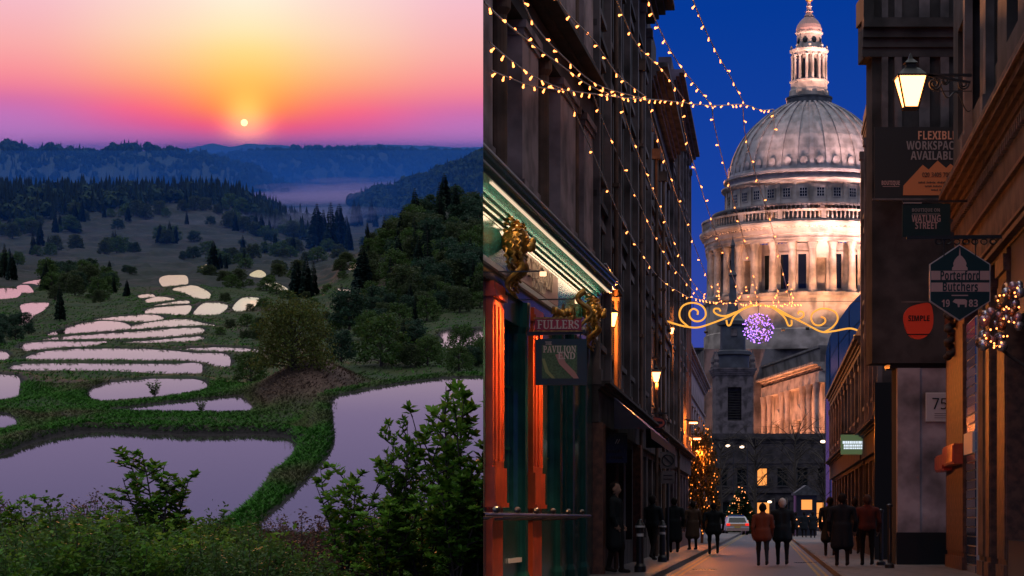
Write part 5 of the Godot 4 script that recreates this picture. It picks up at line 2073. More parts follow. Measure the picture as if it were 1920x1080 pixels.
	for q in [[1786, 566], [1790, 561], [1810, 561], [1813, 564], [1812, 576], [1809, 576], [1809, 571], [1803, 571], [1799, 571], [1799, 576], [1796, 576], [1795, 570], [1790, 568]]:
		var v := pp(q[0], q[1], d)
		cow.append(Vector2(v.x, v.y))
	bd.prism(cow, put(0, 0, zz), 0.005)
	bd.box(pp(1784, 554, d).x, pp(0, 555, d).y, zz, pp(1815, 554, d).x, pp(0, 553, d).y, zz + 0.004)
	part(bs, "cow_emblem", bd, M["sign salmon"])
	bd = B.new()
	bd.bar(pp(1700, 446, d), pp(1878, 444, d), 0.05, 0.06)
	for q in [1770, 1829]:
		bd.cyl(pp(q, 446, d), pp(q, 482, d), 0.012, 0.012, 6)
	for k in 7:
		var pts := PackedVector3Array()
		for i in 13:
			var a := TAU * i / 12.0
			pts.append(pp(1760 + 17 * k + cos(a) * 6, 453 + sin(a) * 5, d))
		bd.tube(pts, 0.012, 4)
	part(bs, "iron_bracket", bd, M["black iron"])
	# the round red sign
	d = 30.2
	var rs := thing("red_sign", "rounded red shop sign below the butcher's sign", "sign", put(0, 0, 0))
	var rp := []
	for q in [[1695, 592], [1704, 577], [1724, 570], [1744, 569], [1750, 592], [1748, 615], [1738, 630], [1722, 636], [1706, 630], [1697, 612]]:
		var v := pp(q[0], q[1], d)
		rp.append(Vector2(v.x, v.y))
	bd = B.new()
	bd.prism(PackedVector2Array(smooth_loop(rp, 3)), put(0, 0, -d * S - 0.1), 0.1)
	part(rs, "board", bd, mat("sign scarlet", lin(0.8, 0.07, 0.03), 0.4))
	text(rs, "SIMPLE", 0.13, put(pp(1723, 597, d).x, pp(1723, 597, d).y, -d * S + 0.006), M["black paint"], 0.006, 40 * d / F)
	bd = B.new()
	bd.box(pp(1700, 627, d).x, pp(0, 628, d).y, -d * S, pp(1744, 627, d).x, pp(0, 626, d).y, -d * S + 0.006)
	part(rs, "dark_line", bd, M["black paint"])
	bd = B.new()
	bd.bar(pp(1690, 566, d), pp(1790, 566, d), 0.03, 0.03)
	part(rs, "arm", bd, M["grey stone"])
	# pale green lit sign
	d = 41.0
	var gs := thing("lit_sign", "pale green lit sign over the low shop row", "sign", put(0, 0, 0))
	p0 = pp(1577, 852, d)
	p1 = pp(1628, 815, d)
	bd = B.new()
	bd.box(p0.x, p0.y, -d * S - 0.1, p1.x, p1.y, -d * S)
	part(gs, "sign_box", bd, glow("lit sign green", Color(0.42, 0.52, 0.36), 0.42))
	bd = B.new()
	for q in [[1580, 1624, 832, 827], [1582, 1622, 837.5, 833.5], [1582, 1622, 842, 839]]:
		var x0 := q[0] as float
		while x0 < q[1]:
			var x1 := minf(x0 + 2.0 + fmod(x0 * 0.77, 2.6), q[1])
			bd.box(pp(x0, 0, d).x, pp(0, q[2], d).y, -d * S, pp(x1, 0, d).x, pp(0, q[3], d).y, -d * S + 0.01)
			x0 = x1 + 0.7
	part(gs, "sign_lettering", bd, glow("lit letters", Color(0.9, 0.95, 1.0), 1.0))
	bd = B.new()
	bd.bar(pp(1577, 813, d), pp(1650, 813, d), 0.05, 0.05)
	part(gs, "arm", bd, M["black iron"])
	# the great lantern on its scrolled arm
	var o := lantern("great_lantern", "large street lantern on a scrolled iron arm above the letting board", at(1707, 25.6, hgt(201, 25.6)), 0.58, 18.0, Vector3(1.2, 0.0, 0.0))
	d = 25.6
	var arm := B.new()
	arm.bar(pp(1735, 141, d), pp(1822, 141, d), 0.04, 0.06)
	arm.bar(pp(1750, 171, d), pp(1822, 171, d), 0.02, 0.02)
	for q in [[1752, 157, 12], [1806, 158, 10], [1772, 152, 7]]:
		var pts := PackedVector3Array()
		for k in 30:
			var t := k / 29.0
			pts.append(pp(q[0] + cos(t * 10.0) * q[2] * (1 - 0.75 * t), q[1] + sin(t * 10.0) * q[2] * (1 - 0.75 * t), d))
		arm.tube(pts, 0.02, 6)
	var off := o.position
	for k in arm.v.size():
		arm.v[k] -= off
	part(o, "scrolled_arm", arm, M["black iron"])
	# bauble garland on the butcher's corner
	d = 20.6
	var ga := thing("bauble_garland", "garland of rosy and copper baubles with tiny lights beside the butcher's sign", "garland", put(0, 0, 0))
	var r := RandomNumberGenerator.new()
	r.seed = 31
	var bm := [mat("rose bauble", lin(0.5, 0.28, 0.3), 0.22, null, 1.0, 0.6), mat("silver bauble", lin(0.55, 0.48, 0.5), 0.2, null, 1.0, 0.8), mat("copper bauble", lin(0.55, 0.22, 0.1), 0.2, null, 1.0, 0.85)]
	var clumps := [[1888, 560, 24, 16], [1860, 600, 22, 14], [1900, 600, 16, 8], [1850, 640, 14, 8], [1875, 640, 12, 8], [1905, 545, 14, 7]]
	for q in clumps:
		for k in q[3]:
			var a := r.randf() * TAU
			var l: float = sqrt(r.randf()) * q[2]
			var ball := B.new()
			var s := r.randf_range(0.05, 0.1)
			ball.ball(pp(q[0] + cos(a) * l, q[1] + sin(a) * l, d) + Vector3(0, 0, r.randf_range(-0.15, 0.15)), Vector3.ONE * s, 10, 7)
			part(ga, "bauble", ball, bm[r.randi() % 3])
	var li := B.new()
	for k in 26:
		var q = clumps[r.randi() % 6]
		li.ball(pp(q[0] + r.randf_range(-1, 1) * q[2], q[1] + r.randf_range(-1, 1) * q[2], d - 0.1) + Vector3(0, 0, r.randf_range(0.15, 0.25)), Vector3.ONE * 0.016, 6, 4)
	part(ga, "light_cluster", li, M["fairy"]).set_meta("kind", "stuff")
	var stem := B.new()
	stem.tube(PackedVector3Array([pp(1925, 690, d), pp(1890, 665, d), pp(1862, 640, d), pp(1858, 600, d), pp(1890, 560, d), pp(1925, 540, d)]), 0.03, 6)
	part(ga, "branch", stem, M["twig"])
	# blue glazed office block past the low shops
	var gb := thing("glass_office_building", "blue glass office building with a curved corner beyond the low shops", "building", put(0, 0, 0))
	d = 95.0
	var pane := mat("blue glass", lin(0.02, 0.07, 0.24), 0.1)
	var shape := [[1548, 660], [1556, 630], [1572, 600], [1592, 572], [1615, 548], [1640, 530]]
	for k in shape.size() - 1:
		var q0 = shape[k]
		var q1 = shape[k + 1]
		var x0: float = q0[0]
		var x1: float = q1[0]
		var d0 := d - 0.6 * pow(k, 1.4)
		var d1 := d - 0.6 * pow(k + 1, 1.4)
		var y0 := hgt(q0[1], d0)
		var y1 := hgt(q1[1], d1)
		var rows := 9
		for i in rows:
			var b1 := B.new()
			var u0 := float(i) / rows
			var u1 := (i + 0.96) / rows
			var a0 := at(x0 + 0.6, d0, y0 * u0)
			var a1 := at(x1 - 0.6, d1, y1 * u0)
			var a2 := at(x1 - 0.6, d1, y1 * u1)
			var a3 := at(x0 + 0.6, d0, y0 * u1)
			b1.quad(a0, a1, a2, a3, Vector3(-0.3, 0, 1))
			part(gb, "pane", b1, pane)
		var fr := B.new()
		fr.quad(at(x0, d0 + 0.25, 0), at(x1, d1 + 0.25, 0), at(x1, d1 + 0.25, y1), at(x0, d0 + 0.25, y0), Vector3(0, 0, 1))
		part(gb, "frame", fr, M["lead grey"])
	var core := B.new()
	core.box(at(1556, 96, 0).x, 0, -96 * S - 2.5, at(1640, 96, 0).x + 15, hgt(662, 96), -96 * S)
	part(gb, "body", core, M["lead grey"])

# ------------------------------------------------------------------ the domed cathedral
func flood(parent: Node3D, p: Vector3, aim: Vector3, e: float, angle: float, c: Color) -> void:   # a floodlight: housing, lens and its beam
	var z := (aim - p).normalized()
	var b := B.new()
	b.obox(Transform3D(Basis.looking_at(z, Vector3.UP), p), Vector3(0.7, 0.5, 0.3))
	var h := part(parent, "floodlight", b, M["black iron"])
	var l := B.new()
	l.obox(Transform3D(Basis.looking_at(z, Vector3.UP), p + z * 0.16), Vector3(0.6, 0.4, 0.01))
	part(h, "floodlight_lens", l, glow("flood lens", Color(1.0, 0.85, 0.65), 3.0))
	var s := SpotLight3D.new()
	s.name = "floodlight_beam"
	s.light_color = c
	s.light_energy = e
	s.light_size = 0.3
	s.spot_angle = angle
	s.spot_angle_attenuation = 0.7
	s.spot_range = 400.0
	s.shadow_enabled = true
	parent.add_child(s, true)
	s.position = p + z * 0.25
	s.basis = Basis.looking_at(z, Vector3.UP)

func around(parent: Node3D, called: String, m: Mesh, count: int, skip := [], from := 0.0) -> void:     # copies of a part round the y axis
	for k in count:
		if k in skip:
			continue
		var o := MeshInstance3D.new()
		o.name = called
		o.mesh = m
		parent.add_child(o, true)
		o.rotation.y = TAU * k / count + from

func build_cathedral() -> void:
	var grain := noise_tex("stone grain", 0.02, 0.5, 1.15, 5)
	var soot := noise_tex("soot", 0.008, 0.45, 1.2, 5)
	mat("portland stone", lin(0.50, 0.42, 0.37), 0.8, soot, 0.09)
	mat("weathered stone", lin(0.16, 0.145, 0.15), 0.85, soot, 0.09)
	mat("dome lead", lin(0.36, 0.33, 0.35), 0.55, noise_tex("lead streak", 0.012, 0.55, 1.15, 4), 0.12)
	mat("dark lead", lin(0.075, 0.08, 0.095), 0.6, grain, 0.1)
	var ctr := at(1517, 272, 0)
	var n := thing("cathedral", "floodlit domed cathedral of pale stone closing the end of the street", "cathedral", put(ctr.x, 0, ctr.z))
	var st: Material = M["portland stone"]
	# dome and its ribs
	var prof := []
	for q in [[150, 338], [149, 328], [146, 314], [142, 300], [136, 286], [129, 272], [120, 259], [110, 247], [98, 235], [84, 223], [68, 212], [52, 203], [44, 199]]:
		prof.append([q[0] * 0.11333, hgt(q[1], 272)])
	var dm := B.new()
	dm.lathe(prof, 96)
	var dome := part(n, "dome", dm, M["dome lead"])
	var rib := B.new()
	for k in prof.size() - 1:
		for s in [[-0.34, 0.42], [0.34, 0.42]]:
			pass
		var a := Vector3(0, prof[k][1], prof[k][0])
		var b := Vector3(0, prof[k + 1][1], prof[k + 1][0])
		var out := Vector3(0, (a.z - b.z), (b.y - a.y)).normalized()
		var w0: float = 0.42 * (0.35 + 0.65 * prof[k][0] / 17.0)
		var w1: float = 0.42 * (0.35 + 0.65 * prof[k + 1][0] / 17.0)
		var x := Vector3.RIGHT
		rib.quad(a - x * w0 + out * 0.34, a + x * w0 + out * 0.34, b + x * w1 + out * 0.34, b - x * w1 + out * 0.34, out)
		rib.quad(a - x * w0 - out * 0.1, a - x * w0 + out * 0.34, b - x * w1 + out * 0.34, b - x * w1 - out * 0.1, -x)
		rib.quad(a + x * w0 - out * 0.1, a + x * w0 + out * 0.34, b + x * w1 + out * 0.34, b + x * w1 - out * 0.1, x)
	around(dome, "rib", rib.mesh(M["dome lead"]), 32, [], TAU / 64)
	var foot_ := B.new()
	foot_.T = Transform3D(Basis.IDENTITY, Vector3(0, 74.9, 17.15))
	foot_.ball(Vector3(0, 0, -0.08), Vector3(0.8, 1.1, 0.16), 12, 6)
	around(dome, "lead_boss", foot_.mesh(M["dome lead"]), 32)
	var ring := B.new()
	ring.lathe([[17.0, 71.2], [17.6, 71.2], [17.7, 71.6], [17.2, 71.9], [17.4, 72.5], [18.1, 72.7], [18.1, 73.2], [17.3, 73.5], [17.2, 74.0]], 96)
	part(n, "dome_base", ring, M["dome lead"])
	# attic with square windows
	var att := B.new()
	att.lathe([[17.6, 66.0], [17.6, 70.3], [18.0, 70.5], [18.6, 71.0], [18.6, 71.3], [17.2, 71.35]], 96)
	part(n, "attic_wall", att, st)
	var wf := B.new()
	wf.box(-0.95, 67.3, 17.5, 0.95, 69.5, 17.72)
	var wp := B.new()
	wp.box(-0.7, 67.55, 17.6, 0.7, 69.25, 17.76)
	for x in [-0.23, 0.23]:
		wf.box(x - 0.06, 67.55, 17.7, x + 0.06, 69.25, 17.8)
	for y in [68.1, 68.7]:
		wf.box(-0.7, y - 0.06, 17.7, 0.7, y + 0.06, 17.79)
	for k in 32:
		var o := MeshInstance3D.new()
		o.name = "attic_window"
		o.mesh = wf.mesh(st) if k == 0 else n.get_node("attic_window").mesh
		n.add_child(o, true)
		o.rotation.y = TAU * k / 32
		var p := MeshInstance3D.new()
		p.name = "pane"
		p.mesh = wp.mesh(M["dark glass"]) if k == 0 else n.get_node("attic_window/pane").mesh
		o.add_child(p, true)
	var ap := B.new()
	ap.box(-0.4, 66.0, 17.4, 0.4, 70.4, 17.85)
	around(n, "attic_pilaster", ap.mesh(st), 32, [], TAU / 64)
	# galleries and balustrades
	var gal := B.new()
	gal.lathe([[17.4, 65.9], [20.6, 65.9], [20.7, 65.6], [20.6, 65.3]], 96)
	gal.lathe([[20.4, 62.6], [20.7, 62.6], [20.7, 63.3]], 96)
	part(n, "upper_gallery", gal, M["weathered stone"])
	var gal2 := B.new()
	gal2.lathe([[20.4, 61.9], [22.6, 61.9], [22.7, 62.2], [22.5, 62.3]], 96)
	gal2.lathe([[22.3, 63.9], [22.8, 63.9], [22.8, 64.3], [22.3, 64.3]], 96)
	part(n, "stone_gallery", gal2, st)
	for q in [[20.55, 63.3, 65.3, 144, "weathered stone"], [22.5, 62.3, 63.9, 160, "portland stone"]]:
		var bb := B.new()
		for k in q[3]:
			if k % 10 == 0:
				bb.T = Transform3D(Basis(Vector3.UP, TAU * k / q[3]), Vector3.ZERO)
				bb.box(-0.5, q[1], q[0] - 0.2, 0.5, q[2], q[0] + 0.2)
			else:
				bb.T = Transform3D(Basis(Vector3.UP, TAU * k / q[3]), Vector3(sin(TAU * k / q[3]) * q[0], 0, cos(TAU * k / q[3]) * q[0]))
				bb.lathe([[0.1, q[1]], [0.2, lerpf(q[1], q[2], 0.35)], [0.1, q[2]]], 6)
		part(n, "balusters", bb, M[q[4]]).set_meta("kind", "stuff")
	# entablature, columns, wall with niches
	var ent := B.new()
	ent.lathe([[19.8, 57.9], [21.9, 57.9], [21.9, 59.4], [22.2, 59.5], [22.2, 60.6], [22.9, 60.9], [23.2, 61.4], [23.2, 61.8], [20.0, 61.85]], 96)
	ent.lathe([[21.95, 58.4], [22.05, 58.45], [22.05, 58.7]], 96)
	part(n, "entablature", ent, st)
	var dn := B.new()
	for k in 150:
		dn.T = Transform3D(Basis(Vector3.UP, TAU * k / 150), Vector3.ZERO)
		dn.box(-0.22, 60.5, 22.1, 0.22, 60.9, 22.7)
	part(n, "dentils", dn, st).set_meta("kind", "stuff")
	var col := B.new()
	col.T = put(0, 0, 20.9)
	col.lathe([[1.05, 47.5], [1.05, 48.0], [0.85, 48.3], [0.8, 48.6], [0.78, 52.0], [0.68, 56.4], [0.75, 56.6], [0.95, 57.4], [1.05, 57.6], [1.05, 57.9]], 14)
	around(n, "column", col.mesh(st), 32, [], TAU / 64)
	var dr := B.new()
	dr.lathe([[22.3, 36.0], [22.3, 40.0], [21.9, 40.3], [21.9, 46.3], [22.4, 46.8], [22.4, 47.5], [18.3, 47.5], [18.3, 57.9]], 96)
	part(n, "drum_wall", dr, st)
	var wd := B.new()
	wd.box(-0.85, 48.6, 18.2, 0.85, 55.6, 18.42)
	var wfr := B.new()
	for s in [-1, 1]:
		wfr.box(s * 1.0 - 0.18, 48.4, 18.2, s * 1.0 + 0.18, 55.8, 18.55)
	wfr.box(-1.18, 55.6, 18.2, 1.18, 56.1, 18.6)
	var niche := B.new()
	niche.box(-2.0, 47.5, 18.2, -1.0, 57.9, 20.7)
	niche.box(1.0, 47.5, 18.2, 2.0, 57.9, 20.7)
	niche.box(-1.0, 54.6, 18.2, 1.0, 57.9, 20.7)
	for k in 32:
		var o := MeshInstance3D.new()
		if k % 4 == 0:
			o.name = "niche"
			o.mesh = niche.mesh(st) if k == 0 else n.get_node("niche").mesh
			n.add_child(o, true)
		else:
			o.name = "drum_window"
			o.mesh = wfr.mesh(st) if k == 1 else n.get_node("drum_window").mesh
			n.add_child(o, true)
			var p := MeshInstance3D.new()
			p.name = "pane"
			p.mesh = wd.mesh(M["dark glass"]) if k == 1 else n.get_node("drum_window/pane").mesh
			o.add_child(p, true)
		o.rotation.y = TAU * k / 32 - 0.01
	# lantern over the dome
	var h := func(py: float) -> float: return hgt(py, 272)
	var lg := B.new()
	lg.lathe([[4.6, h.call(201)], [4.8, h.call(200)], [4.8, h.call(188)], [4.95, h.call(187)], [4.95, h.call(184)], [4.4, h.call(183)]], 32)
	part(n, "golden_gallery", lg, M["dark lead"])
	var lan := B.new()
	lan.lathe([[4.3, h.call(184)], [4.2, h.call(172)], [3.9, h.call(168)], [3.9, h.call(157)], [4.2, h.call(156)], [4.2, h.call(153)], [2.6, h.call(152.5)], [2.6, h.call(106)], [3.8, h.call(105.5)], [3.8, h.call(101)], [4.1, h.call(99)], [4.2, h.call(95)], [2.7, h.call(94)], [2.6, h.call(66)], [3.0, h.call(64)], [3.0, h.call(61.5)], [2.7, h.call(61)]], 8, false)
	var lant := part(n, "lantern", lan, st)
	var lc := B.new()
	for s in [-1, 1]:
		lc.T = put(s * 0.75, 0, 3.5)
		lc.lathe([[0.36, h.call(153)], [0.3, h.call(151)], [0.26, h.call(110)], [0.4, h.call(106)]], 8)
	around(lant, "lantern_columns", lc.mesh(st), 8, [], 0.3)
	var lo := B.new()
	lo.box(-0.55, h.call(148), 2.3, 0.55, h.call(114), 2.66)
	around(lant, "lantern_opening", lo.mesh(M["dark glass"]), 8, [], 0.3)
	var pin := B.new()
	pin.T = put(0, 0, 3.7)
	pin.lathe([[0.3, h.call(94)], [0.18, h.call(91)], [0.3, h.call(89)], [0.0, h.call(85)]], 6)
	around(lant, "pinnacle", pin.mesh(st), 8, [], 0.3 + PI / 8)
	var ocu := B.new()
	ocu.T = put(0, h.call(78), 2.42)
	ocu.ball(Vector3.ZERO, Vector3(0.6, 0.7, 0.25), 12, 8)
	around(lant, "round_opening", ocu.mesh(M["dark glass"]), 8, [], 0.3)
	var cup := B.new()
	cup.lathe([[2.75, h.call(61)], [2.75, h.call(55)], [2.5, h.call(48)], [1.9, h.call(40)], [1.2, h.call(34)], [0.9, h.call(32)], [1.1, h.call(31)], [0.9, h.call(29)], [0.6, h.call(24)], [0.9, h.call(22.5)], [0.6, h.call(21)], [0.45, h.call(14)], [0.7, h.call(12.5)], [0.4, h.call(11)], [0.35, h.call(4)], [0.1, h.call(3)]], 16)
	part(n, "cupola", cup, mat("copper stone", lin(0.34, 0.22, 0.2), 0.6))
	var orb := B.new()
	orb.ball(Vector3(0, h.call(-4), 0), Vector3.ONE * 0.95, 14, 10)
	orb.box(-0.16, h.call(-12), -0.16, 0.16, h.call(-34), 0.16)
	orb.box(-1.0, h.call(-24), -0.14, 1.0, h.call(-21), 0.14)
	part(n, "ball_and_cross", orb, M["gilt"])
	# lower church: transept flank with columns and pedimented windows, and a further block
	var tf := wall_frame(Vector2(50.4, 269), Vector2(56.0, 230))
	var inv := n.transform.affine_inverse()
	var w := Wall.new()
	w.a = Vector2(50.4, 269)
	w.b = Vector2(56.0, 230)
	w.l = Vector2(50.4, 269 * S).distance_to(Vector2(56.0, 230 * S))
	var tr := Node3D.new()
	tr.name = "transept"
	n.add_child(tr)
	tr.transform = inv * tf
	var L := w.l
	var tb := B.new()
	tb.box(0, 0, -8, L, 27.2, -0.6)
	tb.box(0, 0, -0.6, L, 8.0, 0.6)
	part(tr, "flank_wall", tb, st)
	var tc := B.new()
	tc.box(-0.4, 26.0, -0.6, L, 28.0, 0.9)
	cornice(tc, -0.6, L + 0.4, 28.0, -0.6, 2.6, 1.6)
	part(tr, "flank_cornice", tc, st)
	var tp := B.new()
	tp.box(0, 29.6, -3.0, L, 32.2, 0.6)
	tp.box(0, 32.2, -3.2, L, 32.6, 0.9)
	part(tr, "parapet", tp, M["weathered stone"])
	var cm: Mesh
	for px in [1413, 1424, 1440, 1451, 1474, 1485, 1514, 1526, 1540]:
		var c := B.new()
		c.lathe([[0.75, 8.0], [0.75, 9.0], [0.52, 9.5], [0.5, 16.0], [0.44, 23.6], [0.65, 25.2], [0.75, 26.0]], 14)
		if cm == null:
			cm = c.mesh(st)
		var o := part(tr, "flank_column", cm)
		o.position = Vector3(w.x(px), 0, 0.9)
	for q in [[1427, 1435], [1455, 1470], [1494, 1509]]:
		var x0 := w.x(q[0])
		var x1 := w.x(q[1])
		var f := B.new()
		f.box(x0, 10.0, -0.6, x0 + 0.9, 20.0, 0.3)
		f.box(x1 - 0.9, 10.0, -0.6, x1, 20.0, 0.3)
		f.box(x0 - 0.6, 20.0, -0.6, x1 + 0.6, 20.9, 0.7)
		f.prism(PackedVector2Array([Vector2(x0 - 0.8, 20.9), Vector2(x1 + 0.8, 20.9), Vector2((x0 + x1) / 2, 23.0)]), put(0, 0, -0.6), 1.2)
		f.box(x0 - 0.4, 9.2, -0.6, x1 + 0.4, 10.0, 0.5)
		var o := part(tr, "flank_window", f, st)
		var p := B.new()
		p.box(x0 + 0.9, 10.0, -0.59, x1 - 0.9, 20.0, -0.3)
		part(o, "pane", p, M["dark glass"])
	for k in 6:
		flood(tr, Vector3(L * (0.08 + 0.17 * k), 6.5, 9.0), Vector3(L * (0.08 + 0.17 * k), 21.0, 0.0), 620.0, 58.0, Color(1.0, 0.62, 0.42))
	var ob := B.new()
	var q0 := inv * at(1290, 292, 0)
	var q1 := inv * at(1440, 292, 0)
	ob.box(q0.x, 0, q0.z - 20, q1.x, hgt(690, 292), q0.z)
	cornice(ob, q0.x, q1.x, hgt(706, 292), q0.z, 1.6, 1.4)
	part(n, "choir_wall", ob, st)
	var op := B.new()
	op.box(q0.x, hgt(690, 292), q0.z - 20, q1.x, hgt(656, 292), q0.z - 0.2)
	op.box(q0.x, hgt(656, 292), q0.z - 20, q1.x, hgt(652, 292), q0.z + 0.6)
	part(n, "choir_parapet", op, M["dark lead"])
	for px in [1301, 1316, 1331]:
		var c := B.new()
		var p := inv * at(px, 291.5, 0)
		c.box(p.x - 0.8, 6, p.z - 0.3, p.x + 0.8, hgt(707, 292), p.z + 0.9)
		part(n, "choir_pilaster", c, st)
	flood(n, q0 + Vector3(6, 4, 14), q0 + Vector3(4, 26, 0), 900.0, 50.0, Color(1.0, 0.55, 0.32))
	var roof := B.new()
	roof.box(-24, 0, -30, 30, 36.0, 20)
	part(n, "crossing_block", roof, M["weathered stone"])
	# floodlights on the roofs: warm on the drum, paler on the dome and lantern
	for q in [[-38.0, 460.0], [-8.0, 1000.0], [22.0, 1250.0], [52.0, 1250.0], [84.0, 1100.0]]:
		var a := deg_to_rad(q[0])
		var dir := Vector3(sin(a), 0, cos(a))
		flood(n, dir * 40.0 + Vector3(0, 38.5, 0), dir * 20.0 + Vector3(0, 57, 0), q[1], 40.0, Color(1.0, 0.70, 0.50))
	for q in [[-14.0, 2000.0], [16.0, 4200.0], [44.0, 4800.0], [74.0, 4600.0]]:
		var a := deg_to_rad(q[0])
		var dir := Vector3(sin(a), 0, cos(a))
		flood(n, dir * 44.0 + Vector3(0, 38.0, 0), dir * 14.0 + Vector3(0, 78, 0), q[1], 24.0, Color(1.0, 0.80, 0.78))
	for q in [[-30.0, 560.0], [20.0, 900.0], [65.0, 800.0]]:
		var a := deg_to_rad(q[0])
		var dir := Vector3(sin(a), 0, cos(a))
		flood(n, dir * 62.0 + Vector3(0, 38.0, 0), dir * 2.0 + Vector3(0, 100, 0), q[1] * 17.0, 8.0, Color(1.0, 0.78, 0.70))
	for q in [[-30.0, 90.0], [0.0, 150.0], [30.0, 170.0], [60.0, 170.0]]:
		var a := deg_to_rad(q[0])
		var dir := Vector3(sin(a), 0, cos(a))
		flood(n, dir * 22.0 + Vector3(0, 62.3, 0), dir * 17.6 + Vector3(0, 69.0, 0), q[1] * 0.16, 55.0, Color(1.0, 0.6, 0.34))

func build_tower() -> void:
	# the dark church tower with a lead spire in front of the cathedral
	var d := 150.0
	var ctr := at(1374, d, 0)
	var n := thing("church_tower", "dark church tower with a slender lead spire in front of the cathedral", "church tower", put(ctr.x, 0, ctr.z))
	var y := func(py: float) -> float: return hgt(py, d)
	var dk: Material = M["grey stone"]
	var b := B.new()
	pierced(b, -2.2, 2.2, 0, y.call(706), 1.9, 2.2, [[-0.8, y.call(790), 0.8, y.call(728)]])
	b.box(-2.2, 0, -2.2, 2.2, y.call(706), 1.5)
	b.box(-2.2, 0, 1.5, -1.9, y.call(706), 1.9)
	b.box(1.9, 0, 1.5, 2.2, y.call(706), 1.9)
	part(n, "shaft", b, dk)
	var c := B.new()
	for k in 4:
		c.box(-2.3 - 0.09 * k, y.call(706) + 0.22 * k, -2.3 - 0.09 * k, 2.3 + 0.09 * k, y.call(706) + 0.22 * (k + 1), 2.3 + 0.09 * k)
	for s in [-1, 1]:
		for t in [-1, 1]:
			c.T = put(s * 2.1, y.call(694), t * 2.1)
			c.lathe([[0.35, 0.0], [0.35, 0.5], [0.22, 0.8], [0.32, 1.1], [0.0, 2.2]], 8)
	part(n, "cornice", c, dk)
	var lv := B.new()
	for k in 12:
		lv.T = Transform3D(Basis(Vector3.RIGHT, 0.6), Vector3(0, y.call(788) + 0.3 * k, 1.75))
		lv.box(-0.8, -0.02, -0.12, 0.8, 0.02, 0.12)
	part(n, "louvres", lv, M["dark frame"])
	var l := B.new()
	l.lathe([[1.9, y.call(694)], [1.9, y.call(668)], [2.2, y.call(666)], [2.2, y.call(660)], [1.5, y.call(657)], [1.45, y.call(612)], [1.8, y.call(610)], [1.8, y.call(603)], [1.2, y.call(598)], [0.7, y.call(585)], [0.45, y.call(560)], [0.35, y.call(520)], [0.5, y.call(516)], [0.25, y.call(508)], [0.16, y.call(465)], [0.3, y.call(460)], [0.1, y.call(450)], [0.0, y.call(440)]], 12)
	part(n, "lead_spire", l, M["dark lead"])
	var p := B.new()
	p.box(-0.35, y.call(632), 1.3, 0.35, y.call(617), 1.55)
	part(n, "lantern_opening", p, M["grey stone"])

# ------------------------------------------------------------------ festive lights over the street
func strand(pts: Array, d0: float, d1: float, label: String, gap := 0.42, seed_ := 0) -> void:
	var o := thing("fairy_light_strand", label, "string lights", put(0, 0, 0), "fairy light strands over the street")
	var r := RandomNumberGenerator.new()
	r.seed = 900 + seed_
	var raw := PackedVector3Array()
	var len2 := [0.0]
	for k in range(1, pts.size()):
		len2.append(len2[-1] + Vector2(pts[k][0], pts[k][1]).distance_to(Vector2(pts[k - 1][0], pts[k - 1][1])))
	for k in pts.size():
		var px: float = pts[k][0]
		var dd := lerpf(d0, d1, len2[k] / len2[-1])
		if px > 903.0 and px < 1112.0:           # stay in front of the house fronts
			var kk := (px - 960.0) / F
			var t := (-0.41 - kk * 17.9) / (kk * 7.5 - 2.0)
			dd = minf(dd, (17.9 + 7.5 * t) * 0.955)
		elif px >= 1112.0 and px < 1290.0:
			dd = minf(dd, 3.49 / (0.2 - (px - 960.0) / F) * 0.95)
		raw.append(pp(px, pts[k][1], dd))
	var path := PackedVector3Array()
	var n := raw.size()
	for k in n - 1:
		for i in 5:
			path.append(raw[k].cubic_interpolate(raw[k + 1], raw[maxi(k - 1, 0)], raw[mini(k + 2, n - 1)], i / 5.0))
	path.append(raw[n - 1])
	var cb := B.new()
	cb.tube(path, 0.012, 5)
	part(o, "cable", cb, mat("pale cable", lin(0.6, 0.5, 0.46), 0.5))
	# bulbs evenly by their distance in the picture plane's metres
	var acc := gap * 0.5
	for k in path.size() - 1:
		var a := path[k]
		var b := path[k + 1]
		var l := Vector2(a.x, a.y).distance_to(Vector2(b.x, b.y))
		while acc < l:
			var p := a.lerp(b, acc / l)
			var s := B.new()
			var hang := Vector3(r.randf_range(-0.8, 0.8), r.randf_range(-1, 0.3), r.randf_range(-0.6, 0.6)).normalized()
			s.cyl(p, p + hang * 0.05, 0.008, 0.014, 6)
			s.ball(p + hang * 0.065, Vector3(0.017, 0.022, 0.017), 8, 5)
			part(o, "bulb", s, M["fairy"])
			acc += gap * r.randf_range(0.75, 1.3)
		acc -= l

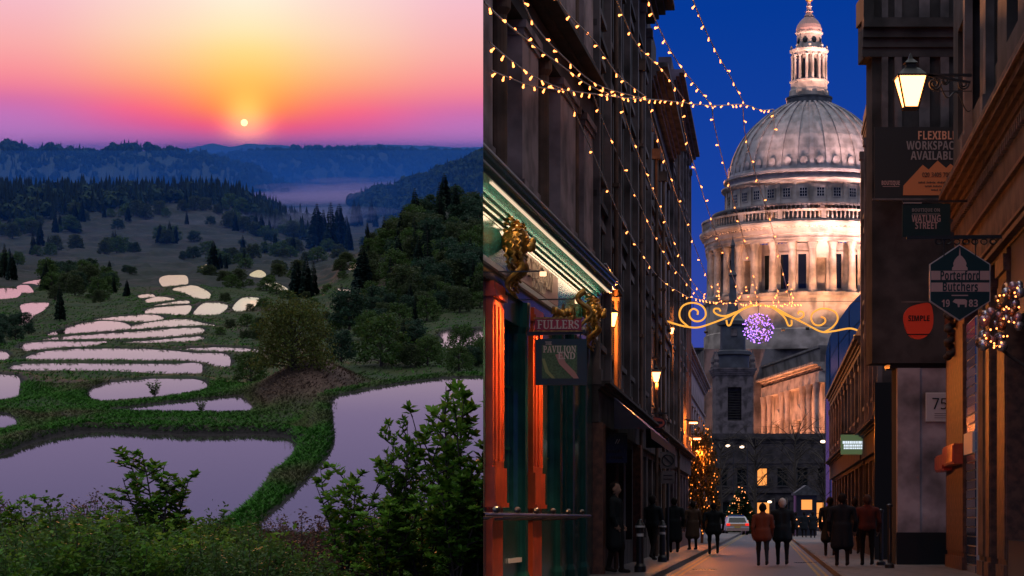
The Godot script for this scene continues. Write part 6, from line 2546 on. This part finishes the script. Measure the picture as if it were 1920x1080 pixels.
func build_lights() -> void:
	var main := [[920, 132], [960, 148], [1000, 162], [1062, 170], [1112, 176], [1165, 183], [1240, 188], [1275, 192], [1335, 198], [1395, 196], [1425, 206], [1450, 205]]
	strand(main, 17.4, 33.0, "long sagging cross strand of fairy lights that the others hang from", 0.2, 1)
	var up := [[[908, 4], [945, 40], [1005, 88], [1055, 125], [1110, 163], [1165, 183]], [[918, 80], [960, 115], [1010, 148], [1062, 170]], [[978, -20], [984, 10], [1008, 55], [1060, 110], [1122, 160], [1212, 186]], [[1040, -20], [1060, 20], [1117, 80], [1158, 140], [1212, 182]], [[1148, -20], [1160, 10], [1195, 85], [1240, 130], [1285, 190]], [[1212, -10], [1230, 40], [1265, 108], [1300, 155], [1335, 198]], [[1290, -30], [1305, 15], [1340, 92], [1370, 145], [1396, 196]]]
	for k in up.size():
		strand(up[k], 14.5 + k * 1.2, [24.9, 22.0, 26.5, 26.5, 28.2, 29.5, 31.2][k], "strand of fairy lights rising from the cross strand towards the rooftops", 0.26, 10 + k)
	var down := [[[1062, 172], [1080, 215], [1113, 290], [1170, 420], [1235, 520], [1288, 556]], [[1112, 178], [1140, 250], [1200, 385], [1250, 485], [1310, 557]], [[1165, 184], [1182, 250], [1240, 395], [1290, 515], [1325, 560]], [[1213, 187], [1232, 255], [1280, 400], [1330, 530], [1352, 562]], [[1275, 193], [1290, 270], [1340, 430], [1392, 563]], [[1335, 199], [1347, 268], [1400, 470], [1424, 566]], [[1393, 197], [1402, 275], [1445, 420], [1482, 568]]]
	for k in down.size():
		strand(down[k], [22.0, 23.4, 24.9, 26.5, 28.0, 29.5, 31.2][k], 44.0, "strand of fairy lights falling from the cross strand to the scroll ornament", 0.42, 20 + k)
	strand([[1285, 556], [1340, 566], [1400, 570], [1450, 572], [1502, 570]], 44.0, 44.6, "short dense strand of fairy lights along the top of the scroll ornament", 0.11, 40)
	strand([[1450, 205], [1451, 222], [1452, 244]], 33.0, 33.0, "short loose end of fairy lights hanging from the cross strand", 0.3, 41)
	for k in 9:
		var x := 1318.0 + k * 21 + 9 * sin(k * 2.3)
		strand([[x, 568], [x + 5 * sin(k * 1.7), 560], [x + 9 * cos(k * 2.1), 545 - 9 * (k % 3)]], 44.2, 44.2, "short tuft of fairy lights standing above the scroll ornament", 0.16, 50 + k)
	# the scroll ornament of rope light
	var d := 45.0
	var o := thing("scroll_ornament", "golden rope-light scroll ornament spanning the street", "light ornament", put(0, 0, 0))
	var curves := [[[1238, 622], [1229, 619], [1226, 611], [1231, 603], [1245, 601], [1265, 607], [1285, 612], [1308, 614], [1335, 606], [1365, 594], [1385, 583], [1402, 575], [1422, 571]],
		[[1290, 612], [1277, 600], [1274, 587], [1280, 574], [1294, 568], [1310, 570], [1321, 579], [1323, 592], [1315, 601], [1303, 602], [1294, 595], [1293, 585], [1300, 579], [1308, 583], [1308, 590]],
		[[1380, 585], [1362, 592], [1348, 591], [1339, 585], [1340, 579], [1348, 579], [1351, 584]],
		[[1362, 600], [1364, 609], [1369, 609], [1376, 594], [1388, 583], [1402, 576], [1422, 571], [1444, 575], [1460, 585], [1472, 597], [1478, 610], [1484, 609], [1484, 600]],
		[[1422, 571], [1442, 574], [1460, 581], [1480, 592], [1510, 607], [1540, 622], [1562, 621], [1590, 616], [1604, 618], [1614, 624], [1617, 631], [1611, 637], [1603, 634], [1602, 628]],
		[[1545, 623], [1560, 614], [1570, 601], [1568, 588], [1555, 580], [1538, 579], [1524, 587], [1521, 598], [1527, 608], [1538, 610], [1547, 604], [1546, 597], [1539, 594]],
		[[1462, 586], [1482, 594], [1496, 598], [1506, 593], [1506, 586], [1499, 584], [1496, 589]]]
	for cv in curves:
		var raw := PackedVector3Array()
		for q in cv:
			raw.append(pp(q[0], q[1], d))
		var path := PackedVector3Array()
		for k in raw.size() - 1:
			for i in 6:
				path.append(raw[k].cubic_interpolate(raw[k + 1], raw[maxi(k - 1, 0)], raw[mini(k + 2, raw.size() - 1)], i / 6.0))
		path.append(raw[-1])
		var b := B.new()
		b.tube(path, 0.032, 7)
		part(o, "rope_light", b, M["rope light"])
	var fr := B.new()
	fr.bar(pp(1210, 565, d), pp(1640, 565, d), 0.02, 0.02)
	for q in [1300, 1422, 1545]:
		fr.cyl(pp(q, 565, d), pp(q, 580, d), 0.01, 0.01, 5)
	part(o, "hanging_wire", fr, M["black iron"])
	# the purple ball of light
	var c := pp(1422, 616, d + 0.1)
	var lb := thing("light_ball", "purple ball of tiny lights hanging under the scroll ornament", "light ornament", put(c.x, c.y, c.z))
	var r := RandomNumberGenerator.new()
	r.seed = 71
	var cage := B.new()
	for k in 9:
		var ring := PackedVector3Array()
		var bs := Basis(Vector3(r.randfn(), r.randfn(), r.randfn()).normalized(), r.randf() * TAU)
		for i in 25:
			ring.append(bs * Vector3(cos(TAU * i / 24) * 0.5, sin(TAU * i / 24) * 0.5, 0))
		cage.tube(ring, 0.008, 4)
	cage.cyl(Vector3(0, 0.5, 0), Vector3(0, 0.82, 0), 0.01, 0.01, 5)
	part(lb, "wire_cage", cage, M["black iron"])
	var leds := B.new()
	for k in 230:
		var p := Vector3(r.randfn(), r.randfn(), r.randfn()).normalized() * 0.52 * (1.0 if k % 3 else r.randf_range(0.5, 0.95))
		var q := p + Vector3(r.randfn(), r.randfn(), r.randfn()) * 0.025
		leds.cyl(p, q, 0.015, 0.015, 5)
	part(lb, "led_cluster", leds, M["purple led"]).set_meta("kind", "stuff")

# ------------------------------------------------------------------ the far end of the street
func build_far_end() -> void:
	var w := house("end_building", "low dark building across the far end of the street with a few lit windows", Vector2(road_x(128, -5.6), 128), Vector2(road_x(128, 8.5), 128), 9.6, 8.0, "dark stone", 7, [[4.6, 6.4]], true, "", [2, 8, 9, 12], 0.3)
	var r := RandomNumberGenerator.new()
	r.seed = 55
	# tree wrapped in warm lights at the end of the row
	var t := round_tree(501, 26, 130, 0.03, Vector3(0.09, 0.07, 0.03), 0.32, 0.05)
	var p := at(1316, 60.0, 0.1)
	var h := hgt(792, 60.0)
	t.name = numbered("lit_tree")
	add_child(t)
	t.transform = Transform3D(Basis.from_scale(Vector3(h * 0.42, h, h * 0.42)), p)
	meta(t, "small tree full of warm lights at the end of the row", "tree")
	var b := B.new()
	for k in 150:
		var a := r.randf() * TAU
		var y := r.randf_range(0.08, 0.97)
		var rr := 0.3 * sqrt(maxf(1.0 - pow((y - 0.45) / 0.55, 2.0), 0.05)) * r.randf_range(0.7, 1.05)
		b.ball(Vector3(cos(a) * rr, y, sin(a) * rr), Vector3(0.008, 0.006, 0.008), 6, 4)
	part(t, "light_cluster", b, glow("amber bulb", Color(1.0, 0.55, 0.2), 3.0)).set_meta("kind", "stuff")
	# a small decorated conifer by the car
	var f := conifer(502, Vector3(0.03, 0.05, 0.02), 1.5)
	p = at(1388, 112.0, 0.0)
	h = hgt(908, 112.0)
	f.name = numbered("decorated_fir")
	add_child(f)
	f.transform = Transform3D(Basis.from_scale(Vector3(h * 1.5, h, h * 1.5)), p)
	meta(f, "small fir tree with coloured lights behind the parked car", "tree")
	b = B.new()
	for k in 46:
		var a := r.randf() * TAU
		var y := r.randf_range(0.1, 0.95)
		var rr := 0.27 * (1.0 - y) + 0.02
		b.ball(Vector3(cos(a) * rr, y, sin(a) * rr), Vector3(0.008, 0.012, 0.008), 6, 4)
	part(f, "light_cluster", b, glow("dim bulb", Color(1.0, 0.6, 0.35), 2.2)).set_meta("kind", "stuff")
	# bare street trees
	for q in [[1490, 112.0, 800], [1415, 120.0, 815], [1545, 108.0, 810], [1350, 116.0, 822]]:
		var tr := Node3D.new()
		tr.name = numbered("bare_tree")
		add_child(tr)
		tr.position = at(q[0], q[1], 0.0)
		meta(tr, "leafless street tree standing dark before the end building", "tree", "leafless street trees")
		var tb := B.new()
		var cb := B.new()
		var hh := hgt(q[2], q[1])
		tb.tube(PackedVector3Array([Vector3.ZERO, Vector3(0.1, hh * 0.3, 0), Vector3(0.0, hh * 0.6, 0.1), Vector3(0.1, hh * 0.95, 0)]), 0.22, 7, 0.04)
		for k in 34:
			var a := r.randf() * TAU
			var u := r.randf_range(0.3, 0.9)
			var s := Vector3(0.05, hh * u, 0)
			var e := s + Vector3(cos(a), r.randf_range(0.4, 1.0), sin(a)) * hh * r.randf_range(0.15, 0.3)
			cb.tube(PackedVector3Array([s, s.lerp(e, 0.5) + Vector3(0, 0.1, 0), e]), 0.06, 5, 0.015)
			for i in 5:
				var m := s.lerp(e, r.randf_range(0.35, 1.0))
				cb.tube(PackedVector3Array([m, m + Vector3(r.randfn(), absf(r.randfn()) * 0.7, r.randfn()) * hh * 0.07]), 0.022, 4, 0.006)
		part(tr, "trunk", tb, M.bark)
		part(tr, "crown", cb, M.bark)
	# kiosk with a lit window
	var k := thing("kiosk", "small dark kiosk with a glowing orange window on the far pavement", "kiosk", put(at(1512, 88, 0).x, 0.0, -88.0 * S))
	b = B.new()
	pierced(b, -0.7, 0.7, 0, 2.9, -0.05, 0.05, [[-0.35, 1.9, 0.4, 2.6]])
	b.box(-0.7, 0, -1.4, 0.7, 2.9, -0.3)
	part(k, "body", b, M["black paint"])
	b = B.new()
	b.box(-0.34, 1.91, -0.04, 0.39, 2.59, -0.02)
	part(k, "window", b, M["lit window"])
	b = B.new()
	b.box(-0.85, 2.9, -1.5, 0.85, 3.05, 0.25)
	b.prism(PackedVector2Array([Vector2(-0.8, 3.05), Vector2(0.8, 3.05), Vector2(0, 3.6)]), put(0, 0, -1.4), 1.5)
	part(k, "roof", b, M["lead grey"])
	var ls := thing("light_garland", "low garland of warm lights on a rail beside the kiosk", "string lights", put(0, 0, 0))
	b = B.new()
	var pts := PackedVector3Array()
	for i in 12:
		pts.append(pp(1494 + 5 * i, 972 + 8 * sin(i * 0.9), 84))
	b.tube(pts, 0.03, 5)
	for q in [1494, 1520, 1549]:
		b.cyl(at(q, 84, 0), pp(q, 968, 84), 0.04, 0.04, 6)
	part(ls, "rail", b, M["black iron"])
	b = B.new()
	for i in 34:
		b.ball(pts[r.randi() % 12] + Vector3(r.randf_range(-0.3, 0.3), r.randf_range(-0.7, 0.25), 0.1), Vector3.ONE * 0.05, 6, 4)
	part(ls, "light_cluster", b, glow("dim bulb", Color(1.0, 0.6, 0.35), 2.2)).set_meta("kind", "stuff")
	# white street lamps far off
	for q in [[1365, 836, 118.0], [1391, 838, 118.0], [1443, 941, 120.0], [1467, 940, 118.0], [1543, 828, 100.0]]:
		var l := thing("street_lamp", "small distant street lamp at the far end of the street", "lamp", put(0, 0, 0), "distant street lamps")
		var c := pp(q[0], q[1], q[2])
		b = B.new()
		b.ball(c, Vector3(0.22, 0.12, 0.2), 8, 5)
		part(l, "lamp_glass", b, glow("far lamp", Color(1.0, 0.85, 0.72), 3.0))
		b = B.new()
		b.tube(PackedVector3Array([c + Vector3(0, 0.14, 0), c + Vector3(0.4, 0.3, 0), c + Vector3(0.5, 0, 0), Vector3(c.x + 0.5, 0, c.z)]), 0.06, 6)
		part(l, "post", b, M["black iron"])
	# the car seen from behind
	var car := thing("estate_car", "white estate car with a reflective rear band, seen from behind", "car", Transform3D(Basis.IDENTITY, at(1383, 103, 0.0)))
	b = B.new()
	# side outline (z back to front, y up), swept across the width
	var side := [[0.0, 0.35], [-0.02, 0.75], [0.1, 0.95], [0.55, 1.45], [1.2, 1.5], [2.6, 1.46], [3.3, 1.0], [4.4, 0.82], [4.55, 0.4]]
	for i in side.size():
		var a = side[i]
		var c = side[(i + 1) % side.size()]
		var wa: float = 0.92 if a[1] < 1.0 else 0.7
		var wc: float = 0.92 if c[1] < 1.0 else 0.7
		b.quad(Vector3(-wa, a[1], -a[0]), Vector3(wa, a[1], -a[0]), Vector3(wc, c[1], -c[0]), Vector3(-wc, c[1], -c[0]), Vector3(0, (a[1] + c[1]) / 2 - 0.8, -(a[0] + c[0]) / 2 + 2.2))
		for s in [-1, 1]:
			b.tri(Vector3(s * wa, a[1], -a[0]), Vector3(s * wc, c[1], -c[0]), Vector3(s * 0.92, 0.7, -2.2), Vector3(s, 0.1, 0))
	part(car, "body", b, mat("car white", lin(0.6, 0.6, 0.62), 0.25))
	b = B.new()
	b.quad(Vector3(-0.72, 1.0, -0.12), Vector3(0.72, 1.0, -0.12), Vector3(0.62, 1.4, -0.49), Vector3(-0.62, 1.4, -0.49), Vector3(0, 0.3, 1))
	part(car, "rear_window", b, M["dark glass"])
	b = B.new()
	b.box(-0.9, 0.72, -0.02, 0.9, 0.9, 0.05)
	part(car, "reflective_band", b, mat("band orange", lin(0.7, 0.28, 0.1), 0.4))
	for s in [-1, 1]:
		b = B.new()
		b.box(s * 0.62, 0.74, 0.03, s * 0.9, 0.93, 0.075)
		part(car, "tail_light", b, glow("tail light", Color(1.0, 0.12, 0.06), 1.2))
	b = B.new()
	b.box(-0.88, 0.32, -0.1, 0.88, 0.56, 0.09)
	part(car, "bumper", b, mat("bumper rose", lin(0.4, 0.26, 0.22), 0.4))
	b = B.new()
	b.box(-0.26, 0.58, 0.02, 0.26, 0.69, 0.06)
	part(car, "number_plate", b, mat("plate yellow", lin(0.6, 0.42, 0.08), 0.4))
	b = B.new()
	b.box(-0.6, 1.5, -1.3, 0.6, 1.6, -1.0)
	part(car, "roof_bar", b, mat("bar blue", lin(0.05, 0.08, 0.25), 0.3))
	for s in [-1, 1]:
		for z in [-0.8, -3.6]:
			b = B.new()
			b.cyl(Vector3(s * 0.72, 0.32, z), Vector3(s * 0.93, 0.32, z), 0.32, 0.32, 14)
			var wh := part(car, "wheel", b, M["black paint"])
			b = B.new()
			b.cyl(Vector3(s * 0.93, 0.32, z), Vector3(s * 0.945, 0.32, z), 0.19, 0.19, 10)
			part(wh, "rim", b, M["lead grey"])

# ------------------------------------------------------------------ people: one continuous body each, meshed from joints
func capsule(p: Vector3, a: Vector3, b: Vector3, ra: float, rb: float) -> float:
	var ab := b - a
	var t := clampf((p - a).dot(ab) / ab.length_squared(), 0.0, 1.0)
	return p.distance_to(a + ab * t) - lerpf(ra, rb, t)

func body_mesh(bones: Array, cell: float, m: Material) -> ArrayMesh:
	var lo := Vector3.ONE * 99
	var hi := -lo
	for b in bones:
		var r := Vector3.ONE * (maxf(b[2], b[3]) + cell * 2)
		lo = lo.min(b[0] - r).min(b[1] - r)
		hi = hi.max(b[0] + r).max(b[1] + r)
	var nx := int((hi.x - lo.x) / cell) + 2
	var ny := int((hi.y - lo.y) / cell) + 2
	var nz := int((hi.z - lo.z) / cell) + 2
	var f := PackedFloat32Array()
	f.resize(nx * ny * nz)
	f.fill(1.0)
	var owner := PackedInt32Array()
	owner.resize(nx * ny * nz)
	var best := PackedFloat32Array()
	best.resize(nx * ny * nz)
	best.fill(9.0)
	var k := 0.035
	for bi in bones.size():
		var b = bones[bi]
		var r := Vector3.ONE * (maxf(b[2], b[3]) + cell * 2.5)
		var a0: Vector3 = ((b[0].min(b[1]) - r - lo) / cell).floor()
		var a1: Vector3 = ((b[0].max(b[1]) + r - lo) / cell).ceil()
		for z in range(maxi(0, int(a0.z)), mini(nz, int(a1.z) + 1)):
			for y in range(maxi(0, int(a0.y)), mini(ny, int(a1.y) + 1)):
				for x in range(maxi(0, int(a0.x)), mini(nx, int(a1.x) + 1)):
					var i := (z * ny + y) * nx + x
					var d := capsule(lo + Vector3(x, y, z) * cell, b[0], b[1], b[2], b[3])
					if d < best[i]:
						best[i] = d
						owner[i] = bi
					var h := maxf(k - absf(f[i] - d), 0.0) / k
					f[i] = minf(f[i], d) - h * h * k * 0.25
	var vert := PackedInt32Array()
	vert.resize(nx * ny * nz)
	vert.fill(-1)
	var vs := PackedVector3Array()
	var cs := PackedColorArray()
	for z in nz - 1:
		for y in ny - 1:
			for x in nx - 1:
				var i := (z * ny + y) * nx + x
				var sum := Vector3.ZERO
				var n := 0
				var first := f[i] < 0.0
				var mixed := false
				for c in range(1, 8):
					if (f[i + (c & 1) + ((c >> 1) & 1) * nx + ((c >> 2) & 1) * nx * ny] < 0.0) != first:
						mixed = true
						break
				if not mixed:
					continue
				for e in 12:
					var ax := e / 4
					var o := [[0, 2, 4, 6], [0, 1, 4, 5], [0, 1, 2, 3]][ax][e % 4] as int
					var q: int = o | (1 << ax)
					var fa := f[i + (o & 1) + ((o >> 1) & 1) * nx + ((o >> 2) & 1) * nx * ny]
					var fb := f[i + (q & 1) + ((q >> 1) & 1) * nx + ((q >> 2) & 1) * nx * ny]
					if (fa < 0.0) != (fb < 0.0):
						var t := fa / (fa - fb)
						sum += Vector3(o & 1, (o >> 1) & 1, (o >> 2) & 1).lerp(Vector3(q & 1, (q >> 1) & 1, (q >> 2) & 1), t)
						n += 1
				vert[i] = vs.size()
				vs.append(lo + (Vector3(x, y, z) + sum / n) * cell)
				var col: Vector3 = bones[owner[i]][4]
				cs.append(Color(col.x, col.y, col.z))
	var idx := PackedInt32Array()
	var step := [1, nx, nx * ny]
	for z in range(1, nz - 1):
		for y in range(1, ny - 1):
			for x in range(1, nx - 1):
				var i := (z * ny + y) * nx + x
				for ax in 3:
					if (f[i] < 0.0) == (f[i + step[ax]] < 0.0):
						continue
					var u: int = step[(ax + 1) % 3]
					var v: int = step[(ax + 2) % 3]
					var q := [vert[i - u - v], vert[i - v], vert[i], vert[i - u]]
					if q.min() < 0:
						continue
					if f[i] < 0.0:
						idx.append_array(PackedInt32Array([q[0], q[2], q[1], q[0], q[3], q[2]]))
					else:
						idx.append_array(PackedInt32Array([q[0], q[1], q[2], q[0], q[2], q[3]]))
	var nr := PackedVector3Array()
	nr.resize(vs.size())
	for t in range(0, idx.size(), 3):
		var g := (vs[idx[t + 2]] - vs[idx[t]]).cross(vs[idx[t + 1]] - vs[idx[t]])
		for j in 3:
			nr[idx[t + j]] += g
	for j in nr.size():
		nr[j] = nr[j].normalized()
	var arr := []
	arr.resize(Mesh.ARRAY_MAX)
	arr[Mesh.ARRAY_VERTEX] = vs
	arr[Mesh.ARRAY_NORMAL] = nr
	arr[Mesh.ARRAY_COLOR] = cs
	arr[Mesh.ARRAY_INDEX] = idx
	var am := ArrayMesh.new()
	am.add_surface_from_arrays(Mesh.PRIMITIVE_TRIANGLES, arr)
	am.surface_set_material(0, m)
	return am

func person(label: String, p: Vector3, h: float, yaw: float, top: Vector3, legs: Vector3, hair: Vector3, stride := 0.5, coat := 0.0, wide := 1.0, arms := 0.0, cell := 0.028) -> void:
	# faces +z before it is turned; h: standing height; coat: how far the coat reaches down (0 hip .. 1 ankle)
	var o := thing("person", label, "person", Transform3D(Basis(Vector3.UP, yaw), p))
	var k := h / 1.75
	var skin := Vector3(0.34, 0.2, 0.15)
	var shoe := Vector3(0.02, 0.018, 0.018)
	var bn := []
	var V := func(x: float, y: float, z: float) -> Vector3: return Vector3(x * wide, y, z) * k
	var add := func(a: Vector3, b: Vector3, ra: float, rb: float, c: Vector3) -> void: bn.append([a, b, ra * k, rb * k, c])
	# head, face, neck
	add.call(V.call(0, 1.60, 0.015), V.call(0, 1.655, 0.0), 0.082, 0.095, skin)
	add.call(V.call(0, 1.585, 0.075), V.call(0, 1.60, 0.085), 0.022, 0.02, skin)
	add.call(V.call(0, 1.625, 0.10), V.call(0, 1.605, 0.115), 0.012, 0.015, skin)
	for s in [-1, 1]:
		add.call(V.call(s * 0.092, 1.625, 0.0), V.call(s * 0.094, 1.6, 0.0), 0.018, 0.014, skin)
	add.call(V.call(0, 1.43, -0.01), V.call(0, 1.56, 0.0), 0.06, 0.055, skin)
	add.call(V.call(0, 1.665, -0.035), V.call(0, 1.62, -0.05), 0.098, 0.085, hair)
	add.call(V.call(0, 1.72, 0.0), V.call(0, 1.70, 0.03), 0.06, 0.055, hair)
	# trunk
	add.call(V.call(-0.15, 1.385, -0.005), V.call(0.15, 1.385, -0.005), 0.085, 0.085, top)
	add.call(V.call(-0.07, 1.34, 0.0), V.call(-0.06, 1.0, 0.0), 0.125, 0.12, top)
	add.call(V.call(0.07, 1.34, 0.0), V.call(0.06, 1.0, 0.0), 0.125, 0.12, top)
	add.call(V.call(-0.08, 0.98, 0.0), V.call(0.08, 0.98, 0.0), 0.125, 0.125, top)
	add.call(V.call(-0.05, 1.46, -0.03), V.call(0.05, 1.46, -0.03), 0.05, 0.05, top)
	if coat > 0.0:
		var y := lerpf(0.88, 0.28, coat)
		for s in [-1, 1]:
			add.call(V.call(s * 0.08, 0.98, 0.0), V.call(s * 0.12, y, 0.02), 0.125, 0.13, top)
			add.call(V.call(s * 0.04, 0.98, -0.03), V.call(s * 0.06, y, -0.05), 0.125, 0.12, top)
	# legs in mid-step
	for s in [-1, 1]:
		var f: float = stride * s
		var hip: Vector3 = V.call(s * 0.09, 0.93, 0.0)
		var knee: Vector3 = V.call(s * 0.095, 0.50, 0.17 * f + 0.03)
		var ank: Vector3 = V.call(s * 0.09, 0.09 + maxf(0.0, -f) * 0.09, 0.28 * f - maxf(0.0, -f) * 0.05)
		add.call(hip, knee, 0.098, 0.066, legs)
		add.call(knee, ank, 0.064, 0.045, legs)
		add.call(ank + Vector3(0, -0.035, -0.03) * k, ank + Vector3(0, -0.05 + minf(0.0, f) * 0.05, 0.15) * k, 0.045, 0.036, shoe)
	# arms
	var hands := []
	for s in [-1, 1]:
		var f: float = -stride * s
		var sh: Vector3 = V.call(s * 0.21, 1.385, 0.0)
		var el: Vector3 = V.call(s * 0.255, 1.10, 0.10 * f - 0.02)
		var wr: Vector3 = V.call(s * 0.245, 0.87, 0.22 * f + 0.07)
		if arms > 0.0:          # hands brought together in front or in pockets
			wr = V.call(s * lerpf(0.245, 0.16, arms), lerpf(0.87, 0.98, arms), 0.12 * arms)
		add.call(sh, el, 0.067, 0.056, top)
		add.call(el, wr, 0.054, 0.042, top)
		var down := (wr - el).normalized()
		add.call(wr, wr + down * 0.07 * k, 0.034, 0.036, skin)
		hands.append([wr + down * 0.085 * k, down, s])
	part(o, "body", body_mesh(bn, cell, vmat("clothes and skin", 0.85)))
	for hd in hands:
		var b := B.new()
		b.col = Color(skin.x, skin.y, skin.z)
		for i in 4:
			var st: Vector3 = hd[0] + Vector3(0, 0, (i - 1.5) * 0.019) * k
			var l: float = [0.062, 0.075, 0.07, 0.052][i] * k
			var mid: Vector3 = st + hd[1] * l * 0.55
			b.cyl(st - hd[1] * 0.03 * k, mid, 0.0095 * k, 0.009 * k, 6)
			b.cyl(mid, mid + (hd[1] + Vector3(-hd[2] * 0.5, 0, 0.1)).normalized() * l * 0.5, 0.009 * k, 0.0075 * k, 6)
		var th: Vector3 = hd[0] - hd[1] * 0.045 * k + Vector3(0, 0, 0.03) * k
		b.cyl(th, th + (hd[1] + Vector3(-hd[2] * 0.3, 0, 0.7)).normalized() * 0.06 * k, 0.011 * k, 0.009 * k, 6)
		part(o, "fingers", b, vmat("clothes and skin", 0.85))

func build_people() -> void:
	var ink := Vector3(0.012, 0.018, 0.02)
	var navy := Vector3(0.012, 0.016, 0.024)
	var jean := Vector3(0.02, 0.025, 0.035)
	var rust := Vector3(0.15, 0.045, 0.03)
	var brown := Vector3(0.07, 0.045, 0.035)
	var black := Vector3(0.012, 0.01, 0.01)
	var grey := Vector3(0.5, 0.42, 0.38)
	person("person in a long black coat walking past the lettered board", at(1154, 25.9, 0.12), 1.83, 1.25, ink, black, black, 0.35, 0.55, 1.12, 0.6)
	person("person in dark clothes striding between two bollards", at(1224, 34.0, 0.12), 1.72, PI - 0.5, ink, black, black, 0.9)
	person("person in a long dark coat standing by the traffic sign", at(1264, 42.0, 0.12), 1.8, PI, ink, black, black, 0.1, 0.7, 1.15)
	person("person in a brown coat beside the one in the long dark coat", at(1299, 46.0, 0.12), 1.74, PI + 0.3, brown, black, black, 0.15, 0.6, 1.2)
	person("person in a wide dark jacket walking in the road", at(1338, 44.5, 0.0), 1.78, PI, ink, black, black, 0.5, 0.15, 1.35)
	person("person in a rust red jacket walking with a companion down the road", at(1430, 33.2, 0.0), 1.62, PI, rust, jean, black, 0.45, 0.12, 1.12)
	person("person with pale hair and a black coat walking beside the rust red jacket", at(1467, 33.9, 0.0), 1.76, PI, ink, black, grey, 0.25, 0.25, 1.18)
	person("person in a long black coat on the pavement beside a red top", at(1579, 29.8, 0.12), 1.68, PI, navy, black, black, 0.2, 0.6, 1.3)
	person("person in a dark red top and black trousers on the pavement", at(1626, 30.2, 0.12), 1.66, PI, Vector3(0.085, 0.02, 0.018), black, Vector3(0.06, 0.03, 0.02), 0.25, 0.0, 1.2)
	person("person in a dark coat walking ahead of the long black coat", at(1556, 38.0, 0.12), 1.75, PI, ink, black, black, 0.3, 0.6, 1.2, 0.0, 0.035)
	person("person in dark clothes walking ahead of the red top", at(1602, 40.0, 0.12), 1.74, PI, navy, black, black, 0.4, 0.3, 1.1, 0.0, 0.035)
	for q in [[1508, 80.0, "person in black seen small beside the kiosk"], [1524, 78.0, "person in navy seen small at the garland"], [1492, 84.0, "person in black seen small behind the kiosk's companion"]]:
		person(q[2], at(q[0], q[1], 0.0), 1.72, PI, ink, black, black, 0.3, 0.3, 1.1, 0.0, 0.045)
	# posts by the shop on the other pavement
	for q in [[1652, 30.5, 1.25], [1668, 28.8, 1.35]]:
		var o := thing("barrier_post", "black post by the pale flank of the corner house", "post", Transform3D(Basis.IDENTITY, at(q[0], q[1], 0.12)), "posts by the corner house")
		var b := B.new()
		b.lathe([[0.11, 0.0], [0.11, 0.08], [0.05, 0.12], [0.05, q[2]], [0.07, q[2] + 0.02], [0.07, q[2] + 0.07], [0.0, q[2] + 0.1]], 12)
		part(o, "shaft", b, M["black iron"])
		b = B.new()
		b.box(-0.02, 0.3, -0.02, 0.0, 0.9, 0.052)
		part(o, "plate", b, M["brown render"])

func _ready() -> void:
	rng.seed = 1
	set_view()
	build_land()
	build_hills()
	build_mist()
	build_street()
	M.twig = mat("twig", lin(0.05, 0.035, 0.03), 0.9)
	M.bark = mat("bark", lin(0.05, 0.038, 0.03), 0.95)
	M.leaves = vmat("leaves", 0.6, 0.9)
	M.needles = vmat("needles", 0.85, 0.0)
	build_pub()
	build_left_row()
	build_right_row()
	build_cathedral()
	build_tower()
	build_far_end()
	build_plants()
	build_people()
	build_lights()
